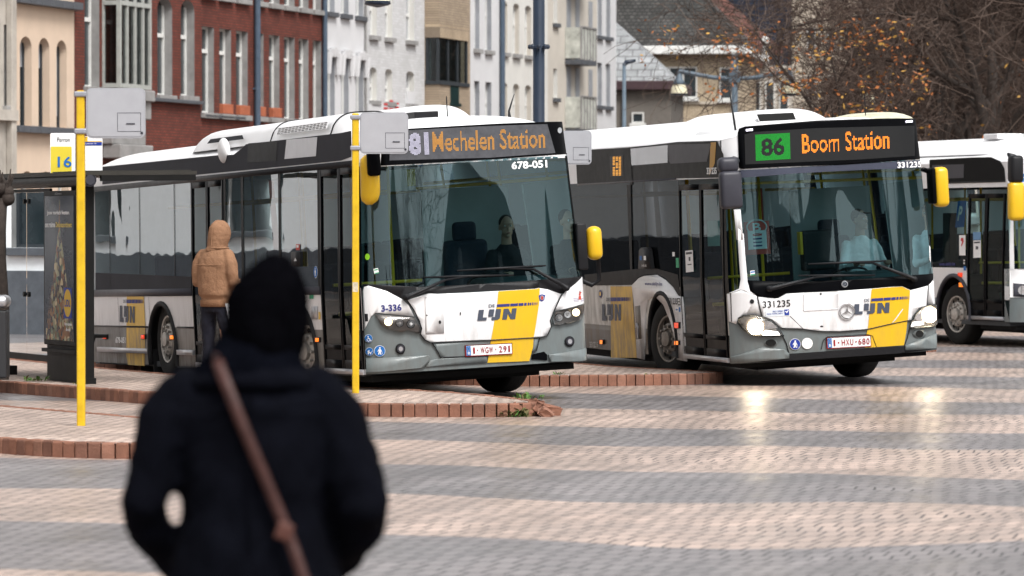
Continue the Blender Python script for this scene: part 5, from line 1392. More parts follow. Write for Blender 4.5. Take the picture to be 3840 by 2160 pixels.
# glazing and black surrounds
zt0, zt1 = 1.30, 2.42
def glz(b, y_a, y_b, z0, z1, m, nm='side_window', off=0.0):
    return b.decal(nm, 's', [[(y_a, z0), (y_b, z0), (y_b, z1), (y_a, z1)]], off, m, coords='b')
glz(b1, y0 + 0.02, d0 - 0.03, 1.28, 2.60, K['doorg'])
ws = [d1 + 0.06, wsplit, m0 - 0.06]
glz(b1, ws[0], ws[1], 1.28, 2.60, K['side']); glz(b1, ws[1], ws[2], 1.28, 2.60, K['side'])
rear_w = [m1 + 0.06, uw(440), uw(352), uw(277), 10.9]
for a, c in zip(rear_w, rear_w[1:]): glz(b1, a, c, 1.28, 2.60, K['side'])
for y, hw_ in [(y, 0.045) for y in (ws[1], ws[2], ws[0], uw(611))] + [(y, 0.012) for y in rear_w[1:-1]]: b1.decal('pillar', 's', [[(y - hw_, 1.28), (y + hw_, 1.28), (y + hw_, 2.60), (y - hw_, 2.60)]], 0.006, K['black'], coords='b')
for a, c in ((d1 + 0.05, m0 - 0.05), (m1 + 0.05, 11.2)): b1.decal('waist_rail', 's', [[(a, 1.21), (c, 1.21), (c, 1.30), (a, 1.30)]], 0.012, K['mirgrey'], thick=0.012, coords='b')
bm = B(); b1.sheet('s', [[(y0 + 0.1, 2.565), (11.2, 2.565), (11.2, 2.63), (y0 + 0.1, 2.63)]], 0.014, 0.012, bm=bm, coords='b'); b1.part('gutter_rail', bm, K['plastic'])
bm = B(); b1.sheet('s', [[(m1 + 0.06, 1.30), (10.9, 1.30), (10.9, 1.52), (m1 + 0.06, 1.44)]], 0.004, bm=bm, coords='b'); b1.part('window_skirt', bm, K['band'])
# dark upper band (white towards the tail), panels in it
b1.decal('upper_band', 's', [Z('1', (775, 1258), (1640, 1172), (1765, 1168), (1815, 1130), (1860, 1088), (2576, 1003)) + Z('2', (240, 986), (241, 1182)) + Z('1', (2576, 1212), (2264, 1244), (1500, 1318), (775, 1392))], 0.005, K['band'])
b1.decal('display_side', 's', [Z('1', (1880, 1082), (2100, 1062), (2090, 1212), (1870, 1228))], 0.009, K['black'])
b1.decal('vent_panel', 's', [Z('1', (2168, 1054), (2400, 1034), (2390, 1178), (2152, 1200))], 0.009, K['alu'])
# white lens shaped fairing on the flank
c = Z('1', (1690, 1150))[0]; pc = b1.px('s', c); bm = B()
bmesh.ops.create_uvsphere(bm, u_segments=16, v_segments=10, radius=1.0, matrix=Matrix.Translation(b1.pos('s', pc[0], pc[1] + 0.02, 0.0)) @ Matrix.Diagonal((0.065, 0.15, 0.15, 1)))
b1.part('camera_fairing', bm, K['roofwhite'], None, True)
# doors
def door(b, a, c, z0, z1, name='door', mid=True, gm=None):
    bm = B(); fr = 0.05
    n = 2 if mid else 1
    w_ = (c - a) / n
    for k in range(n):
        p, q = a + w_ * k, a + w_ * (k + 1)
        for (ya, yb, za, zb) in ((p, p + fr, z0, z1), (q - fr, q, z0, z1), (p + fr, q - fr, z0, z0 + 0.09), (p + fr, q - fr, z1 - 0.07, z1), (p + fr, q - fr, z0 + 0.20, z0 + 0.25)):
            b.sheet('s', [[(ya, za), (yb, za), (yb, zb), (ya, zb)]], 0.012, 0.03, bm=bm, coords='b')
        b.sheet('s', [[(p + fr, z0 + 0.09), (q - fr, z0 + 0.09), (q - fr, z0 + 0.2), (p + fr, z0 + 0.2)]], 0.004, bm=bm, coords='b')
    d = b.part(name, bm, K['black'])
    bm = B(); b.sheet('s', [[(a + fr, z0 + 0.2), (c - fr, z0 + 0.2), (c - fr, z1 - 0.05), (a + fr, z1 - 0.05)]], 0.0, bm=bm, coords='b'); b.part('door_glass', bm, gm or K['doorg'], d)
    bm = B()
    for yy in (a + (c - a) / 2 - 0.1, a + (c - a) / 2 + 0.1):
        tube(bm, [b.pos('s', yy, 1.05, -0.02), b.pos('s', yy, 1.08, -0.05), b.pos('s', yy, 1.25, -0.05), b.pos('s', yy, 1.28, -0.02)], 0.013, 6)
    b.part('door_handle', bm, K['plastic'], d, True)
    bm = B(); b.sheet('s', [[(a, z0 - 0.06), (c, z0 - 0.06), (c, z0 - 0.005), (a, z0 - 0.005)]], 0.02, 0.03, bm=bm, coords='b'); b.part('door_sill', bm, K['alu'], d)
    return d
door(b1, d0, d1, 0.42, 2.56); door(b1, m0, m1, 0.42, 2.56)
# flank livery, lamps, stickers
b1.decal('flank_stripe', 's', [Z('4', (864, 842), (978, 842), (990, 1058), (862, 1058))], 0.006, K['yellow'])
b1.decal('flank_stripe', 's', [Z('4', (862, 1066), (988, 1066), (985, 1326), (872, 1318), (860, 1250))], 0.006, K['yellowd'])
dash_logo(b1, 's', Z('4', (818, 1028))[0], Z('4', (920, 1034))[0], (0, -62), Z('4', (864, 900))[0], Z('4', (978, 900))[0], (0, -14), Z('4', (842, 898))[0], Z('4', (858, 898))[0], 12, 0.010)
b1.text('fleet_number', 's', '678-051', Z('4', (789, 1170))[0], Z('4', (856, 1172))[0], 23, 0.010, K['paper'], bold=0.03)
for c, m_ in (((721, 1128), K['redlens']), ((981, 1128), K['redlens']), ((1178, 1131), K['amber']), ((2166, 1148), K['amber'])):
    x, y = Z('4', c)[0]
    sm = b1.decal('side_lamp', 's', [[(x - 8, y - 9), (x + 8, y - 9), (x + 8, y + 9), (x - 8, y + 9)]], 0.02, K['ink'], thick=0.018)
    b1.decal('lamp_lens', 's', [[(x - 6, y - 7), (x + 6, y - 7), (x + 6, y + 7), (x - 6, y + 7)]], 0.026, m_, sm, thick=0.005)
bm = B()
for y in (uw(378, 800), uw(300, 800)): b1.sheet('s', [[(y, 0.4), (y + 0.01, 0.4), (y + 0.01, 1.2), (y, 1.2)]], 0.004, bm=bm, coords='b')
b1.sheet('s', [[(m1 + .05, 0.82), (yr - 0.66, 0.82), (yr - 0.66, 0.84), (m1 + .05, 0.84)], [(yr + 0.66, 0.82), (11.1, 0.82), (11.1, 0.84), (yr + .66, 0.84)]], 0.010, 0.008, bm=bm, coords='b')
b1.part('panel_seam', bm, K['plastic'])
for a, c in ((m1 + 0.06, yr - 0.66), (yr + 0.66, 10.9)): b1.decal('rub_rail', 's', [[(a, 0.50), (c, 0.50), (c, 0.56), (a, 0.56)]], 0.03, K['alu'], thick=0.03, coords='b')
x, y = Z('4', (2030, 600))[0]
vb = b1.decal('button_box', 's', [[(x - 17, y - 28), (x + 17, y - 28), (x + 17, y + 28), (x - 17, y + 28)]], 0.04, K['plastic'], thick=0.035)
b1.decal('button_arrow', 's', [[(x - 5, y + 8), (x, y - 6), (x + 6, y + 6)]], 0.044, K['paper'], vb)
x, y = Z('4', (2149, 688))[0]
sg_ = b1.decal('pictogram_sticker', 's', [disc((x, y), 7.5, 23)], 0.008, K['paper']); b1.decal('sticker_field', 's', [disc((x, y), 6.9, 21.5)], 0.011, K['signblue'], sg_)
b1.decal('pictogram', 's', b1.aff(WALKER[:2], (x - 6, y + 19), (x + 6, y + 19), 38), 0.014, K['paper'], sg_)
x, y = Z('4', (2118, 850))[0]; b1.decal('green_sticker', 's', [[(x - 8, y - 11), (x + 8, y - 11), (x + 8, y + 11), (x - 8, y + 11)]], 0.006, K['green'])
x, y = Z('4', (2140, 965))[0]
fb = b1.decal('filler_flap', 's', [[(x - 11, y - 24), (x + 11, y - 24), (x + 11, y + 24), (x - 11, y + 24)]], 0.012, K['alu'], thick=0.01)
x, y = Z('4', (2174, 985))[0]; b1.decal('yellow_sticker', 's', [[(x - 4, y - 14), (x + 4, y - 14), (x + 4, y + 14), (x - 4, y + 14)]], 0.008, K['yellow'])
x, y = Z('4', (2027, 519))[0]; rs = b1.decal('red_sticker', 's', [[(x - 7, y - 11), (x + 7, y - 11), (x + 7, y + 11), (x - 7, y + 11)]], 0.008, K['redpanel'])
b1.decal('sticker_print', 's', [[(x - 4, y - 8), (x + 4, y - 8), (x + 4, y + 2), (x - 4, y + 2)]], 0.011, K['paper'], rs)
# wheels
wheel(b1, -1.10, yf, R(13)); wheel(b1, 1.06, yf, R(13), side=1)
wheel(b1, -1.10, yr, 0); wheel(b1, -0.80, yr, 0); wheel(b1, 1.0, yr, 0, side=1)
bm = B(); box(bm, -1.26, -0.95, yr + 0.58, yr + 0.60, 0.12, 0.55); b1.part('mud_flap', bm, K['rubber'])
# roof gear
def pod(b, x0, x1, y0_, y1_, z0, z1, nm, m=None, bev=0.1, slope=None):
    bm = B(); box(bm, x0, x1, y0_, y1_, z0, z1, bev=bev)
    if slope:
        for v in bm.verts:
            if v.co.z > (z0 + z1) / 2:
                if v.co.y < y0_ + slope: v.co.z -= (1 - (v.co.y - y0_) / slope) * (z1 - z0) * 0.5
                if v.co.y > y1_ - slope: v.co.z -= (1 - (y1_ - v.co.y) / slope) * (z1 - z0) * 0.5
    return b.part(nm, fix(bm), m or K['roofwhite'], None, True)
def capsule_pod(b, xc, hw_, ya, yb, z0, hgt, nm, m=None):
    """long roof fairing with rounded ends and shoulders"""
    bm = B(); rows = []; ny = 22; nx = 14
    for i in range(ny + 1):
        s_ = -1 + 2 * i / ny; s_ = math.copysign(1 - (1 - abs(s_)) ** 1.8, s_)
        y = (ya + yb) / 2 + s_ * (yb - ya) / 2
        L_ = (yb - ya) / 2; e = max(0, (abs(s_) * L_ - (L_ - 0.75)) / 0.75); g = math.sqrt(max(0, 1 - min(1, e) ** 2.4))
        row = []
        for j in range(nx + 1):
            t = -1 + 2 * j / nx
            row.append(bm.verts.new((xc + t * hw_ * (0.75 + 0.25 * g), y, z0 + hgt * g * (1 - abs(t) ** 3.5) ** 0.7)))
        rows.append(row)
    for i in range(ny):
        for j in range(nx): bm.faces.new((rows[i][j], rows[i][j + 1], rows[i + 1][j + 1], rows[i + 1][j]))
    return b.part(nm, fix(bm), m or K['roofwhite'], None, True)
yA = uw(466, 355); yB = uw(905, 300)
pa = capsule_pod(b1, -0.70, 0.40, 0.9, 7.0, 2.93, 0.24, 'roof_pod')
M_grille = mat('grille mesh', (0.09, 0.075, 0.06), 0.7, var=0.5, scale=60)
def grille(b, pts, parent, nx=14, ny=4):
    """louvre opening from four body points"""
    a, c, d, e = [Vector(p) for p in pts]
    bm = B(); f = bm.faces.new([bm.verts.new(v) for v in (a, c, d, e)])
    nrm = (c - a).cross(e - a).normalized()
    if nrm.x > 0: nrm = -nrm
    for i in range(nx + 1):
        p, q = a.lerp(c, i / nx) + nrm * 0.006, e.lerp(d, i / nx) + nrm * 0.006; tube(bm, [p, q], 0.006, 4, mi=1)
    for i in range(ny + 1):
        p, q = a.lerp(e, i / ny) + nrm * 0.006, c.lerp(d, i / ny) + nrm * 0.006; tube(bm, [p, q], 0.006, 4, mi=1)
    return b.part('grille', bm, [K['under'], K['roofwhite']], parent)
grille(b1, ((-1.106, 1.5, 3.01), (-1.106, 3.3, 3.01), (-1.08, 3.3, 3.08), (-1.08, 1.5, 3.08)), pa)
bm = B(); b_ = [(-1.106, 4.6, 3.01), (-1.106, 6.1, 3.01), (-1.09, 6.0, 3.06), (-1.09, 4.7, 3.06)]; bm.faces.new([bm.verts.new(v) for v in b_]); b1.part('pod_slot', bm, K['band'], pa)
for y in (1.4, 3.6):
    bm = B(); tube(bm, [(-0.70 + t * 0.40, y, 2.933 + 0.24 * (1 - abs(t) ** 3.5) ** 0.7) for t in [-0.998 + 0.1 * k for k in range(20)]], 0.008, 5); b1.part('pod_seam', bm, K['plastic'], pa)
p = b1.plane(1034 * 1.49068, 285 * 1.49068, 4.2); q = b1.plane(1152 * 1.49068, 285 * 1.49068, 4.2); top = b1.plane(1100 * 1.49068, 264 * 1.49068, 4.2)
capsule_pod(b1, (p.x + q.x) / 2 - 0.12, (q.x - p.x) / 2 + 0.14, 3.4, 6.2, 3.02, top.z - 3.02, 'roof_pod')
p = b1.plane(1028 * 1.49068, 288 * 1.49068, 1.6); q = b1.plane(1088 * 1.49068, 288 * 1.49068, 1.6)
bm = B(); box(bm, p.x, q.x, 1.4, 2.0, p.z - 0.06, p.z + 0.02, bev=0.01); box(bm, p.x + 0.08, q.x - 0.05, 1.5, 1.95, 2.98, p.z - 0.06); b1.part('roof_hatch', bm, K['plastic'])
bm = B(); p = b1.plane(*Z('2', (1430, 866))[0], 0.9); q = b1.plane(*Z('2', (1418, 715))[0], 1.3); tube(bm, [(p.x, 0.9, p.z - 0.03), (p.x, 0.91, p.z + 0.04), (q.x, 1.1, q.z)], [0.02, 0.012, 0.004], 6)
p = b1.plane(*Z('2', (962, 878))[0], 1.2); tube(bm, [(p.x, 1.2, p.z - 0.03), (p.x, 1.2, p.z + 0.22)], 0.007, 6)
b1.part('aerial', bm, K['plastic'])
# mirrors
x0, y0_ = Z('5', (228, 0))[0]; 
pm = b1.plane(*Z('5', (228, -90))[0], -0.15); pq = b1.plane(*Z('5', (360, 198))[0], -0.15)
bm = B(); rows = []
for i in range(13):
    s_ = -1 + i / 6; z = (pm.z + pq.z) / 2 - s_ * (pm.z - pq.z) / 2 * 1.0
    g = (1 - abs(s_) ** 4.5) ** 0.5 if abs(s_) < 1 else 0.05
    cx = (pm.x + pq.x) / 2 + 0.02 * (1 - s_ * s_); hw_ = (pq.x - pm.x) / 2 * (0.25 + 0.75 * g) * (0.94 + 0.06 * s_)
    rows.append([bm.verts.new((cx + hw_ * math.cos(2 * math.pi * k / 20), -0.1 + 0.10 * (0.3 + 0.7 * g) * math.sin(2 * math.pi * k / 20), z)) for k in range(20)])
for i in range(12):
    for k in range(20): bm.faces.new((rows[i][k], rows[i][(k + 1) % 20], rows[i + 1][(k + 1) % 20], rows[i + 1][k]))
for r_ in (rows[0], rows[-1]): bm.faces.new(r_)
mi_ = b1.part('mirror', fix(bm), K['yellow'], None, True)
bm = B(); c = b1.plane(*Z('2', (400, 1235))[0], -0.22)
box(bm, c.x - 0.06, c.x + 0.085, -0.25, -0.16, c.z - 0.13, c.z + 0.16, bev=0.035); tube(bm, [(c.x, -0.2, c.z + 0.1), (c.x + 0.02, -0.18, c.z + 0.26), (c.x + 0.12, 0.0, c.z + 0.36), (-1.0, 0.3, 2.62)], 0.035, 8)
b1.part('mirror_arm', bm, K['black'], mi_, True)
xa, ya_ = Z('B', (2195, -140))[0]; xb, yb_ = Z('B', (2300, 195))[0]
x0, y0_ = Z('5', (1582, 325))[0]; x1, y1_ = Z('5', (1657, 530))[0]
p = b1.plane(x0, y1_, 0.25); q = b1.plane(x1, y0_, 0.25)
mirror(b1, x0, x1, y0_, y1_, 0.25, 0.16, K['yellow'], arm=[(q.x - 0.05, 0.25, p.z + 0.02), (q.x - 0.04, 0.27, p.z - 0.22), (p.x + 0.05, 0.3, p.z - 0.27), (p.x - 0.1, 0.3, p.z - 0.2), (1.2, 0.33, p.z - 0.08)])
bm = B(); box(bm, p.x - 0.13, p.x - 0.012, 0.2, 0.34, p.z - 0.1, q.z + 0.04, bev=0.02); b1.part('mirror_bracket', bm, K['plastic'], None, True)

# ------------------------------------------------------------------ second bus (route 86)
th2, ro2 = R(14), R(3.3)
b2 = Bus('city_bus', 'white bus with an orange route display reading 86 and bright headlights, wheels turned', 3.84, 49.72, th2, ro2, taper=0.065, zled=3.02, crown=3.14, lean=0.075)
body(b2, 'white', [(2.62, 0.60), (8.5, 0.60)], bottom_f=0.33, mats=dict(upper=K['roofwhite'], bumper=K['grey']), glass_z=(1.16, 2.62), led_z=2.58, band_z=(1.22, 2.50))
interior(b2)
b = b2
b.decal('windscreen', 'f', [[(-b.hw(1.16), 1.16), (b.hw(1.16), 1.16), (b.hw(2.6), 2.6), (-b.hw(2.6), 2.6)]], 0.0, K['wind'], coords='b')
# white corner pillars
b.decal('corner_pillar', 'f', [Z('D', (178, -120), (236, -60), (252, 160), (275, 420), (300, 510), (372, 568), (205, 500), (40, 545), (60, 540), (190, 490), (205, 400), (180, 60))], 0.010, K['white'], thick=0.008)
b.decal('corner_pillar', 'f', [Z('C', (1945, 180), (1990, 190), (2045, 290), (2070, 610), (2140, 1200), (2160, 1450)) + Z('D', (2200, 300), (2222, 380), (2145, 410), (2148, 300), (2130, -100)) + Z('C', (2106, 1420), (2068, 1000), (2016, 600), (1985, 300))], 0.010, K['white'], thick=0.008)
b.decal('corner_pillar', 'f', [Z('C', (30, 1130), (100, 1130), (130, 1449), (60, 1449))], 0.010, K['white'], thick=0.008)
# black mask below the glass
b.decal('apron', 'f', [Z('D', (276, 405), (700, 420), (1300, 400), (2142, 335), (2145, 408), (2088, 455), (1915, 500), (1830, 462), (1700, 468), (1518, 486), (1100, 515), (840, 525), (660, 535), (580, 580), (550, 585), (372, 566), (300, 510))], 0.014, K['black'], thick=0.012)
b.decal('bonnet', 'f', [Z('D', (374, 572), (550, 590), (582, 586), (664, 540), (840, 530), (1100, 520), (1518, 490), (1700, 474), (1830, 468), (1912, 506), (2086, 460), (2080, 660), (1990, 690), (1930, 770), (1918, 805), (1720, 840), (1480, 895), (1200, 918), (980, 915), (830, 895), (620, 885), (590, 870), (520, 800), (420, 768))], 0.016, K['white'], thick=0.014)
b.decal('wing_panel', 'f', [Z('D', (45, 548), (205, 505), (368, 566), (412, 764), (330, 756), (230, 760), (180, 780), (160, 845), (105, 826), (58, 822))], 0.014, K['white'], thick=0.012)
b.decal('wing_panel', 'f', [Z('D', (2092, 458), (2224, 384), (2230, 645), (2150, 645), (2086, 662))], 0.014, K['white'], thick=0.012)
b.decal('bonnet_stripe', 'f', [Z('D', (1520, 492), (1700, 476), (1830, 470), (1908, 508), (1885, 806), (1720, 838), (1482, 892), (1500, 700))], 0.020, K['yellow'])
b.decal('bumper_stripe', 'f', [Z('D', (1480, 905), (1720, 850), (1882, 815), (1870, 930), (1848, 1058), (1454, 1085), (1470, 960))], 0.012, K['yellow'])
b.decal('bonnet_crease', 'f', [Z('D', (1720, 838), (1830, 692), (1838, 696), (1750, 815))], 0.024, K['white'])
bm = B()
seam(b, bm, 'f', Z('D', (372, 566), (395, 680), (418, 770)), 0.020)
seam(b, bm, 'f', Z('D', (612, 886), (830, 895), (980, 917), (1200, 922), (1480, 898), (1720, 842), (1924, 804)), 0.018)
seam(b, bm, 'f', Z('D', (630, 968), (665, 1040), (692, 1140)), 0.008)
seam(b, bm, 'f', Z('D', (2092, 456), (2082, 662)), 0.018); seam(b, bm, 'f', Z('D', (103, 532), (112, 822)), 0.018)
seam(b, bm, 'f', Z('D', (1900, 900), (1880, 990), (1852, 1062)), 0.014)
seam(b, bm, 'f', Z('D', (1015, 1100), (1035, 1010), (1075, 975), (1480, 950), (1530, 965), (1570, 1075)), 0.014, 0.004)
seam(b, bm, 'f', Z('D', (700, 765), (830, 892)), 0.018, 0.003)
b.part('panel_seam', bm, K['plastic'])
b.decal('bumper_shoulder', 'f', [Z('D', (60, 1180), (420, 1080), (640, 1100), (690, 1140), (690, 1190), (100, 1245)), Z('D', (1860, 1062), (2050, 990), (2235, 930), (2238, 1085), (1860, 1110))], 0.026, K['grey'], thick=0.026)
b.decal('lower_strip', 'f', [Z('D', (80, 1185), (690, 1145), (1454, 1092), (1850, 1065), (2200, 1040), (2236, 1085), (1800, 1140), (700, 1215), (90, 1240))], 0.012, K['plastic'], thick=0.012)
sp = b.decal('plate_blank', 'f', [Z('D', *[(835 + (1185 - 835) * x, 535 + 180 * (1 - y) - (20 * x)) for x, y in rrect(0, 0, 1, 1, 0.06)])], 0.024, K['white'], thick=0.007)
b.decal('blank_lock', 'f', [disc(Z('D', (1006, 542))[0], 4, 4)], 0.028, K['ink'], sp)
# star badges
def star(b, c, r_, name, ring=0.1):
    cx, cy = c; bm = B()
    rp = [b.pos('f', *b.px('f', (cx + r_ * math.cos(2 * math.pi * k / 30), cy + r_ * 1.02 * math.sin(2 * math.pi * k / 30))), 0.034) for k in range(31)]
    tube(bm, rp, 0.011 * r_ / 28, 6, cap=False)
    for a in (-90, 30, 150):
        d = (math.cos(R(a)), math.sin(R(a))); n_ = (-d[1], d[0]); w_ = 0.13
        b.sheet('f', [[(cx + n_[0] * r_ * w_, cy + n_[1] * r_ * w_), (cx + d[0] * r_ * .97, cy + d[1] * r_ * .97), (cx - n_[0] * r_ * w_, cy - n_[1] * r_ * w_)]], 0.034, bm=bm, grid=False)
    return b.part(name, bm, K['chrome'], None, False)
star(b, Z('D', (1270, 718))[0], 27, 'star_emblem')
o = b.decal('round_badge', 'f', [disc(Z('D', (1250, 443))[0], 12, 13)], 0.020, K['alu']); b.decal('badge_field', 'f', [disc(Z('D', (1250, 443))[0], 9, 10)], 0.024, K['slate'], o); star(b, Z('D', (1250, 443))[0], 8, 'star_emblem')
dash_logo(b, 'f', Z('D', (1342, 750))[0], Z('D', (1695, 732))[0], (2.0, -39), Z('D', (1516, 616))[0], Z('D', (1896, 592))[0], (0.5, -10), Z('D', (1446, 621))[0], Z('D', (1498, 618))[0], 10.5, 0.026)
b.text('fleet_number', 'f', '331235', Z('D', (426, 684))[0], Z('D', (704, 668))[0], 25.5, 0.022, K['ink'], bold=0.012)
b.text('fleet_number', 'f', '331235', Z('C', (1738, 698))[0], Z('C', (1990, 687))[0], 22.5, 0.018, K['paper'], bold=0.03)
st_ = b.decal('safety_sticker', 'f', [Z('D', (450, 712), (690, 688), (694, 762), (456, 772))], 0.020, mat('pale sticker', (0.62, 0.66, 0.70), 0.5, var=0.03))
b.decal('sticker_tick_box', 'f', [Z('D', (640, 700), (688, 697), (690, 755), (644, 757))], 0.023, K['blue2'], st_)
b.decal('sticker_tick', 'f', [Z('D', (648, 716), (656, 712), (664, 722), (678, 704), (684, 708), (666, 736))], 0.026, K['paper'], st_)
b.text('sticker_text', 'f', 'ISO 39001', Z('D', (526, 728))[0], Z('D', (630, 722))[0], 6, 0.023, K['blue2'], st_, bold=0.02)
b.text('sticker_text', 'f', 'ROAD TRAFFIC SAFETY', Z('D', (468, 752))[0], Z('D', (632, 744))[0], 5, 0.023, K['blue2'], st_, bold=0.02)
b.decal('bonnet_lock', 'f', [disc(Z('D', (1018, 868))[0], 6.5, 2.8)], 0.020, K['ink'])
b.decal('tow_cap', 'f', [disc(Z('D', (317, 618))[0], 8, 8.5)], 0.018, K['ink'])
# headlamps
for hp, lc, lr, ref, drl in ((Z('D', (172, 830), (188, 785), (230, 762), (330, 758), (430, 780), (520, 820), (580, 880), (632, 962), (400, 966), (300, 950), (215, 885)), (350, 875), 76, Z('D', (445, 810), (520, 825), (575, 885), (440, 900)), Z('D', (415, 935), (455, 905), (580, 925), (600, 958), (420, 958))),
                              (Z('D', (2225, 650), (2225, 770), (2190, 840), (2150, 865), (1900, 890), (1915, 830), (1960, 745), (2010, 695), (2100, 655)), (2110, 752), 74, Z('D', (1950, 790), (2000, 720), (2030, 760), (2010, 830)), Z('D', (1912, 870), (1935, 825), (2040, 815), (2045, 850)))):
    hl = b.decal('headlight', 'f', [hp], 0.020, mat('chrome housing', (0.34, 0.32, 0.30), 0.3, 0.7, var=0.4, scale=14), thick=0.018)
    c = Z('D', lc)[0]; rr = lr / 2.683
    b.decal('lit_lamp', 'f', [disc(c, rr, rr)], 0.030, K['lamp'], hl)
    b.decal('reflector', 'f', [ref], 0.027, K['chrome'], hl)
    b.decal('daytime_lamp', 'f', [drl], 0.027, K['drl'], hl)
    b.decal('lens_cover', 'f', [hp], 0.050, K['lens'], hl, thick=0.03)
    bm = B(); seam(b, bm, 'f', hp + hp[:1], 0.03, 0.010); b.part('lamp_rim', bm, K['plastic'], hl)
for c in ((508, 1034), (2005, 945)):
    c_ = Z('D', c)[0]; sc_ = b.decal('bumper_scoop', 'f', [disc(c_, 25, 15)], 0.010, K['grey'], thick=0.01)
    b.decal('air_vent', 'f', [disc(c_, 20 if c[0] < 1000 else 15, 13)], 0.014, K['under'], sc_)
round_sign(b, 'f', Z('D', (752, 1048))[0], 21, WALKER, col=K['blue2']); round_sign(b, 'f', Z('D', (875, 1040))[0], 20.5, None)
plate(b, Z('D', (1078, 1084))[0], Z('D', (1506, 1062))[0], 35, '', (('1', .135, .175), ('.', .235, .27), ('H', .325, .405), ('X', .425, .505), ('U', .525, .60), ('.', .645, .68), ('6', .715, .79), ('8', .81, .885), ('0', .905, .98)), K['platered'])
wiper(b, Z('D', (488, 490))[0], Z('D', (930, 378))[0], Z('D', (780, 358))[0], Z('D', (1550, 354))[0])
wiper(b, Z('D', (1942, 395))[0], Z('D', (1525, 232))[0], Z('D', (880, 242))[0], Z('D', (1660, 210))[0])
# display
dp = b.decal('display_box', 'f', [Z('C', (72, 330), (85, 285), (150, 262), (900, 200), (1600, 178), (1930, 180), (1955, 200), (1985, 330), (2010, 600), (1200, 660), (600, 680), (105, 706), (85, 690))], 0.012, K['black'], thick=0.011)
b.decal('display_glass', 'f', [Z('C', (140, 345), (250, 320), (900, 280), (1915, 255), (1920, 570), (1300, 610), (150, 660))], 0.016, K['ledbg'], dp)
b.leds('route_field', 'f', '86', Z('C', (258, 622))[0], Z('C', (620, 602))[0], (-2.5, -98), 0.019, K['ledG'], 34, 30, dp, bold=0.03, invert=True)
b.leds('destination', 'f', 'Boom Station', Z('C', (742, 545))[0], Z('C', (1655, 492))[0], (-2, -72), 0.019, K['ledO'], 78, 17, dp, bold=0.012)
b.decal('tinted_strip', 'f', [Z('C', (100, 718), (700, 690), (1400, 650), (2012, 612), (2022, 692), (1400, 715), (700, 752), (104, 800))], 0.006, mat('sun strip', (0.045, 0.05, 0.075), 0.3, var=0.2, scale=2))
for c in ((190, 299), (1860, 210)):
    x, y = Z('C', c)[0]
    o = b.decal('marker_lamp', 'f', [[(x - 16, y - 4), (x + 16, y - 7), (x + 16, y + 4), (x - 16, y + 7)]], 0.018, K['mirgrey']); b.decal('lamp_lens', 'f', [[(x - 12, y - 2), (x + 12, y - 4), (x + 12, y + 2), (x - 12, y + 4)]], 0.022, K['marker'], o)
# things on and behind the windscreen
p = b.plane(*Z('C', (135, 1262))[0], 0.42); q = b.plane(*Z('6', (826, 524))[0], 0.42)
bm = B(); box(bm, p.x, q.x, 0.42, 0.43, q.z, p.z); rp_ = b.part('red_notice', bm, K['redpanel'])
p2 = b.plane(*Z('6', (680, 382))[0], 0.41); q2 = b.plane(*Z('6', (804, 492))[0], 0.41)
bm = B(); box(bm, p2.x, q2.x, 0.41, 0.417, q2.z, p2.z); b.part('paper_sheet', bm, K['paper'], rp_)
bm = B(); dz = p2.z - q2.z
for f0, f1, mi_ in ((.72, .86, 1), (.52, .60, 0), (.34, .40, 0), (.14, .22, 0)): box(bm, p2.x + 0.06, q2.x - 0.06, 0.405, 0.409, q2.z + dz * f0, q2.z + dz * f1, mi_)
b.part('paper_print', bm, [K['navy'], K['red']], rp_)
cx, cz = b.plane(*Z('6', (737, 356))[0], 0.415).x, b.plane(*Z('6', (737, 356))[0], 0.415).z
bm = B(); tube(bm, [(cx + 0.12 * math.cos(2 * math.pi * k / 24), 0.412, cz + 0.085 * math.sin(2 * math.pi * k / 24)) for k in range(25)], 0.009, 5, cap=False)
flat_text(bm, 'B', Matrix.Translation((cx - 0.05, 0.41, cz - 0.05)) @ Matrix.Rotation(R(90), 4, 'X'), 0.1, 0.1, bold=0.02); b.part('oval_letter', bm, K['paper'], rp_)
p = b.plane(*Z('6', (742, 112))[0], 2.4); q = b.plane(*Z('6', (782, 322))[0], 2.4); bm = B(); box(bm, p.x, q.x, 2.4, 2.43, q.z, p.z); b.part('red_post', bm, K['redpanel']); bm = B(); box(bm, q.x + 0.01, q.x + 0.035, 2.4, 2.43, q.z, p.z); b.part('white_post', bm, K['paper'])
s_ = b.decal('inspection_sticker', 'f', [Z('D', (302, 310), (346, 304), (352, 352), (304, 358))], 0.006, K['paper']); b.decal('sticker_print', 'f', [Z('D', (306, 318), (345, 313), (347, 325), (307, 330))], 0.009, K['signblue'], s_); b.decal('sticker_foot', 'f', [Z('D', (306, 345), (350, 340), (351, 350), (306, 356))], 0.009, K['green'], s_)
b.decal('edge_sticker', 'f', [Z('D', (2102, 50), (2120, 70), (2118, 225), (2108, 200))], 0.006, K['paper'])
bm = B(); p = b.plane(*Z('6', (1130, 470))[0], 0.9); box(bm, p.x - 0.2, p.x + 0.2, 0.9, 1.05, p.z - 0.3, p.z + 0.18, bev=0.03); b.part('ticket_machine', bm, K['plastic'])
bm = B(); box(bm, p.x - 0.235, p.x - 0.205, 0.88, 1.0, p.z - 0.1, p.z + 0.17); b.part('ticket_reader', bm, K['railyellow'])

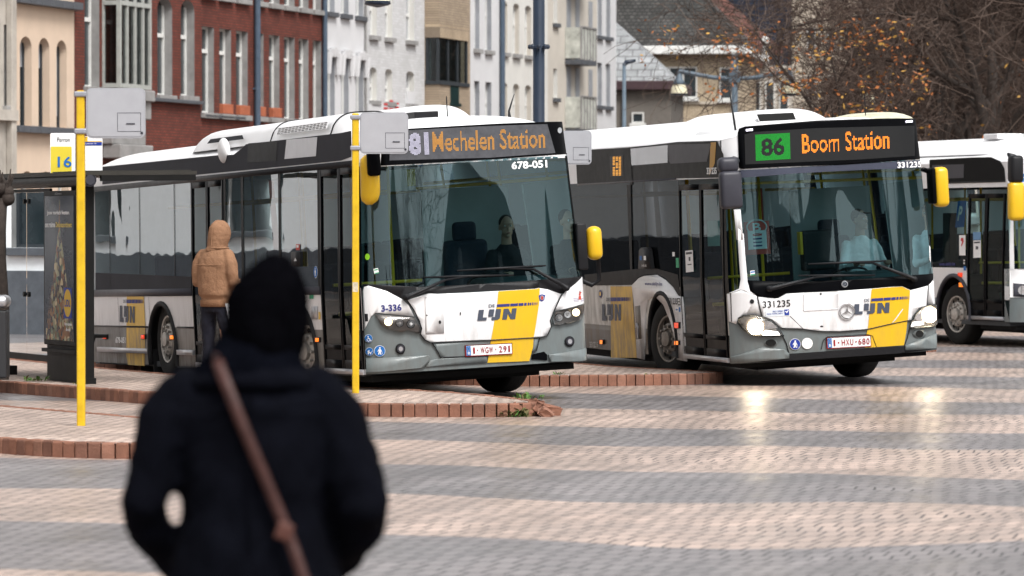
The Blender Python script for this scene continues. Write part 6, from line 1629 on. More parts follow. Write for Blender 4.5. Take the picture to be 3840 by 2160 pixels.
# right flank of the second bus
uw2 = lambda x, y=900: b2.px('s', Z('E', (x, y))[0])[0]
e0, e1 = uw2(905), uw2(655)
yf2 = uw2(560, 1190)
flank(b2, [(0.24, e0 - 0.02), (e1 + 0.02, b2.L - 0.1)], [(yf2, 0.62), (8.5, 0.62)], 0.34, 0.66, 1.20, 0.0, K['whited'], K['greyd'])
b2.decal('wing_cover', 's', [Z('E', (380, 890), (420, 850), (450, 836), (520, 830), (570, 860), (610, 900), (640, 950), (665, 955), (672, 1000), (690, 1320), (636, 1310), (634, 1240), (600, 1100), (560, 1000), (520, 960), (495, 955), (470, 975), (458, 1050), (455, 1200), (450, 1310), (410, 1300), (395, 1000))], 0.012, K['white'], thick=0.012)
for c in (yf2, 8.5):
    bm = B(); ar = arch(c, 0.64, 0.5, 0.34)
    for p, q in zip(ar, ar[1:]): bm.faces.new([bm.verts.new(v) for v in ((-b2.hw0 + 0.01, *p), (-b2.hw0 + 0.01, *q), (-0.75, *q), (-0.75, *p))])
    bm.faces.new([bm.verts.new((-0.75, *p)) for p in ar]); b2.part('wheel_housing', bm, K['under'])
bm = B(); tube(bm, [b2.pos('s', p[0], p[1], 0.012) for p in arch(yf2, 0.62, 0.5, 0.34)], 0.03, 6); b2.part('wheel_arch_trim', bm, K['rubber'], None, True)
glz(b2, 0.26, e0 - 0.03, 0.98, 2.5, K['sided'])
wb = [e1 + 0.05, uw2(370, 600), uw2(60, 600), 8.0, 11.6]
for a, c in zip(wb, wb[1:]): glz(b2, a, c, 1.20, 2.5, K['sided'])
b2.decal('window_skirt', 's', [Z('E', (640, 830), (655, 955), (640, 945), (610, 895), (570, 850), (520, 825), (450, 830), (415, 845), (380, 888), (120, 892), (110, 830), (380, 800), (500, 790))], 0.006, K['black'])
b2.decal('upper_band', 's', [Z('E', (60, 128), (350, 112), (640, 78), (860, 72), (898, 150), (905, 280), (630, 285), (70, 325))], 0.006, K['black'])
b2.decal('upper_window', 's', [Z('E', (360, 118), (583, 96), (583, 196), (380, 212))], 0.010, mat('mirrored strip', (0.25, 0.26, 0.28), 0.12, 0.6, var=0.35, scale=3))
b2.decal('upper_flap', 's', [Z('E', (583, 96), (630, 92), (830, 88), (805, 190), (600, 202), (588, 185))], 0.010, K['mirgrey'])
sd_ = b2.decal('side_display', 's', [Z('E', (255, 160), (330, 150), (334, 272), (258, 276))], 0.010, K['ledbg'])
bm = B()
for i in range(3):
    for j in range(13):
        x0 = 274 + i * 17; y0_ = 163 + j * 8.4
        if (i, j) in ((1, 3), (1, 8), (0, 6)): continue
        b2.sheet('s', [Z('E', (x0, y0_), (x0 + 13, y0_ - 1), (x0 + 13, y0_ + 4), (x0, y0_ + 5))], 0.014, bm=bm, grid=False)
b2.part('side_route', bm, K['ledA'], sd_)
b2.decal('yellow_post', 's', [Z('E', (826, 82), (858, 80), (850, 200), (818, 270))], 0.010, mat('amber post', (0.4, 0.2, 0.01), 0.4, var=0.1))
b2.text('fleet_number', 's', '331235', Z('E', (806, 262))[0], Z('E', (862, 260))[0], 25, 0.012, K['paper'], bold=0.03)
bm = B()
for xx in (360,): b2.sheet('s', [Z('E', (350, 112), (372, 112), (384, 320), (372, 320)), Z('E', (352, 320), (374, 320), (384, 800), (372, 800))], 0.012, bm=bm)
b2.part('pillar', bm, K['black'])
bm = B(); b2.sheet('s', [Z('E', (70, 316), (630, 284), (630, 292), (70, 326))], 0.014, 0.01, bm=bm); b2.part('gutter_rail', bm, K['mirgrey'])
door(b2, e0, e1, 0.40, 2.44)
nb = b2.decal('door_notice', 's', [Z('E', (685, 695), (728, 690), (733, 812), (690, 817))], 0.016, K['paper'])
b2.decal('notice_print', 's', [Z('E', (690, 703), (724, 699), (725, 712), (691, 716)), Z('E', (706, 730), (716, 729), (716, 752), (707, 752)), Z('E', (700, 770), (722, 768), (722, 774), (700, 776))], 0.019, K['mirgrey'], nb, grid=False)
b2.decal('door_poster', 's', [Z('E', (793, 526), (862, 524), (866, 668), (797, 670))], -0.02, mat('pale green paper', (0.45, 0.58, 0.55), 0.7, var=0.1))
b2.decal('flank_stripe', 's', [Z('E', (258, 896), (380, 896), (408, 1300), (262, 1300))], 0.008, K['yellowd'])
dash_logo(b2, 's', Z('E', (212, 1090))[0], Z('E', (320, 1090))[0], (0, -62), Z('E', (260, 980))[0], Z('E', (375, 978))[0], (0, -14), Z('E', (236, 980))[0], Z('E', (255, 980))[0], 13, 0.012)
b2.text('web_address', 's', 'www.delijn.be', Z('E', (456, 895))[0], Z('E', (556, 897))[0], 17, 0.018, K['navy'], bold=0.02)
b2.text('fleet_number', 's', '331235', Z('E', (586, 996))[0], Z('E', (642, 999))[0], 24, 0.018, K['ink'], bold=0.02)
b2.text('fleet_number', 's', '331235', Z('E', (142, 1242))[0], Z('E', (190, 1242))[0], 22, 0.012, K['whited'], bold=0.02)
bx = b2.decal('validator_box', 's', [Z('E', (442, 690), (455, 675), (490, 675), (497, 690), (510, 795), (438, 795))], 0.06, K['plastic'], thick=0.05)
b2.decal('box_label', 's', [Z('E', (448, 722), (460, 722), (460, 746), (448, 746))], 0.064, K['signblue'], bx); b2.decal('box_label', 's', [Z('E', (471, 722), (484, 722), (484, 746), (471, 746))], 0.064, K['paper'], bx)
b2.text('box_number', 's', '14018', Z('E', (460, 784))[0], Z('E', (486, 784))[0], 9, 0.064, K['paper'], bx)
b2.decal('green_sticker', 's', [Z('E', (629, 735), (645, 735), (648, 790), (631, 790))], 0.010, K['green']); b2.decal('white_sticker', 's', [Z('E', (609, 702), (624, 702), (624, 726), (610, 726))], 0.010, K['paper'])
o = b2.decal('round_sticker', 's', [disc(Z('E', (202, 938))[0], 6, 15)], 0.010, K['navy']); b2.decal('sticker_figure', 's', [disc(Z('E', (202, 938))[0], 3.5, 9)], 0.013, K['yellow'], o)
for c, m_, w_, h_ in (((643, 1116), K['redlens'], 8, 10), ((643, 1215), K['amber'], 7, 7), ((217, 1210), K['amber'], 5, 7)):
    x, y = Z('E', c)[0]; o = b2.decal('side_lamp', 's', [[(x - w_ * 1.3, y - h_ * 1.2), (x + w_ * 1.3, y - h_ * 1.2), (x + w_ * 1.3, y + h_ * 1.2), (x - w_ * 1.3, y + h_ * 1.2)]], 0.03, K['ink'], thick=0.02); b2.decal('lamp_lens', 's', [[(x - w_, y - h_), (x + w_, y - h_), (x + w_, y + h_), (x - w_, y + h_)]], 0.036, m_, o)
o = b2.decal('step_symbol', 's', [Z('E', (643, 962), (658, 962), (660, 1003), (645, 1003))], 0.018, K['ink']); b2.decal('symbol_print', 's', [Z('E', (647, 968), (655, 968), (656, 980), (648, 980)), Z('E', (648, 985), (656, 985), (657, 997), (649, 997))], 0.021, K['paper'], o, grid=False)
o = b2.decal('ramp_sign', 's', [Z('E', (629, 1012), (661, 1012), (662, 1042), (630, 1042))], 0.018, K['paper']); b2.decal('symbol_print', 's', [Z('E', (633, 1027), (639, 1021), (639, 1025), (647, 1025), (647, 1030), (639, 1030), (639, 1034)), Z('E', (650, 1014), (660, 1014), (660, 1040), (651, 1040))], 0.021, K['signblue'], o, grid=False)
bm = B(); x = Z('E', (410, 1005))[0]
b2.sheet('s', [Z('E', (400, 1008), (428, 1004), (438, 1192), (408, 1196))], 0.016, 0.01, bm=bm); rf_ = b2.part('rescue_flap', bm, K['greyd'])
bm = B(); tube(bm, [b2.pos('s', *b2.px('s', p), 0.03) for p in Z('E', (416, 1105), (424, 1130), (424, 1190))], 0.012, 6); b2.part('flap_handle', bm, K['alu'], rf_)
b2.text('capacity_text', 's', '102+1 pl.', Z('E', (628, 1172))[0], Z('E', (658, 1175))[0], 10, 0.018, K['slate'])
wheel(b2, -1.10, yf2, R(13), r=0.48, dull=True); wheel(b2, 1.10, 2.75, R(13), dull=True, side=1); wheel(b2, -1.1, 8.5, 0, dull=True); wheel(b2, 1.05, 8.5, 0, side=1)
# corner piece between door and front, black lower quarter light
b2.decal('quarter_surround', 's', [Z('E', (868, 300), (905, 300), (930, 935), (905, 940), (880, 600))], 0.006, K['black'])
# roof gear of the second bus
capsule_pod(b2, -0.05, 0.95, 2.9, 11.0, 3.00, 0.22, 'roof_pod'); pc_ = capsule_pod(b2, -0.85, 0.28, 0.75, 2.4, 2.86, 0.24, 'roof_shoulder')
capsule_pod(b2, -0.80, 0.30, 2.5, 5.4, 2.92, 0.17, 'roof_shoulder')
pd = capsule_pod(b2, 0.30, 0.62, 2.3, 5.8, 3.05, 0.25, 'roof_pod')
p = b2.plane(*Z('C', (232, 190))[0], 2.6); q = b2.plane(*Z('C', (612, 172))[0], 2.6)
grille(b2, ((p.x, 2.33, p.z - 0.03), (q.x, 2.33, q.z - 0.03), (q.x, 2.43, q.z + 0.06), (p.x, 2.43, p.z + 0.06)), pd, 16, 3)
p = b2.plane(*Z('C', (1285, 150))[0], 0.7); q = b2.plane(*Z('C', (1950, 155))[0], 0.7); tp = b2.plane(*Z('C', (1620, 104))[0], 0.7)
capsule_pod(b2, (p.x + q.x) / 2, (q.x - p.x) / 2, 0.55, 2.2, 3.06, tp.z - 3.06, 'roof_spoiler', mat('mossy white', (0.5, 0.48, 0.36), 0.5, var=0.4, scale=5))
bm = B(); p = b2.plane(*Z('3', (765, 790))[0], 0.5); q = b2.plane(*Z('3', (718, 495))[0], 0.6); tube(bm, [(p.x, 0.5, p.z - 0.05), (p.x - 0.02, 0.5, p.z + 0.15), (q.x, 0.6, q.z)], [0.014, 0.012, 0.004], 6)
p = b2.plane(*Z('3', (1583, 730))[0], 0.8); tube(bm, [(p.x, 0.8, p.z - 0.04), (p.x, 0.8, p.z + 0.25)], 0.006, 5); b2.part('aerial', bm, K['plastic'])
# mirrors
x0, y0_ = Z('E', (880, 240))[0]; x1, y1_ = Z('E', (990, 462))[0]
p = b2.plane(x0, y1_, -0.25); q = b2.plane(x1, y0_, -0.25)
mirror(b2, x0, x1, y0_, y1_, -0.25, 0.16, K['mirgrey'], bev=0.05)
bm = B(); x2, y2 = Z('E', (866, 168))[0]; u_ = b2.plane(x2, y2, -0.25); x3, y3 = Z('E', (990, 205))[0]; v_ = b2.plane(x3, y3, -0.25)
box(bm, u_.x, v_.x - 0.02, -0.30, -0.12, q.z - 0.02, u_.z, bev=0.06); tube(bm, [(v_.x - 0.1, -0.2, u_.z - 0.07), (v_.x + 0.02, 0.0, u_.z - 0.05), (-1.1, 0.25, u_.z - 0.04)], 0.05, 8); b2.part('mirror_head', fix(bm), K['mirgrey'], None, True)
x0, y0_ = Z('C', (2105, 682))[0]; x1, y1_ = Z('C', (2252, 1108))[0]
p = b2.plane(x0, y1_, 0.1); q = b2.plane(x1, y0_, 0.1)
mirror(b2, x0 + 8, x1, y0_, y1_, 0.1, 0.2, K['yellow'], bev=0.06)
bm = B(); box(bm, p.x - 0.02, p.x + 0.035, 0.0, 0.2, p.z + 0.04, q.z - 0.005, bev=0.02); tube(bm, [(p.x + 0.02, 0.1, q.z - 0.06), (p.x - 0.02, 0.2, q.z - 0.03), (1.24, 0.30, q.z - 0.02)], 0.03, 8); b2.part('mirror_bracket', fix(bm), K['black'], None, True)

# ------------------------------------------------------------------ third bus, at the right edge
th3 = R(20)
b3 = Bus('city_bus', 'white bus with two tall door leaves, cut off by the right edge of the photo', 7.66 + 1.275 * math.cos(th3) + 0.07, 65.3 + 1.275 * math.sin(th3) - 0.19, th3, R(0.3), taper=0.05, zled=2.95, crown=3.1, lean=0.1)
body(b3, 'white', [(2.2, 0.6), (8.2, 0.6)], bottom_f=0.40, mats=dict(upper=K['roofwhite'], bumper=K['grey']), glass_z=(1.2, 2.6), led_z=2.58, band_z=(1.22, 2.48))
interior(b3)
b3.decal('windscreen', 'f', [[(-b3.hw(1.2), 1.2), (b3.hw(1.2), 1.2), (b3.hw(2.6), 2.6), (-b3.hw(2.6), 2.6)]], 0.0, K['wind'], coords='b')
b3.decal('front_cover', 'f', [[(-b3.hw(0.9), 0.78), (b3.hw(.9), 0.78), (b3.hw(1.2), 1.22), (-b3.hw(1.2), 1.22)]], 0.008, K['white'], coords='b', thick=0.006)
b3.decal('corner_pillar', 'f', [[(-b3.hw(1.2), 1.2), (-b3.hw(1.2) + 0.05, 1.2), (-b3.hw(2.6) + 0.05, 2.6), (-b3.hw(2.6), 2.6)]], 0.008, K['white'], coords='b')
hl = b3.decal('headlight', 'f', [[(-1.24, 1.0), (-1.0, 0.98), (-1.0, 0.78), (-1.24, 0.8)]], 0.02, K['mirgrey'], coords='b', thick=0.015); b3.decal('lamp_lens', 'f', [ell(-1.13, 0.89, 0.06, 0.07)], 0.025, K['chrome'], hl, coords='b')
o = b3.decal('pictogram_sticker', 'f', [[(-1.13, 2.45), (-0.9, 2.45), (-0.9, 2.68), (-1.13, 2.68)]], 0.02, K['signblue'], coords='b'); b3.decal('pictogram', 'f', [[(-1.1 + 0.17 * x, 2.47 + 0.19 * y) for x, y in p] for p in WHEELCH], 0.024, K['paper'], o, coords='b')
u3 = lambda x, y=900: b3.px('s', Z('G', (x, y))[0])[0]
f0, f1 = u3(560), u3(325); yf3 = u3(238, 1200)
flank(b3, [(0.24, f0 - 0.02), (f1 + 0.02, b3.L - 0.1)], [(yf3, 0.60), (8.2, 0.6)], 0.40, 0.74, 1.22, 0.0, K['white'], K['grey'])
for c in (yf3, 8.2):
    bm = B(); ar = arch(c, 0.62, 0.5, 0.40)
    for p, q in zip(ar, ar[1:]): bm.faces.new([bm.verts.new(v) for v in ((-b3.hw0 + 0.01, *p), (-b3.hw0 + 0.01, *q), (-0.75, *q), (-0.75, *p))])
    bm.faces.new([bm.verts.new((-0.75, *p)) for p in ar]); b3.part('wheel_housing', bm, K['under'])
bm = B(); tube(bm, [b3.pos('s', p[0], p[1], 0.01) for p in arch(yf3, 0.60, 0.5, 0.4)], 0.035, 6); b3.part('wheel_arch_trim', bm, K['mirgrey'], None, True)
glz(b3, 0.26, f0 - 0.03, 0.95, 2.45, K['doorg'])
for a, c in ((f1 + 0.04, f1 + 1.7), (f1 + 1.74, f1 + 3.6), (f1 + 3.64, 11.5)): glz(b3, a, c, 1.22, 2.45, K['doorg'])
b3.decal('upper_band', 's', [Z('G', (80, 205), (350, 190), (480, 188), (540, 215), (565, 262), (572, 340), (80, 355))], 0.006, K['black']); b3.decal('upper_panel', 's', [Z('G', (100, 240), (305, 234), (303, 322), (100, 330))], 0.010, K['mirgrey'])
bm = B(); b3.sheet('s', [Z('G', (80, 353), (570, 340), (570, 350), (80, 363))], 0.012, 0.01, bm=bm); b3.part('gutter_rail', bm, K['plastic'])
door(b3, f0, f1, 0.48, 2.38)
b3.text('web_address', 's', 'www.delijn.be', Z('G', (145, 898))[0], Z('G', (248, 896))[0], 17, 0.010, K['navy'], bold=0.02)
for c, m_ in (((280, 950), K['redlens']), ((288, 1014), K['amber'])):
    x, y = Z('G', c)[0]; b3.decal('side_lamp', 's', [[(x - 7, y - 8), (x + 7, y - 8), (x + 7, y + 8), (x - 7, y + 8)]], 0.02, m_, thick=0.018)
o = b3.decal('door_notice', 's', [Z('G', (277, 694), (318, 692), (318, 824), (278, 824))], 0.018, K['paper']); b3.decal('notice_print', 's', [Z('G', (290, 712), (305, 710), (308, 735), (294, 768), (290, 760), (298, 735), (288, 728))], 0.022, K['red'], o, grid=False)
o = b3.decal('door_notice', 's', [Z('G', (368, 728), (417, 726), (417, 838), (368, 840))], 0.016, K['paper']); b3.decal('notice_print', 's', [Z('G', (374, 736), (412, 734), (412, 744), (374, 746)), Z('G', (385, 765), (400, 765), (400, 785), (385, 785))], 0.02, K['mirgrey'], o, grid=False)
b3.decal('blue_sticker', 's', [Z('G', (366, 674), (416, 672), (417, 722), (367, 724))], 0.016, mat('light blue sticker', (0.12, 0.25, 0.42), 0.5, var=0.05))
o = b3.decal('step_symbol', 's', [Z('G', (300, 846), (316, 846), (316, 886), (300, 886))], 0.010, K['ink']); b3.decal('symbol_print', 's', [Z('G', (304, 852), (312, 852), (312, 862), (304, 862)), Z('G', (304, 870), (312, 870), (312, 880), (304, 880))], 0.014, K['paper'], o, grid=False)
b3.decal('ramp_sign', 's', [Z('G', (302, 894), (318, 894), (318, 922), (302, 922))], 0.010, K['signblue'])
p = b3.px('s', Z('G', (268, 540))[0]); o = b3.decal('parking_sign_reflection', 's', [Z('G', (240, 472), (296, 470), (280, 640), (222, 645))], -0.06, K['signblue']); o.name = 'painted_reflection'  # blue decal painted as a parking sign's reflection in the window
b3.text('reflected_letter', 's', 'P', Z('G', (238, 600))[0], Z('G', (262, 600))[0], (8, -55), -0.055, K['paper'], o, bold=0.03)
bm = B(); c = b3.px('s', Z('G', (170, 705))[0]); box(bm, -b3.hw0 + 0.05, -b3.hw0 + 0.2, c[0] - 0.12, c[0] + 0.12, c[1] - 0.4, c[1] + 0.38, bev=0.02); b3.part('ticket_machine', bm, K['plastic'])
wheel(b3, -1.10, yf3, R(6), dull=False); wheel(b3, 1.08, 2.2, R(6), side=1); wheel(b3, -1.1, 8.2, 0); wheel(b3, 1.05, 8.2, 0, side=1)
capsule_pod(b3, 0.0, 1.05, 1.2, 7.5, 3.0, 0.28, 'roof_pod')
for k in range(3):
    bm = B(); box(bm, -0.75 + 0.55 * k, -0.3 + 0.55 * k, 1.7, 2.2, 3.24, 3.33, bev=0.02); b3.part('roof_hatch', bm, K['roofwhite'])
x0, y0_ = Z('G', (590, 346))[0]; x1, y1_ = Z('G', (684, 600))[0]
p = b3.plane(x0, y1_, -0.2); q = b3.plane(x1, y0_, -0.2)
mirror(b3, x0, x1, y0_, y1_, -0.2, 0.18, K['yellow'], arm=[((p.x + q.x) / 2, -0.2, q.z - 0.03), ((p.x + q.x) / 2, -0.2, q.z + 0.2), (p.x + 0.1, 0.0, q.z + 0.42), (-1.15, 0.3, q.z + 0.4)])
bm = B(); box(bm, (p.x + q.x) / 2 - 0.11, q.x - 0.02, -0.3, -0.1, q.z - 0.02, q.z + 0.4, bev=0.06); b3.part('mirror_head', bm, K['plastic'], None, True)
# =================================================================== stop poles and signs
M_ypole = mat('yellow pole paint', (0.60, 0.385, 0.012), 0.4, var=0.14, scale=9, coat=0.2)
M_flag = mat('pale grey flag', (0.33, 0.335, 0.36), 0.5, var=0.05, scale=4)
M_clamp = mat('clamp steel', (0.35, 0.36, 0.40), 0.4, 0.6, var=0.1)
PG = 'yellow bus stop poles with a grey flag'
def stop_pole(xd, D, ytop, x0, x1, y0, y1, label, zb=HP):
    s_ = 10700 / D
    p = at(xd, 572, D); zt = 1.85 + (572 - ytop) / s_
    t = thing('stop_pole', label, 'stop pole', (p.x, D, zb), 0, PG)
    zt -= zb
    bm = B(); box(bm, -0.036, 0.036, -0.036, 0.036, -0.05, zt, bev=0.014); obj('post', bm, M_ypole, t, False)
    X0, X1 = (x0 - xd) / s_, (x1 - xd) / s_; Z1, Z0 = 1.85 + (572 - y0) / s_ - zb, 1.85 + (572 - y1) / s_ - zb
    bm = B(); W_, H_ = X1 - X0, Z1 - Z0
    M = Matrix.Translation((X0, 0.03, Z0)) @ Matrix.Rotation(R(90), 4, 'X')
    prism(bm, rrect(0, 0, W_, H_, 0.05), 0.0, 0.06, 0, M); fix(bm)
    fl = obj('flag', bm, M_flag, t)
    bm = B()
    prism(bm, rrect(0.015, 0.015, W_ - 0.015, H_ - 0.015, 0.04), 0.060, 0.064, 0, M); fix(bm)
    obj('flag_panel', bm, mat('flag panel', (0.35, 0.355, 0.38), 0.45, var=0.05), fl)
    bm = B(); e = 0.004
    a, b, c, d = W_ * 0.53, W_ * 0.93, H_ * 0.13, H_ * 0.5
    for q in ((a, b, c, c + e), (a, b, d, d + e), (a, a + e, c, d), (b - e, b, c, d)): prism(bm, [(q[0], q[2]), (q[1], q[2]), (q[1], q[3]), (q[0], q[3])], 0.064, 0.0655, 0, M)
    prism(bm, rrect(W_ * 0.68, H_ * 0.275, W_ * 0.83, H_ * 0.30, 0.004), 0.064, 0.068, 0, M)
    prism(bm, ell(W_ * 0.945, H_ * 0.105, 0.012, 0.012, 14), 0.064, 0.067, 0, M)
    obj('hatch', bm, K['mirgrey'], fl)
    for f in (0.14, 0.88):
        zz = Z0 + H_ * f
        bm = B(); box(bm, -0.055, 0.055, -0.05, 0.05, zz - 0.024, zz + 0.024, bev=0.012); box(bm, 0.05, X0 + 0.03, -0.02, 0.02, zz - 0.02, zz + 0.02)
        obj('clamp', bm, M_clamp, t)
    return t
stop_pole(203.5, 37.0, 228, 218, 366, 222, 348, 'yellow stop pole at the left, nearest to the camera, with grey flag')
sp2 = stop_pole(894.5, 44.3, 285, 905, 1027, 283, 387, 'yellow stop pole with grey flag standing in front of the first bus corner')
stop_pole(1378, 52.8, 332, 1389, 1488, 329, 414, 'yellow stop pole mostly hidden behind the first bus, only foot and flag showing')
bm = B(); zz = 1.85 + (572 - 722) * 44.3 / 10700 - HP; box(bm, -0.030, 0.028, -0.0375, -0.0365, zz - 0.05, zz + 0.05); obj('sticker_remains', bm, mat('torn sticker', (0.52, 0.46, 0.34), 0.8, var=0.4, scale=40), sp2)
# platform number sign
D = 47.9; s_ = 10700 / D
p = at(186, 572, D); pz = lambda y: 1.85 + (572 - y) / s_ - HP
t = thing('platform_sign', 'platform sign with a yellow field reading Perron 16 above the shelter', 'sign', (p.x, D, HP), 0)
bm = B(); box(bm, -0.028, 0.028, -0.03, 0.03, -0.05, pz(392)); obj('post', bm, mat('anthracite post', (0.03, 0.032, 0.036), 0.5, var=0.1), t)
Mv = lambda x, y, yy=-0.04: Matrix.Translation(((x - 186) / s_, yy, pz(y))) @ Matrix.Rotation(R(90), 4, 'X')
def panel(x0, x1, y0, y1, d0, d1, m, parent, name, r_=0.02, xs=0):
    bm = B(); prism(bm, rrect(0, 0, (x1 - x0) / s_, (y1 - y0) / s_, r_), d0, d1, 0, Mv(x0, y1)); return obj(name, fix(bm), m, parent)
pn = panel(128, 191, 335, 450, 0.0, 0.02, K['paper'], t, 'number_panel')
panel(129.5, 182, 369, 449, 0.02, 0.024, mat('sign yellow', (0.62, 0.50, 0.04), 0.5, var=0.03), pn, 'yellow_field', 0.012)
bm = B(); flat_text(bm, 'Perron', Mv(146, 357), 31 / s_, 11 / s_, off=0.026); obj('platform_word', bm, K['ink'], pn)
bm = B(); flat_text(bm, '16', Mv(147, 421), 35 / s_, 27 / s_, off=0.029, bold=0.015); obj('platform_number', bm, K['signblue'], pn)
pt = panel(200, 259, 343, 446, 0.0, 0.02, K['paper'], t, 'timetable_panel')
panel(200, 258, 358, 366, 0.02, 0.024, K['blue2'], pt, 'title_band', 0.002); panel(200, 258, 355.5, 357.2, 0.02, 0.024, K['yellow'], pt, 'yellow_rule', 0.001); panel(211, 222, 344, 355, 0.02, 0.024, K['yellow'], pt, 'yellow_mark', 0.004)
bm = B(); flat_text(bm, 'Station perron 16', Mv(201, 364.3), 43 / s_, 5 / s_, off=0.028); obj('title_text', bm, K['paper'], pt)
bm = B(); flat_text(bm, 'DE LIJN', Mv(196, 348), 22 / s_, 4 / s_, off=0.028); flat_text(bm, '0', Mv(207, 387), 7 / s_, 10 / s_, off=0.028, bold=0.04); flat_text(bm, 'www.delijn.be', Mv(220, 444), 17 / s_, 3 / s_, off=0.028); flat_text(bm, '60', Mv(248, 436), 5 / s_, 4 / s_, off=0.028)
tube(bm, [Mv(250.5, 434) @ Vector((5.2 / s_ * math.cos(a), 4.6 / s_ * math.sin(a), 0.026)) for a in [k * math.pi / 3 for k in range(7)]], 0.003, 4, cap=False)
obj('timetable_print', bm, K['blue2'], pt)

# =================================================================== bus shelter
M_anth = mat('anthracite frame', (0.008, 0.0079, 0.0078), 0.5, var=0.12, scale=5, spec=0.15)
SH = R(23)
t = thing('bus_shelter', 'dark glazed bus shelter with an advertising panel on the second platform', 'bus shelter', (-4.66, 46.9, HP), SH)
bm = B(); box(bm, -0.10, 0.035, -0.07, 0.07, -0.02, 2.28, bev=0.01); box(bm, -0.115, 0.05, -0.085, 0.085, -0.02, 0.06); obj('post', bm, M_anth, t)
bm = B(); box(bm, -0.07, 0.0, 3.22, 3.30, -0.02, 2.26, bev=0.01); box(bm, -0.09, 0.1, 3.15, 3.35, -0.02, 0.1); obj('post', bm, M_anth, t)
bm = B()
ny, nx = 2, 6
vs = box(bm, -0.16, 1.14, -0.32, 3.55, 2.29, 2.33)
for v in vs: v.co.z += 0.012 * (v.co.x + 0.16)
for k in range(26):
    y = -0.25 + k * 0.15; v2 = box(bm, -0.12, 1.10, y, y + 0.05, 2.332, 2.342)
    for v in v2: v.co.z += 0.012 * (v.co.x + 0.16)
ro = obj('roof', bm, mat('shelter roof', (0.028, 0.026, 0.022), 0.55, var=0.15), t)
bm = B(); tube(bm, [(-0.09, -0.30, 2.24), (-0.09, 3.5, 2.24)], 0.075, 16); obj('gutter', bm, M_anth, ro, True)
bm = B(); tube(bm, [(-0.09, -0.325, 2.24), (-0.09, -0.30, 2.24)], [0.055, 0.06], 20); tube(bm, [(-0.09 + 0.068 * math.cos(k * math.pi / 12), -0.31, 2.24 + 0.068 * math.sin(k * math.pi / 12)) for k in range(25)], 0.008, 5, cap=False)
obj('gutter_cap', bm, K['mirgrey'], ro)
bm = B(); v2 = box(bm, 0.04, 1.13, -0.318, -0.26, 2.225, 2.288)
for v in v2: v.co.z += 0.012 * (v.co.x + 0.16)
obj('fascia', bm, M_anth, ro)
# advertising case
bm = B(); box(bm, -0.13, 0.03, 0.09, 1.31, 0.40, 2.13, bev=0.012); box(bm, -0.10, 0.0, 0.12, 1.28, 0.0, 0.40); box(bm, -0.15, 0.05, 0.07, 1.33, 0.32, 0.36)
ad = obj('advertising_case', bm, M_anth, t)
AM = Matrix.Translation((-0.133, 1.27, 0.47)) @ Matrix.Rotation(R(-90), 4, 'Z') @ Matrix.Rotation(R(90), 4, 'X')   # local x runs towards the camera, y up
def poster_mat():
    m = mat('poster print', (0.012, 0.02, 0.035), 0.25, var=0.5, scale=3)
    nt = m.node_tree; p = nt.nodes['Principled BSDF']; N = nt.nodes.new; L = nt.links.new
    tc = N('ShaderNodeTexCoord'); sx = N('ShaderNodeSeparateXYZ'); L(tc.outputs['Object'], sx.inputs[0])
    vo = N('ShaderNodeTexVoronoi'); vo.inputs['Scale'].default_value = 16; L(tc.outputs['Object'], vo.inputs['Vector'])
    cr = N('ShaderNodeValToRGB'); cr.color_ramp.elements[0].color = (0.02, 0.025, 0.035, 1); cr.color_ramp.elements[1].color = (0.55, 0.42, 0.25, 1)
    for pos, c in ((0.35, (0.05, 0.04, 0.04, 1)), (0.55, (0.28, 0.12, 0.05, 1)), (0.75, (0.10, 0.16, 0.10, 1))):
        e = cr.color_ramp.elements.new(pos); e.color = c
    sp = N('ShaderNodeSeparateColor'); L(vo.outputs['Color'], sp.inputs[0]); L(sp.outputs[0], cr.inputs[0])
    # a tree of packed goods standing in the middle of the night-blue poster
    a = N('ShaderNodeMath'); a.operation = 'SUBTRACT'; a.inputs[1].default_value = 0.68; L(sx.outputs['Y'], a.inputs[0])
    b_ = N('ShaderNodeMath'); b_.operation = 'ABSOLUTE'; L(a.outputs[0], b_.inputs[0])
    c = N('ShaderNodeMapRange'); c.inputs['From Min'].default_value = 0.55; c.inputs['From Max'].default_value = 1.72; c.inputs['To Min'].default_value = 0.52; c.inputs['To Max'].default_value = 0.02; L(sx.outputs['Z'], c.inputs['Value'])
    d = N('ShaderNodeMath'); d.operation = 'LESS_THAN'; L(b_.outputs[0], d.inputs[0]); L(c.outputs[0], d.inputs[1])
    mx = N('ShaderNodeMix'); mx.data_type = 'RGBA'; mx.inputs['A'].default_value = (0.012, 0.02, 0.035, 1); L(cr.outputs[0], mx.inputs['B']); L(d.outputs[0], mx.inputs['Factor']); L(mx.outputs['Result'], p.inputs['Base Color'])
    return m
bm = B(); box(bm, -0.136, -0.131, 0.15, 1.25, 0.46, 2.07); po = obj('poster', bm, poster_mat(), ad)
bm = B()
for s__, x, y, w_, h_, mi in (('Jouw magisch feesten.', 0.12, 1.38, 0.86, 0.06, 0), ('ons ruime', 0.05, 1.25, 0.38, 0.06, 0), ('Deluxeassortiment', 0.46, 1.25, 0.6, 0.06, 1), ('Voor iedereen', 0.78, 0.16, 0.28, 0.035, 0), ('die telt', 0.84, 0.10, 0.16, 0.035, 0)):
    flat_text(bm, s__, AM, w_, h_, mi, 0.02, 0.008) if False else None
    for p_ in text2d(s__, 0.02):
        f = bm.faces.new([bm.verts.new(AM @ Vector((x + X * w_, y + Y * h_, 0.006))) for X, Y in p_]); f.material_index = mi
obj('poster_text', bm, [K['paper'], mat('gold print', (0.6, 0.45, 0.12), 0.5, var=0.05)], po)
bm = B(); q = lambda x, y, o_: AM @ Vector((x, y, o_))
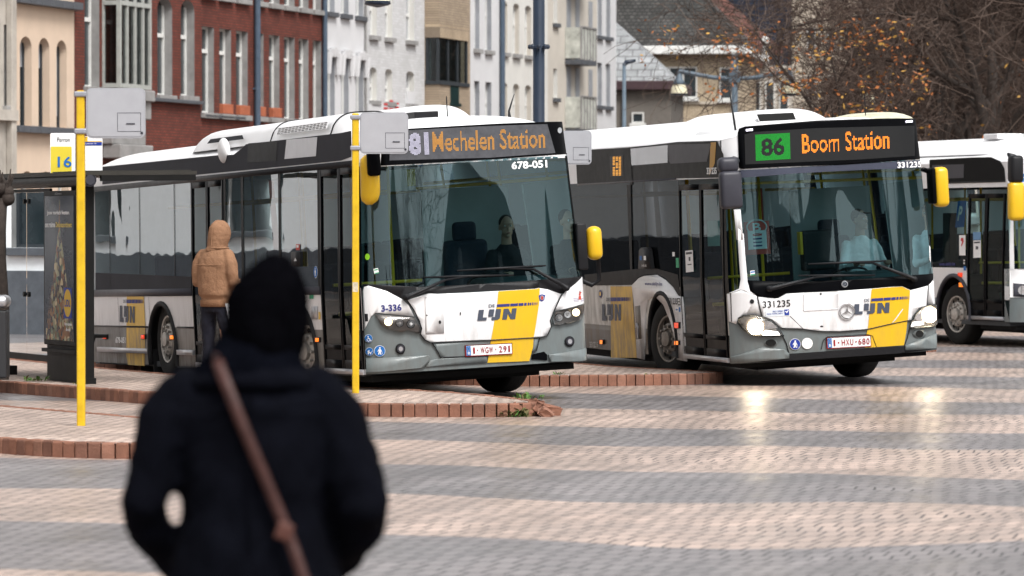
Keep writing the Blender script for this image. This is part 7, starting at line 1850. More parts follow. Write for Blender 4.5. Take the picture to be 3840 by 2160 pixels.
f = bm.faces.new([bm.verts.new(q(*v, 0.006)) for v in ((0.76, 0.24), (1.06, 0.24), (1.06, 0.58), (0.76, 0.58))]); f.material_index = 0
f = bm.faces.new([bm.verts.new(q(0.91 + 0.14 * math.cos(k * math.pi / 12), 0.41 + 0.155 * math.sin(k * math.pi / 12), 0.008)) for k in range(24)]); f.material_index = 1
for p_ in text2d('LIDL', 0.03):
    f = bm.faces.new([bm.verts.new(q(0.80 + X * 0.22, 0.37 + Y * 0.08, 0.010)) for X, Y in p_]); f.material_index = 0
obj('poster_logo', bm, [K['blue2'], K['yellow']], po)
bm = B()
for p_ in text2d('JCDecaux', 0.0): bm.faces.new([bm.verts.new(AM @ Vector((0.42 + X * 0.26, 1.61 + Y * 0.028, 0.006))) for X, Y in p_])
obj('maker_text', bm, K['alu'], ad)
M_sglass = glass('shelter glass', (0.93, 0.96, 0.96), 1.8, film=((0.72, 0.75, 0.76), 0.30))  # pale diffuse film: dust, and a stand-in for the bright reflection
for k in range(2):
    a, c = 1.36 + 0.93 * k, 1.36 + 0.93 * k + 0.915
    bm = B(); bm.faces.new([bm.verts.new(v) for v in ((-0.04, a, 0.27), (-0.04, c, 0.27), (-0.04, c, 2.12), (-0.04, a, 2.12))]); g = obj('glass_panel', bm, M_sglass, t)
    for y in (a + 0.08, c - 0.08):
        for z in (0.95, 2.02):
            bm = B(); tube(bm, [(-0.055, y, z), (-0.02, y, z)], 0.03, 12); obj('glass_clamp', bm, M_anth, g)
bm = B(); box(bm, -0.06, -0.01, 1.33, 3.24, 0.20, 0.268); obj('frame_rail', bm, M_anth, t); bm = B(); box(bm, -0.05, -0.02, 1.33, 3.24, 2.122, 2.16); obj('frame_rail', bm, M_anth, t)
bm = B(); box(bm, -0.01, 0.02, 1.55, 2.35, 0.92, 2.02, bev=0.006); tb_ = obj('timetable_board', bm, mat('board back', (0.62, 0.66, 0.70), 0.5, var=0.05), t)
bm = B()
for y in (1.68, 2.22):
    for z in (1.1, 1.5): tube(bm, [(-0.018, y, z), (-0.01, y, z)], 0.012, 8)
obj('bolt', bm, K['ink'], tb_)
bm = B(); box(bm, 0.28, 0.66, 1.45, 3.1, 0.46, 0.50, bev=0.01)
for y in (1.75, 2.7):
    prism(bm, [(0.3, 0.46), (0.62, 0.46), (0.50, 0.0), (0.42, 0.0)], y, y + 0.05, 0, Matrix.Rotation(R(90), 4, 'X') @ Matrix.Scale(-1, 4, (0, 0, 1)))
obj('bench', bm, M_anth, t)
# litter bin at the edge
t = thing('litter_bin', 'black perforated litter bin with a grey lid at the left edge', 'bin', (at(4, 572, 47.2).x - 0.1, 47.2, HP), 0)
def perf():
    m = mat('perforated sheet', (0.02, 0.02, 0.022), 0.5, var=0.0); nt = m.node_tree; p = nt.nodes['Principled BSDF']
    tc = nt.nodes.new('ShaderNodeTexCoord'); vo = nt.nodes.new('ShaderNodeTexVoronoi'); vo.inputs['Scale'].default_value = 26; vo.inputs['Randomness'].default_value = 0
    nt.links.new(tc.outputs['Object'], vo.inputs['Vector']); cr = nt.nodes.new('ShaderNodeValToRGB'); cr.color_ramp.interpolation = 'CONSTANT'
    cr.color_ramp.elements[0].color = (0.004, 0.004, 0.004, 1); cr.color_ramp.elements[1].position = 0.3; cr.color_ramp.elements[1].color = (0.028, 0.028, 0.03, 1)
    nt.links.new(vo.outputs['Distance'], cr.inputs[0]); nt.links.new(cr.outputs[0], p.inputs['Base Color']); return m
bm = B(); box(bm, -0.17, 0.17, -0.17, 0.17, 0.05, 0.80, bev=0.02); obj('bin_body', bm, perf(), t)
bm = B(); box(bm, -0.19, 0.19, -0.19, 0.19, 0.83, 0.97, bev=0.06); obj('bin_lid', bm, K['alu'], t, True)
bm = B(); box(bm, -0.05, 0.05, -0.05, 0.05, 0, 0.06); obj('bin_foot', bm, M_anth, t)

# =================================================================== lamps
M_post = mat('blue grey post', (0.012, 0.020, 0.036), 0.4, var=0.1, scale=3, coat=0.2)
M_post2 = mat('faded blue post', (0.10, 0.135, 0.17), 0.5, var=0.1)
M_milk = mat('milky lamp glass', (0.72, 0.68, 0.50), 0.3, var=0.06)
D = 60.0; s_ = 10700 / D; p = at(1355.5, 572, D)
t = thing('lamp_post', 'thick dark blue lamp post rising behind the first bus', 'lamp post', (p.x, D, 0), 0)
bm = B(); tube(bm, [(0, 0, 0), (0, 0, 9)], 0.083, 20); obj('post', bm, M_post, t, True)
zk = 1.85 + (572 - 118) / s_
for k in range(8):
    a = R(-90 + 45 * k)
    bm = B(); tube(bm, [(0.075 * math.cos(a), 0.075 * math.sin(a), zk), (0.115 * math.cos(a), 0.115 * math.sin(a), zk)], 0.018, 8); bmesh.ops.create_uvsphere(bm, u_segments=10, v_segments=8, radius=0.035, matrix=Matrix.Translation((0.125 * math.cos(a), 0.125 * math.sin(a), zk))); obj('knob', bm, M_post, t, True)
za = 6.9; xl = (950 - 1355.5) / s_
bm = B(); tube(bm, [(0, 0, za - 0.4), (-0.3, 0, za), (xl, 0, za + 0.05)], 0.05, 10); obj('arm', bm, M_post, t, True)
def bell(t, x, z_bot, r_=0.32, h=0.7, y=0.0):
    bm = B(); pr = [(0.02, h + 0.5), (0.05, h + 0.4), (0.07, h * 0.8), (0.14, h * 0.75), (0.17, h * 0.62)]
    def rev(pr, mi=0):
        rows = [[bm.verts.new((x + a * math.cos(2 * math.pi * k / 20), y + a * math.sin(2 * math.pi * k / 20), z_bot + zz)) for k in range(20)] for a, zz in pr]
        for u, v in zip(rows, rows[1:]):
            for k in range(20): bm.faces.new((u[k], u[(k + 1) % 20], v[(k + 1) % 20], v[k]))
    rev([(0.03, h * 1.55), (0.07, h * 1.3), (0.12, h * 0.95), (0.20, h * 0.72), (r_ * 0.72, h * 0.68)]); sh = obj('lamp_shade', bm, M_post2, t, True)
    bm = B(); rev([(r_ * 0.70, h * 0.68), (r_ * 0.92, h * 0.45), (r_, h * 0.1)]); obj('lamp_glass', bm, M_milk, sh, True)
    bm = B(); rev([(r_ * 1.05, h * 0.12), (r_ * 1.1, h * 0.04), (r_ * 0.9, 0), (0.02, -0.03)]); obj('lamp_ring', bm, M_post, sh, True)
bell(t, xl, 1.85 + (572 - 14) / s_, 0.17, 0.5)
def double_lamp(xd, D, xl, yb, ya, label, m, ext=0.6):
    s_ = 10700 / D; p = at(xd, 572, D)
    t = thing('street_lamp', label, 'street lamp', (p.x, D, 0), 0, 'double bell street lamps')
    za = 1.85 + (572 - ya) / s_; zb = 1.85 + (572 - yb) / s_; dx = (xd - xl) / s_
    bm = B(); tube(bm, [(0, 0, 0), (0, 0, za + ext)], 0.09, 12); obj('post', bm, m, t, True)
    bm = B(); tube(bm, [(-dx, 0, za + 0.12), (-0.6, 0, za - 0.06), (0, 0, za - 0.1), (0.6, 0, za - 0.06), (dx, 0, za + 0.12)], 0.06, 8); box(bm, -0.16, 0.16, -0.12, 0.12, za - 0.2, za + 0.1); obj('arm', bm, m, t)
    for sx in (-1, 1): bell(t, sx * dx, zb, 21 / s_, 40 / s_)
double_lamp(1848, 120, 1708, 240, 190, 'double bell lamp in front of the tan brick house', M_post2)
double_lamp(2290, 140, 2180, 262, 196, 'double bell lamp among the bare trees', M_post, 1.3)
D = 118; s_ = 10700 / D; p = at(1570, 572, D)
t = thing('street_light', 'small grey street light at the corner of the white terrace', 'street light', (p.x, D, 0), 0)
zt = 1.85 + (572 - 160) / s_
bm = B(); tube(bm, [(0, 0, 0), (0, 0, zt)], [0.08, 0.05], 10); obj('post', bm, M_post2, t, True)
bm = B(); tube(bm, [(0, 0, zt - 0.05), (0.05, 0, zt + 0.03), (0.32, 0, zt + 0.09)], [0.06, 0.07, 0.04], 10); obj('lamp_head', bm, M_post, t, True)

# =================================================================== people
def ring_loft(bm, rings, n=20):
    """rings: centre, (rx, ry), optional tilt; closed lofted surface along z-ish paths"""
    rows = []
    for c, rx, ry in rings:
        rows.append([bm.verts.new((c[0] + rx * math.cos(2 * math.pi * k / n), c[1] + ry * math.sin(2 * math.pi * k / n), c[2])) for k in range(n)])
    for u, v in zip(rows, rows[1:]):
        for k in range(n): bm.faces.new((u[k], u[(k + 1) % n], v[(k + 1) % n], v[k]))
    bm.faces.new(rows[0]); bm.faces.new(rows[-1])
def limb(bm, pts, rs, n=14):
    tube(bm, pts, rs, n)
    for p, r_ in zip(pts, rs): bmesh.ops.create_icosphere(bm, subdivisions=2, radius=r_ * 0.985, matrix=Matrix.Translation(p))
def blob(name, bm, m, parent, voxel=0.014, it=4, wr=0.0, wsc=14.0, seed=0, stretch=(1, 1, 1)):
    """fuse overlapping shapes into one continuous skin"""
    fix(bm)
    me = bpy.data.meshes.new('tmp'); bm.to_mesh(me); bm.free()
    o = bpy.data.objects.new('tmp', me); sc.collection.objects.link(o)
    r_ = o.modifiers.new('r', 'REMESH'); r_.mode = 'VOXEL'; r_.voxel_size = voxel
    s_ = o.modifiers.new('s', 'SMOOTH'); s_.iterations = it; s_.factor = 0.5
    dg = bpy.context.evaluated_depsgraph_get()
    me2 = bpy.data.meshes.new_from_object(o.evaluated_get(dg)); me2.name = name
    bpy.data.objects.remove(o); bpy.data.meshes.remove(me)
    if wr:
        for v in me2.vertices:
            q = Vector((v.co.x * stretch[0], v.co.y * stretch[1], v.co.z * stretch[2])) * wsc + Vector((seed, seed, seed))
            f_ = noise.noise(q) + 0.4 * noise.noise(q * 2.3) - 0.9 * (1 - min(1, 1.6 * abs(noise.noise(q * 0.8 + Vector((5, 1, 2))))))  ** 3 - 0.5 * (1 - min(1, 2 * abs(noise.noise(q * 1.9)))) ** 4
            v.co += v.normal * wr * f_
    me2.polygons.foreach_set('use_smooth', [True] * len(me2.polygons))
    me2.materials.clear(); me2.materials.append(m)
    o = bpy.data.objects.new(name, me2); COL.objects.link(o); o.parent = parent
    return o
def head(bm, c, s=1.0, yaw=0.0):
    """face looks towards -y of the figure turned by yaw"""
    cx, cy, cz = c
    f = Vector((-math.sin(yaw) * -1, -math.cos(yaw), 0)) if False else Vector((math.sin(yaw), -math.cos(yaw), 0))
    r_ = Vector((math.cos(yaw), math.sin(yaw), 0)); C = Vector(c)
    M = Matrix.Translation(C) @ Matrix.Rotation(yaw, 4, 'Z')
    bmesh.ops.create_uvsphere(bm, u_segments=20, v_segments=14, radius=1, matrix=M @ Matrix.Translation((0, 0.012, 0.025)) @ Matrix.Diagonal((0.076, 0.095, 0.10, 1)))
    bmesh.ops.create_uvsphere(bm, u_segments=16, v_segments=12, radius=1, matrix=M @ Matrix.Translation((0, -0.022, -0.055)) @ Matrix.Diagonal((0.060, 0.066, 0.068, 1)))
    bmesh.ops.create_icosphere(bm, subdivisions=2, radius=1, matrix=M @ Matrix.Translation((0, -0.098, -0.022)) @ Matrix.Diagonal((0.014, 0.020, 0.026, 1)))
    bmesh.ops.create_icosphere(bm, subdivisions=2, radius=1, matrix=M @ Matrix.Translation((0, -0.086, -0.068)) @ Matrix.Diagonal((0.026, 0.012, 0.011, 1)))
    bmesh.ops.create_icosphere(bm, subdivisions=2, radius=1, matrix=M @ Matrix.Translation((0, -0.080, -0.108)) @ Matrix.Diagonal((0.024, 0.018, 0.018, 1)))
    bmesh.ops.create_icosphere(bm, subdivisions=2, radius=1, matrix=M @ Matrix.Translation((0, -0.080, 0.030)) @ Matrix.Diagonal((0.054, 0.016, 0.013, 1)))
    for sx in (-1, 1): bmesh.ops.create_icosphere(bm, subdivisions=2, radius=1, matrix=M @ Matrix.Translation((sx * 0.078, 0.012, -0.012)) @ Matrix.Diagonal((0.012, 0.022, 0.034, 1)))
    limb(bm, [C + Vector((0, 0.02, -0.08)), C + Vector((0, 0.03, -0.2))], [0.055, 0.062])
    return M
def hand(bm, p, d, up, s=1.0):
    """palm with five curled fingers; d points along the fingers, up is the back of the hand"""
    d = Vector(d).normalized(); up = Vector(up).normalized(); sd_ = d.cross(up).normalized(); p = Vector(p)
    for k in range(4): limb(bm, [p + sd_ * (-0.028 + 0.019 * k) * s, p + (d * 0.07 + sd_ * (-0.030 + 0.020 * k)) * s], [0.016 * s, 0.014 * s], 8)
    for k, L in enumerate((0.066, 0.078, 0.074, 0.056)):
        b_ = p + (d * 0.078 + sd_ * (-0.030 + 0.020 * k)) * s
        limb(bm, [b_, b_ + (d * L * 0.45 - up * L * 0.12) * s, b_ + (d * L * 0.62 - up * L * 0.5) * s, b_ + (d * L * 0.42 - up * L * 0.78) * s], [0.0095 * s, 0.009 * s, 0.0085 * s, 0.008 * s], 8)
    limb(bm, [p + (-sd_ * 0.03 + d * 0.02) * s, p + (-sd_ * 0.055 + d * 0.045 - up * 0.015) * s, p + (-sd_ * 0.05 + d * 0.08 - up * 0.035) * s], [0.013 * s, 0.011 * s, 0.009 * s], 8)
def shoe(bm, x, y, z=0.0, yaw=0.0):
    M = Matrix.Translation((x, y, z)) @ Matrix.Rotation(yaw, 4, 'Z')
    bmesh.ops.create_uvsphere(bm, u_segments=14, v_segments=10, radius=1, matrix=M @ Matrix.Translation((0, 0.07, 0.05)) @ Matrix.Diagonal((0.05, 0.145, 0.055, 1)))
    bmesh.ops.create_uvsphere(bm, u_segments=14, v_segments=10, radius=1, matrix=M @ Matrix.Translation((0, -0.02, 0.07)) @ Matrix.Diagonal((0.045, 0.06, 0.07, 1)))
    v = box(bm, -0.05, 0.05, -0.08, 0.2, 0.0, 0.03, M=M, bev=0.012)

# --- man in the dark coat, seen from behind, close to the camera
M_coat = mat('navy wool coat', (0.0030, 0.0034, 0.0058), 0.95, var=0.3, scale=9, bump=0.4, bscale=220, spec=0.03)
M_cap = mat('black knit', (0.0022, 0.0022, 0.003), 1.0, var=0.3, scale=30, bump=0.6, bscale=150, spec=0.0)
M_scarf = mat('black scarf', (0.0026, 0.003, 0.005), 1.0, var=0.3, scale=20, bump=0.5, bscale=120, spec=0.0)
M_trous = mat('dark trousers', (0.012, 0.013, 0.018), 0.9, var=0.2)
M_strap = mat('brown leather', (0.045, 0.016, 0.013), 0.5, var=0.25, scale=14, bump=0.2)
M_shoe = mat('dark shoes', (0.02, 0.018, 0.016), 0.6, var=0.1)
FX, FY = -0.70, 11.5
t = thing('person', 'person in a dark navy coat and pointed black cap, seen from behind, nearest', 'person', (FX, FY, 0), 0)
bm = B()                                                       # body: head, neck, trunk, legs in one skin
Mh = head(bm, (0.03, 0.02, 1.585), yaw=math.pi)
ring_loft(bm, [((0, 0.02, 0.88), 0.15, 0.11), ((0, 0.02, 1.05), 0.14, 0.10), ((0, 0.02, 1.3), 0.17, 0.11), ((0, 0.02, 1.39), 0.13, 0.08), ((0.01, 0.02, 1.46), 0.055, 0.055)])
for sx in (-1, 1):
    limb(bm, [(sx * 0.09, 0.02, 0.9), (sx * 0.10, 0.01, 0.5), (sx * 0.10, -0.01, 0.1)], [0.075, 0.055, 0.045])
    limb(bm, [(sx * 0.16, 0.0, 1.37), (sx * 0.30, -0.035, 1.10), (sx * 0.225, 0.15, 0.955)], [0.04, 0.034, 0.028])
    hand(bm, (sx * 0.20, 0.18, 0.95), (-sx * 0.5, 0.6, -0.35), (0.2 * sx, 0.2, 0.9))
blob('body', bm, K['skin'], t, 0.010, 2)
bm = B()
ring_loft(bm, [((0, 0.02, 0.58), 0.285, 0.20), ((0, 0.02, 0.72), 0.275, 0.19), ((0, 0.01, 0.88), 0.252, 0.175), ((0, 0.0, 0.98), 0.215, 0.16), ((0, 0.0, 1.06), 0.197, 0.15), ((0, 0.0, 1.12), 0.200, 0.15), ((0, -0.005, 1.25), 0.21, 0.155), ((0, -0.005, 1.34), 0.22, 0.15), ((0, 0, 1.41), 0.205, 0.125), ((0, 0.0, 1.455), 0.155, 0.105), ((0.01, 0.01, 1.50), 0.10, 0.09)], 28)
for sx in (-1, 1):
    limb(bm, [(sx * 0.178, 0.0, 1.412), (sx * 0.232, -0.015, 1.33), (sx * 0.266, -0.03, 1.22), (sx * 0.293, -0.04, 1.11), (sx * 0.289, 0.02, 1.04), (sx * 0.235, 0.14, 0.96), (sx * 0.205, 0.19, 0.92)], [0.072, 0.082, 0.076, 0.0705, 0.064, 0.065, 0.062] if sx < 0 else [0.072, 0.082, 0.083, 0.084, 0.072, 0.067, 0.062], 16)
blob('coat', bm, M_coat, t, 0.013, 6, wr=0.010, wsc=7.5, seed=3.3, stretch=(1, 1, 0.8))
bm = B(); tube(bm, [(0.0, -0.155 - 0.012 * math.sin(k * 0.5), 1.40 - 0.06 * k) for k in range(9)], 0.004, 5); tube(bm, [(-0.20 + 0.04 * k, -0.118 - 0.045 * math.sin(math.pi * k / 10), 1.385 - 0.02 * math.sin(math.pi * k / 10)) for k in range(11)], 0.004, 5)
obj('coat_seam', bm, M_coat, t, True)
bm = B()
ring_loft(bm, [((0.0, 0.0, 1.415), 0.185, 0.145), ((0.0, -0.005, 1.445), 0.178, 0.148), ((0.0, 0.0, 1.475), 0.150, 0.132), ((0.005, 0.005, 1.485), 0.12, 0.11)], 24)
blob('collar', bm, M_coat, t, 0.011, 2, wr=0.004)
bm = B()
ring_loft(bm, [((-0.005, 0.0, 1.43), 0.165, 0.13), ((-0.005, -0.005, 1.465), 0.16, 0.135), ((0.0, 0.0, 1.50), 0.138, 0.125), ((0.012, 0.01, 1.54), 0.118, 0.115), ((0.02, 0.015, 1.575), 0.105, 0.10)], 24)
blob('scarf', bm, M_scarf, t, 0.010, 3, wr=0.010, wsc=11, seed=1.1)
bm = B()
ring_loft(bm, [((0.030, 0.01, 1.50), 0.104, 0.115), ((0.032, 0.01, 1.53), 0.112, 0.122), ((0.035, 0.01, 1.57), 0.117, 0.126), ((0.036, 0.01, 1.62), 0.117, 0.126), ((0.038, 0.008, 1.665), 0.113, 0.122), ((0.046, 0.004, 1.705), 0.099, 0.106), ((0.054, 0.0, 1.738), 0.074, 0.08), ((0.060, -0.002, 1.764), 0.044, 0.048), ((0.063, -0.003, 1.780), 0.016, 0.018)], 26)
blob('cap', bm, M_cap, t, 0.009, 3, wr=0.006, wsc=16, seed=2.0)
bm = B()
for sx in (-1, 1): limb(bm, [(sx * 0.09, 0.02, 0.92), (sx * 0.105, 0.01, 0.5), (sx * 0.105, -0.01, 0.1)], [0.105, 0.085, 0.075])
ring_loft(bm, [((0, 0.02, 0.86), 0.18, 0.13), ((0, 0.02, 1.0), 0.17, 0.12)])
blob('trousers', bm, M_trous, t, 0.014, 4, wr=0.006)
for sx in (-1, 1):
    bm = B(); shoe(bm, sx * 0.105, -0.02); blob('shoe', bm, M_shoe, t, 0.010, 2)
# shoulder bag
bg_ = thing('shoulder_bag', 'brown leather shoulder bag, its strap running across the dark coat', 'bag', (FX, FY, 0), 0)
sP = lambda x, y: ((x - 640) / 930, 1.85 - (y - 572) / 930)
path = [(556, 902, -0.10), (566, 925, -0.135), (585, 968, -0.158), (612, 1035, -0.168), (640, 1102, -0.172), (672, 1178, -0.170), (702, 1250, -0.168), (732, 1322, -0.170), (752, 1375, -0.180), (775, 1440, -0.190), (805, 1520, -0.198)]
pts = [Vector((sP(x, y)[0], yy, sP(x, y)[1])) for x, y, yy in path]
bm = B(); wd = 0.020; prev = None
def strap_row(p, d, w2, th):
    sd_ = Vector((d.z, 0, -d.x)).normalized() * w2; o_ = Vector((0, -th, 0))
    return [bm.verts.new(v) for v in (p - sd_, p - sd_ * 0.9 + o_, p + sd_ * 0.9 + o_, p + sd_)]
for i, p in enumerate(pts):
    d = (pts[min(i + 1, len(pts) - 1)] - pts[max(0, i - 1)]).normalized()
    row = strap_row(p, d, 0.0160, 0.006)
    if prev:
        for k in range(3): bm.faces.new((prev[k], prev[k + 1], row[k + 1], row[k]))
        bm.faces.new((prev[3], prev[0], row[0], row[3]))
    prev = row
obj('strap', fix(bm), M_strap, bg_, True)
# over the shoulder and down the chest
bm = B(); prev = None
fp = [Vector((-0.090, -0.10, 1.495)), Vector((-0.10, -0.04, 1.515)), Vector((-0.10, 0.05, 1.50)), Vector((-0.07, 0.13, 1.42)), Vector((0.05, 0.19, 1.2)), Vector((0.2, 0.19, 0.95)), Vector((0.27, 0.10, 0.74))]
tube(bm, fp, 0.012, 6); obj('strap_front', bm, M_strap, bg_, True)
c = Vector((sP(727, 1325)[0], -0.183, sP(727, 1325)[1]))
bm = B(); Mb = Matrix.Translation(c) @ Matrix.Rotation(R(20), 4, 'Y'); box(bm, -0.022, 0.022, -0.007, 0.007, -0.024, 0.024, M=Mb, bev=0.004); obj('buckle', bm, mat('warm leather patch', (0.085, 0.032, 0.024), 0.5, var=0.15), bg_, True)
bm = B(); box(bm, 0.14, 0.36, -0.20, -0.10, 0.48, 0.76, bev=0.03); Mz = Matrix.Identity(4); obj('pouch', bm, M_strap, bg_, True)

# --- man in the tan hooded jacket
M_tan = mat('tan cotton jacket', (0.225, 0.122, 0.070), 0.9, var=0.14, scale=7, bump=0.35, bscale=70, spec=0.2)
M_navyt = mat('navy tracksuit trousers', (0.0045, 0.0050, 0.0115), 0.8, var=0.25, scale=9)
t = thing('person', 'person in a tan hooded jacket and navy trousers waiting on the platform', 'person', (-3.08, 44.2, HP), R(-32)); t.scale = (0.95, 0.95, 1.0)
bm = B()
head(bm, (0.02, 0.06, 1.64), yaw=math.pi - R(30))
ring_loft(bm, [((0, 0.02, 0.9), 0.15, 0.11), ((0, 0.02, 1.1), 0.15, 0.10), ((0, 0.02, 1.35), 0.17, 0.11), ((0, 0.02, 1.47), 0.12, 0.08), ((0.01, 0.03, 1.52), 0.055, 0.055)])
for sx in (-1, 1):
    limb(bm, [(sx * 0.09, 0.02, 0.92), (sx * 0.12, 0.03, 0.5), (sx * 0.13, 0.0, 0.1)], [0.075, 0.055, 0.045])
    limb(bm, [(sx * 0.165, 0.0, 1.41), (sx * 0.22, 0.0, 1.14), (sx * 0.10, 0.24, 1.16)], [0.045, 0.04, 0.03])
    hand(bm, (sx * 0.09, 0.25, 1.16), (-sx * 0.4, 0.8, 0.15), (0, -0.1, 1))
blob('body', bm, K['skin'], t, 0.010, 2)
bm = B()
ring_loft(bm, [((0, 0.01, 0.90), 0.178, 0.135), ((0, 0.01, 0.93), 0.185, 0.142), ((0, 0.01, 0.985), 0.182, 0.140), ((0, 0.0, 1.02), 0.205, 0.158), ((0, -0.005, 1.12), 0.208, 0.16), ((0, -0.01, 1.3), 0.212, 0.155), ((0, -0.01, 1.40), 0.208, 0.135), ((0, 0.0, 1.47), 0.165, 0.11), ((0.01, 0.02, 1.53), 0.095, 0.09)], 26)
for sx in (-1, 1): limb(bm, [(sx * 0.165, 0.0, 1.43), (sx * 0.215, -0.01, 1.34), (sx * 0.232, -0.02, 1.24), (sx * 0.238, -0.01, 1.155), (sx * 0.20, 0.10, 1.13), (sx * 0.12, 0.22, 1.155)], [0.072, 0.078, 0.072, 0.066, 0.060, 0.050], 14)
ja = blob('jacket', bm, M_tan, t, 0.010, 5, wr=0.0075, wsc=7.5, seed=7.7, stretch=(1.2, 1.2, 0.75))
bm = B(); ring_loft(bm, [((0, 0.01, 0.895), 0.176, 0.134), ((0, 0.01, 0.90), 0.188, 0.146), ((0, 0.01, 0.965), 0.188, 0.146), ((0, 0.01, 0.972), 0.176, 0.134)], 40)
obj('hem', fix(bm), mat('ribbed hem', (0.19, 0.10, 0.056), 0.95, var=0.2, scale=60, bump=0.6, bscale=90, spec=0.1), ja, True)
bm = B(); tube(bm, [(-0.20 + 0.04 * k, -0.125 - 0.030 * math.sin(math.pi * k / 10), 1.335 - 0.008 * math.sin(math.pi * k / 10)) for k in range(11)], 0.0045, 5)
obj('yoke_seam', bm, M_tan, ja, True)
bm = B(); tube(bm, [(0.02 + 0.115 * math.cos(a), 0.02 + 0.118 * math.sin(a), 1.505) for a in [2 * math.pi * k / 24 for k in range(25)]], 0.010, 6, cap=False); tube(bm, [(0.02, -0.10, 1.53), (0.02, -0.108, 1.62), (0.02, -0.088, 1.70), (0.02, -0.04, 1.77), (0.02, 0.03, 1.80)], 0.004, 5)
obj('hood_seam', bm, M_tan, ja, True)
bm = B()
ring_loft(bm, [((0.0, 0.0, 1.47), 0.120, 0.115), ((0.01, 0.015, 1.53), 0.108, 0.118), ((0.02, 0.035, 1.60), 0.118, 0.135), ((0.02, 0.045, 1.66), 0.122, 0.140), ((0.02, 0.05, 1.72), 0.112, 0.130), ((0.02, 0.05, 1.765), 0.085, 0.10), ((0.02, 0.045, 1.795), 0.04, 0.05)], 24)
blob('hood', bm, M_tan, t, 0.010, 4, wr=0.005, wsc=12, seed=4.1)
bm = B()
limb(bm, [(-0.088, 0.01, 0.92), (-0.10, 0.0, 0.75), (-0.105, 0.02, 0.5), (-0.11, 0.0, 0.3), (-0.10, -0.02, 0.09)], [0.10, 0.095, 0.075, 0.072, 0.066])
limb(bm, [(0.088, 0.01, 0.92), (0.125, 0.02, 0.75), (0.17, 0.06, 0.5), (0.20, 0.05, 0.3), (0.21, 0.03, 0.09)], [0.10, 0.095, 0.075, 0.072, 0.066])
ring_loft(bm, [((0, 0.01, 0.84), 0.165, 0.125), ((0, 0.01, 0.97), 0.170, 0.13)])
tr = blob('trousers', bm, M_navyt, t, 0.012, 4, wr=0.010, wsc=10, seed=9.9, stretch=(1, 1, 0.6))
bm = B()
for sx, ln in ((1, [(0.183, 0.0, 0.93), (0.222, 0.01, 0.75), (0.246, 0.05, 0.5), (0.272, 0.04, 0.3), (0.276, 0.02, 0.1)]), (-1, [(-0.183, 0.0, 0.93), (-0.195, 0.0, 0.75), (-0.181, 0.02, 0.5), (-0.183, 0.0, 0.3), (-0.167, -0.02, 0.1)])):
    w0 = 0.045 if sx > 0 else 0.012
    rows = []
    for i, p in enumerate(ln):
        p = Vector(p); w2 = w0 * (1 - 0.15 * i); o_ = sx * 0.004
        rows.append([bm.verts.new(p + v) for v in (Vector((o_ - sx * 0.012, -w2 - 0.02, 0)), Vector((o_, -w2 * 0.2, 0)), Vector((o_ - sx * 0.004, w2, 0)))])
    for u, v in zip(rows, rows[1:]):
        for k in range(2): bm.faces.new((u[k], u[k + 1], v[k + 1], v[k]))
obj('side_stripe', bm, mat('white stripe', (0.65, 0.65, 0.68), 0.8, var=0.05), tr, True)
for x, y, a in ((-0.10, -0.03, 0.1), (0.21, 0.02, -0.25)):
    bm = B(); shoe(bm, x, y, 0, a); blob('shoe', bm, mat('pale trainers', (0.45, 0.45, 0.45), 0.6, var=0.1), t, 0.010, 2)

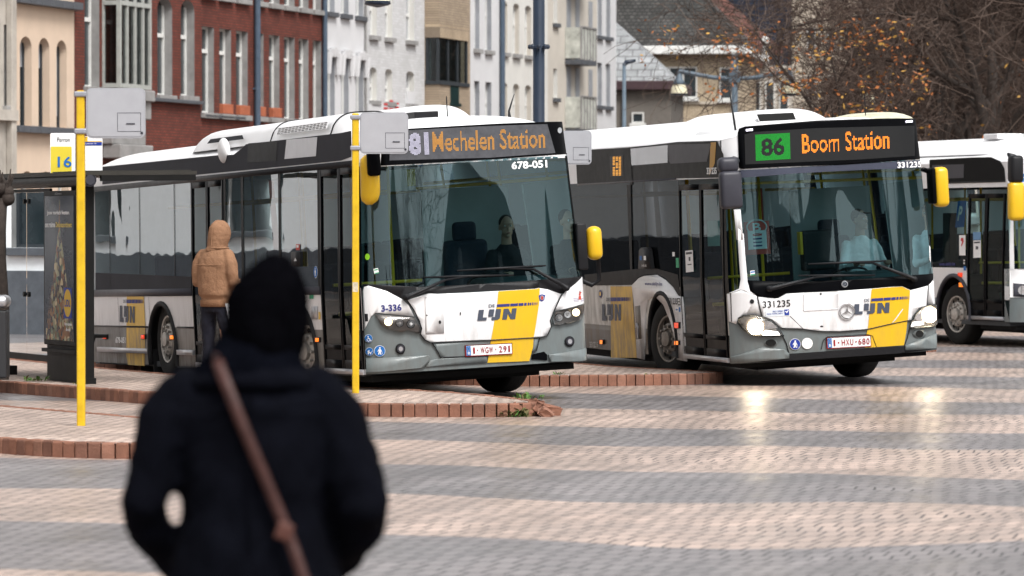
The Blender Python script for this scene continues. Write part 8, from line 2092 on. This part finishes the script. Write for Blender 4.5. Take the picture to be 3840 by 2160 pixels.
# --- the drivers
def driver(bus, hx, hy, hz, label, shirt, hairm, yaw, cap=False):
    o, rotq, sc_ = bus.M.decompose()
    t = thing('person', label, 'person'); t.matrix_world = bus.M; t.location = o; t.rotation_mode = 'XYZ'; t.rotation_euler = rotq.to_euler('XYZ')
    bm = B(); Mh = head(bm, (hx, hy, hz), yaw=yaw)
    zb = hz - 0.22
    ring_loft(bm, [((hx, hy + 0.05, zb - 0.62), 0.16, 0.12), ((hx, hy + 0.05, zb - 0.2), 0.15, 0.1), ((hx, hy + 0.04, zb - 0.02), 0.10, 0.07), ((hx, hy + 0.03, zb + 0.04), 0.055, 0.055)])
    hl_, hr_ = (hx - 0.2, hy - 0.42, zb - 0.30), (hx + 0.17, hy - 0.42, zb - 0.30)
    for e, h_, sx in (((hx - 0.27, hy - 0.08, zb - 0.36), hl_, -1), ((hx + 0.26, hy - 0.08, zb - 0.36), hr_, 1)):
        limb(bm, [(hx + sx * 0.18, hy + 0.04, zb - 0.07), e, h_], [0.045, 0.04, 0.03]); hand(bm, h_, (-sx * 0.2, -0.8, 0.2), (0, -0.2, 1))
        limb(bm, [(hx + sx * 0.1, hy, zb - 0.62), (hx + sx * 0.12, hy - 0.42, zb - 0.58), (hx + sx * 0.12, hy - 0.5, zb - 1.0)], [0.08, 0.06, 0.05])
    blob('body', bm, K['skin'], t, 0.009, 2)
    bm = B()
    ring_loft(bm, [((hx, hy + 0.05, zb - 0.66), 0.20, 0.15), ((hx, hy + 0.05, zb - 0.35), 0.19, 0.14), ((hx, hy + 0.04, zb - 0.12), 0.20, 0.125), ((hx, hy + 0.03, zb - 0.03), 0.13, 0.09), ((hx, hy + 0.03, zb + 0.03), 0.07, 0.07)], 22)
    for e, h_, sx in (((hx - 0.27, hy - 0.08, zb - 0.36), hl_, -1), ((hx + 0.26, hy - 0.08, zb - 0.36), hr_, 1)):
        limb(bm, [(hx + sx * 0.17, hy + 0.04, zb - 0.08), e, Vector(e).lerp(Vector(h_), 0.8)], [0.07, 0.062, 0.045])
    blob('shirt', bm, shirt, t, 0.012, 3, wr=0.008, wsc=12)
    bm = B()
    bmesh.ops.create_uvsphere(bm, u_segments=18, v_segments=12, radius=1, matrix=Mh @ Matrix.Translation((0, 0.028, 0.042)) @ Matrix.Diagonal((0.083, 0.094, 0.092, 1)))
    if cap: bmesh.ops.create_uvsphere(bm, u_segments=14, v_segments=8, radius=1, matrix=Mh @ Matrix.Translation((0, -0.09, 0.075)) @ Matrix.Diagonal((0.07, 0.07, 0.012, 1)))
    blob('hair' if not cap else 'cap', bm, hairm, t, 0.009, 1)
    for sx in (-1, 1):
        bm = B(); bmesh.ops.create_uvsphere(bm, u_segments=10, v_segments=8, radius=0.011, matrix=Mh @ Matrix.Translation((sx * 0.031, -0.080, 0.008))); e_ = obj('eye', bm, K['eye'], t, True)
        bm = B(); bmesh.ops.create_uvsphere(bm, u_segments=8, v_segments=6, radius=0.006, matrix=Mh @ Matrix.Translation((sx * 0.031, -0.0875, 0.008))); obj('iris', bm, K['ink'], e_, True)
    bm = B(); tube(bm, [Mh @ Vector((-0.024, -0.096, -0.068)), Mh @ Vector((0, -0.1, -0.067)), Mh @ Vector((0.024, -0.096, -0.068))], 0.004, 6); obj('lips', bm, mat('lips', (0.28, 0.11, 0.09), 0.5, var=0), t, True)
    return t
q = b1.plane(*Z('5', (1102, 330))[0], 1.45)
driver(b1, q.x, 1.45, q.z, 'driver in dark clothes at the wheel of the first bus', mat('dark uniform', (0.015, 0.016, 0.02), 0.85, var=0.2), K['hair'], R(-10))
q = b2.plane(*Z('C', (1350, 1235))[0], 1.45)
driver(b2, q.x, 1.45, q.z, 'driver in a white shirt at the wheel of the second bus', mat('white shirt', (0.72, 0.76, 0.78), 0.8, var=0.05), K['hair'], R(35), cap=True)

# =================================================================== across the square (mirrored in the windscreens)
t = thing('reflection_hall', 'unseen dark glazed hall with a wavy roof, added for the windscreen reflections', 'building', (38, -8, 0), R(34))  # unseen hall, added and shaped for what the windscreens mirror
bm = B(); box(bm, -30, 30, -10, 0, -0.2, 10.5); obj('wall', bm, mat('hall glazing', (0.08, 0.11, 0.125), 0.15, var=0.7, scale=0.3), t)
bm = B(); rows = []
for i in range(60):
    x = -32 + 64 * i / 59; z = 12.5 + 2.4 * math.sin(x * 0.30) + 0.6 * math.sin(x * 0.8)
    rows.append([bm.verts.new(v) for v in ((x, -12, z + 1), (x, 9, z), (x, 9, z - 0.7), (x, -12, z - 0.4))])
for u, v in zip(rows, rows[1:]):
    for k in range(4): bm.faces.new((u[k], u[(k + 1) % 4], v[(k + 1) % 4], v[k]))
obj('roof', fix(bm), mat('hall roof', (0.10, 0.13, 0.15), 0.5, var=0.1), t, True)
bm = B()
for k in range(12):
    x = -26 + 4.75 * k; tube(bm, [(x, 0.2, 0), (x + 0.6 * math.sin(k), 4, 7), (x + math.sin(k), 8, 12.5)], 0.3, 8)
obj('column', bm, mat('hall column', (0.5, 0.53, 0.55), 0.5), t, True)
dup(tB, (16, 12, 0), 0.4, 'bare tree across the square, mirrored in the windscreens', 'trees across the square', 1.0); dup(tA, (25, 4, 0), 2.0, 'bare tree beside the added hall', 'trees across the square', 1.0)

place.exclude = False
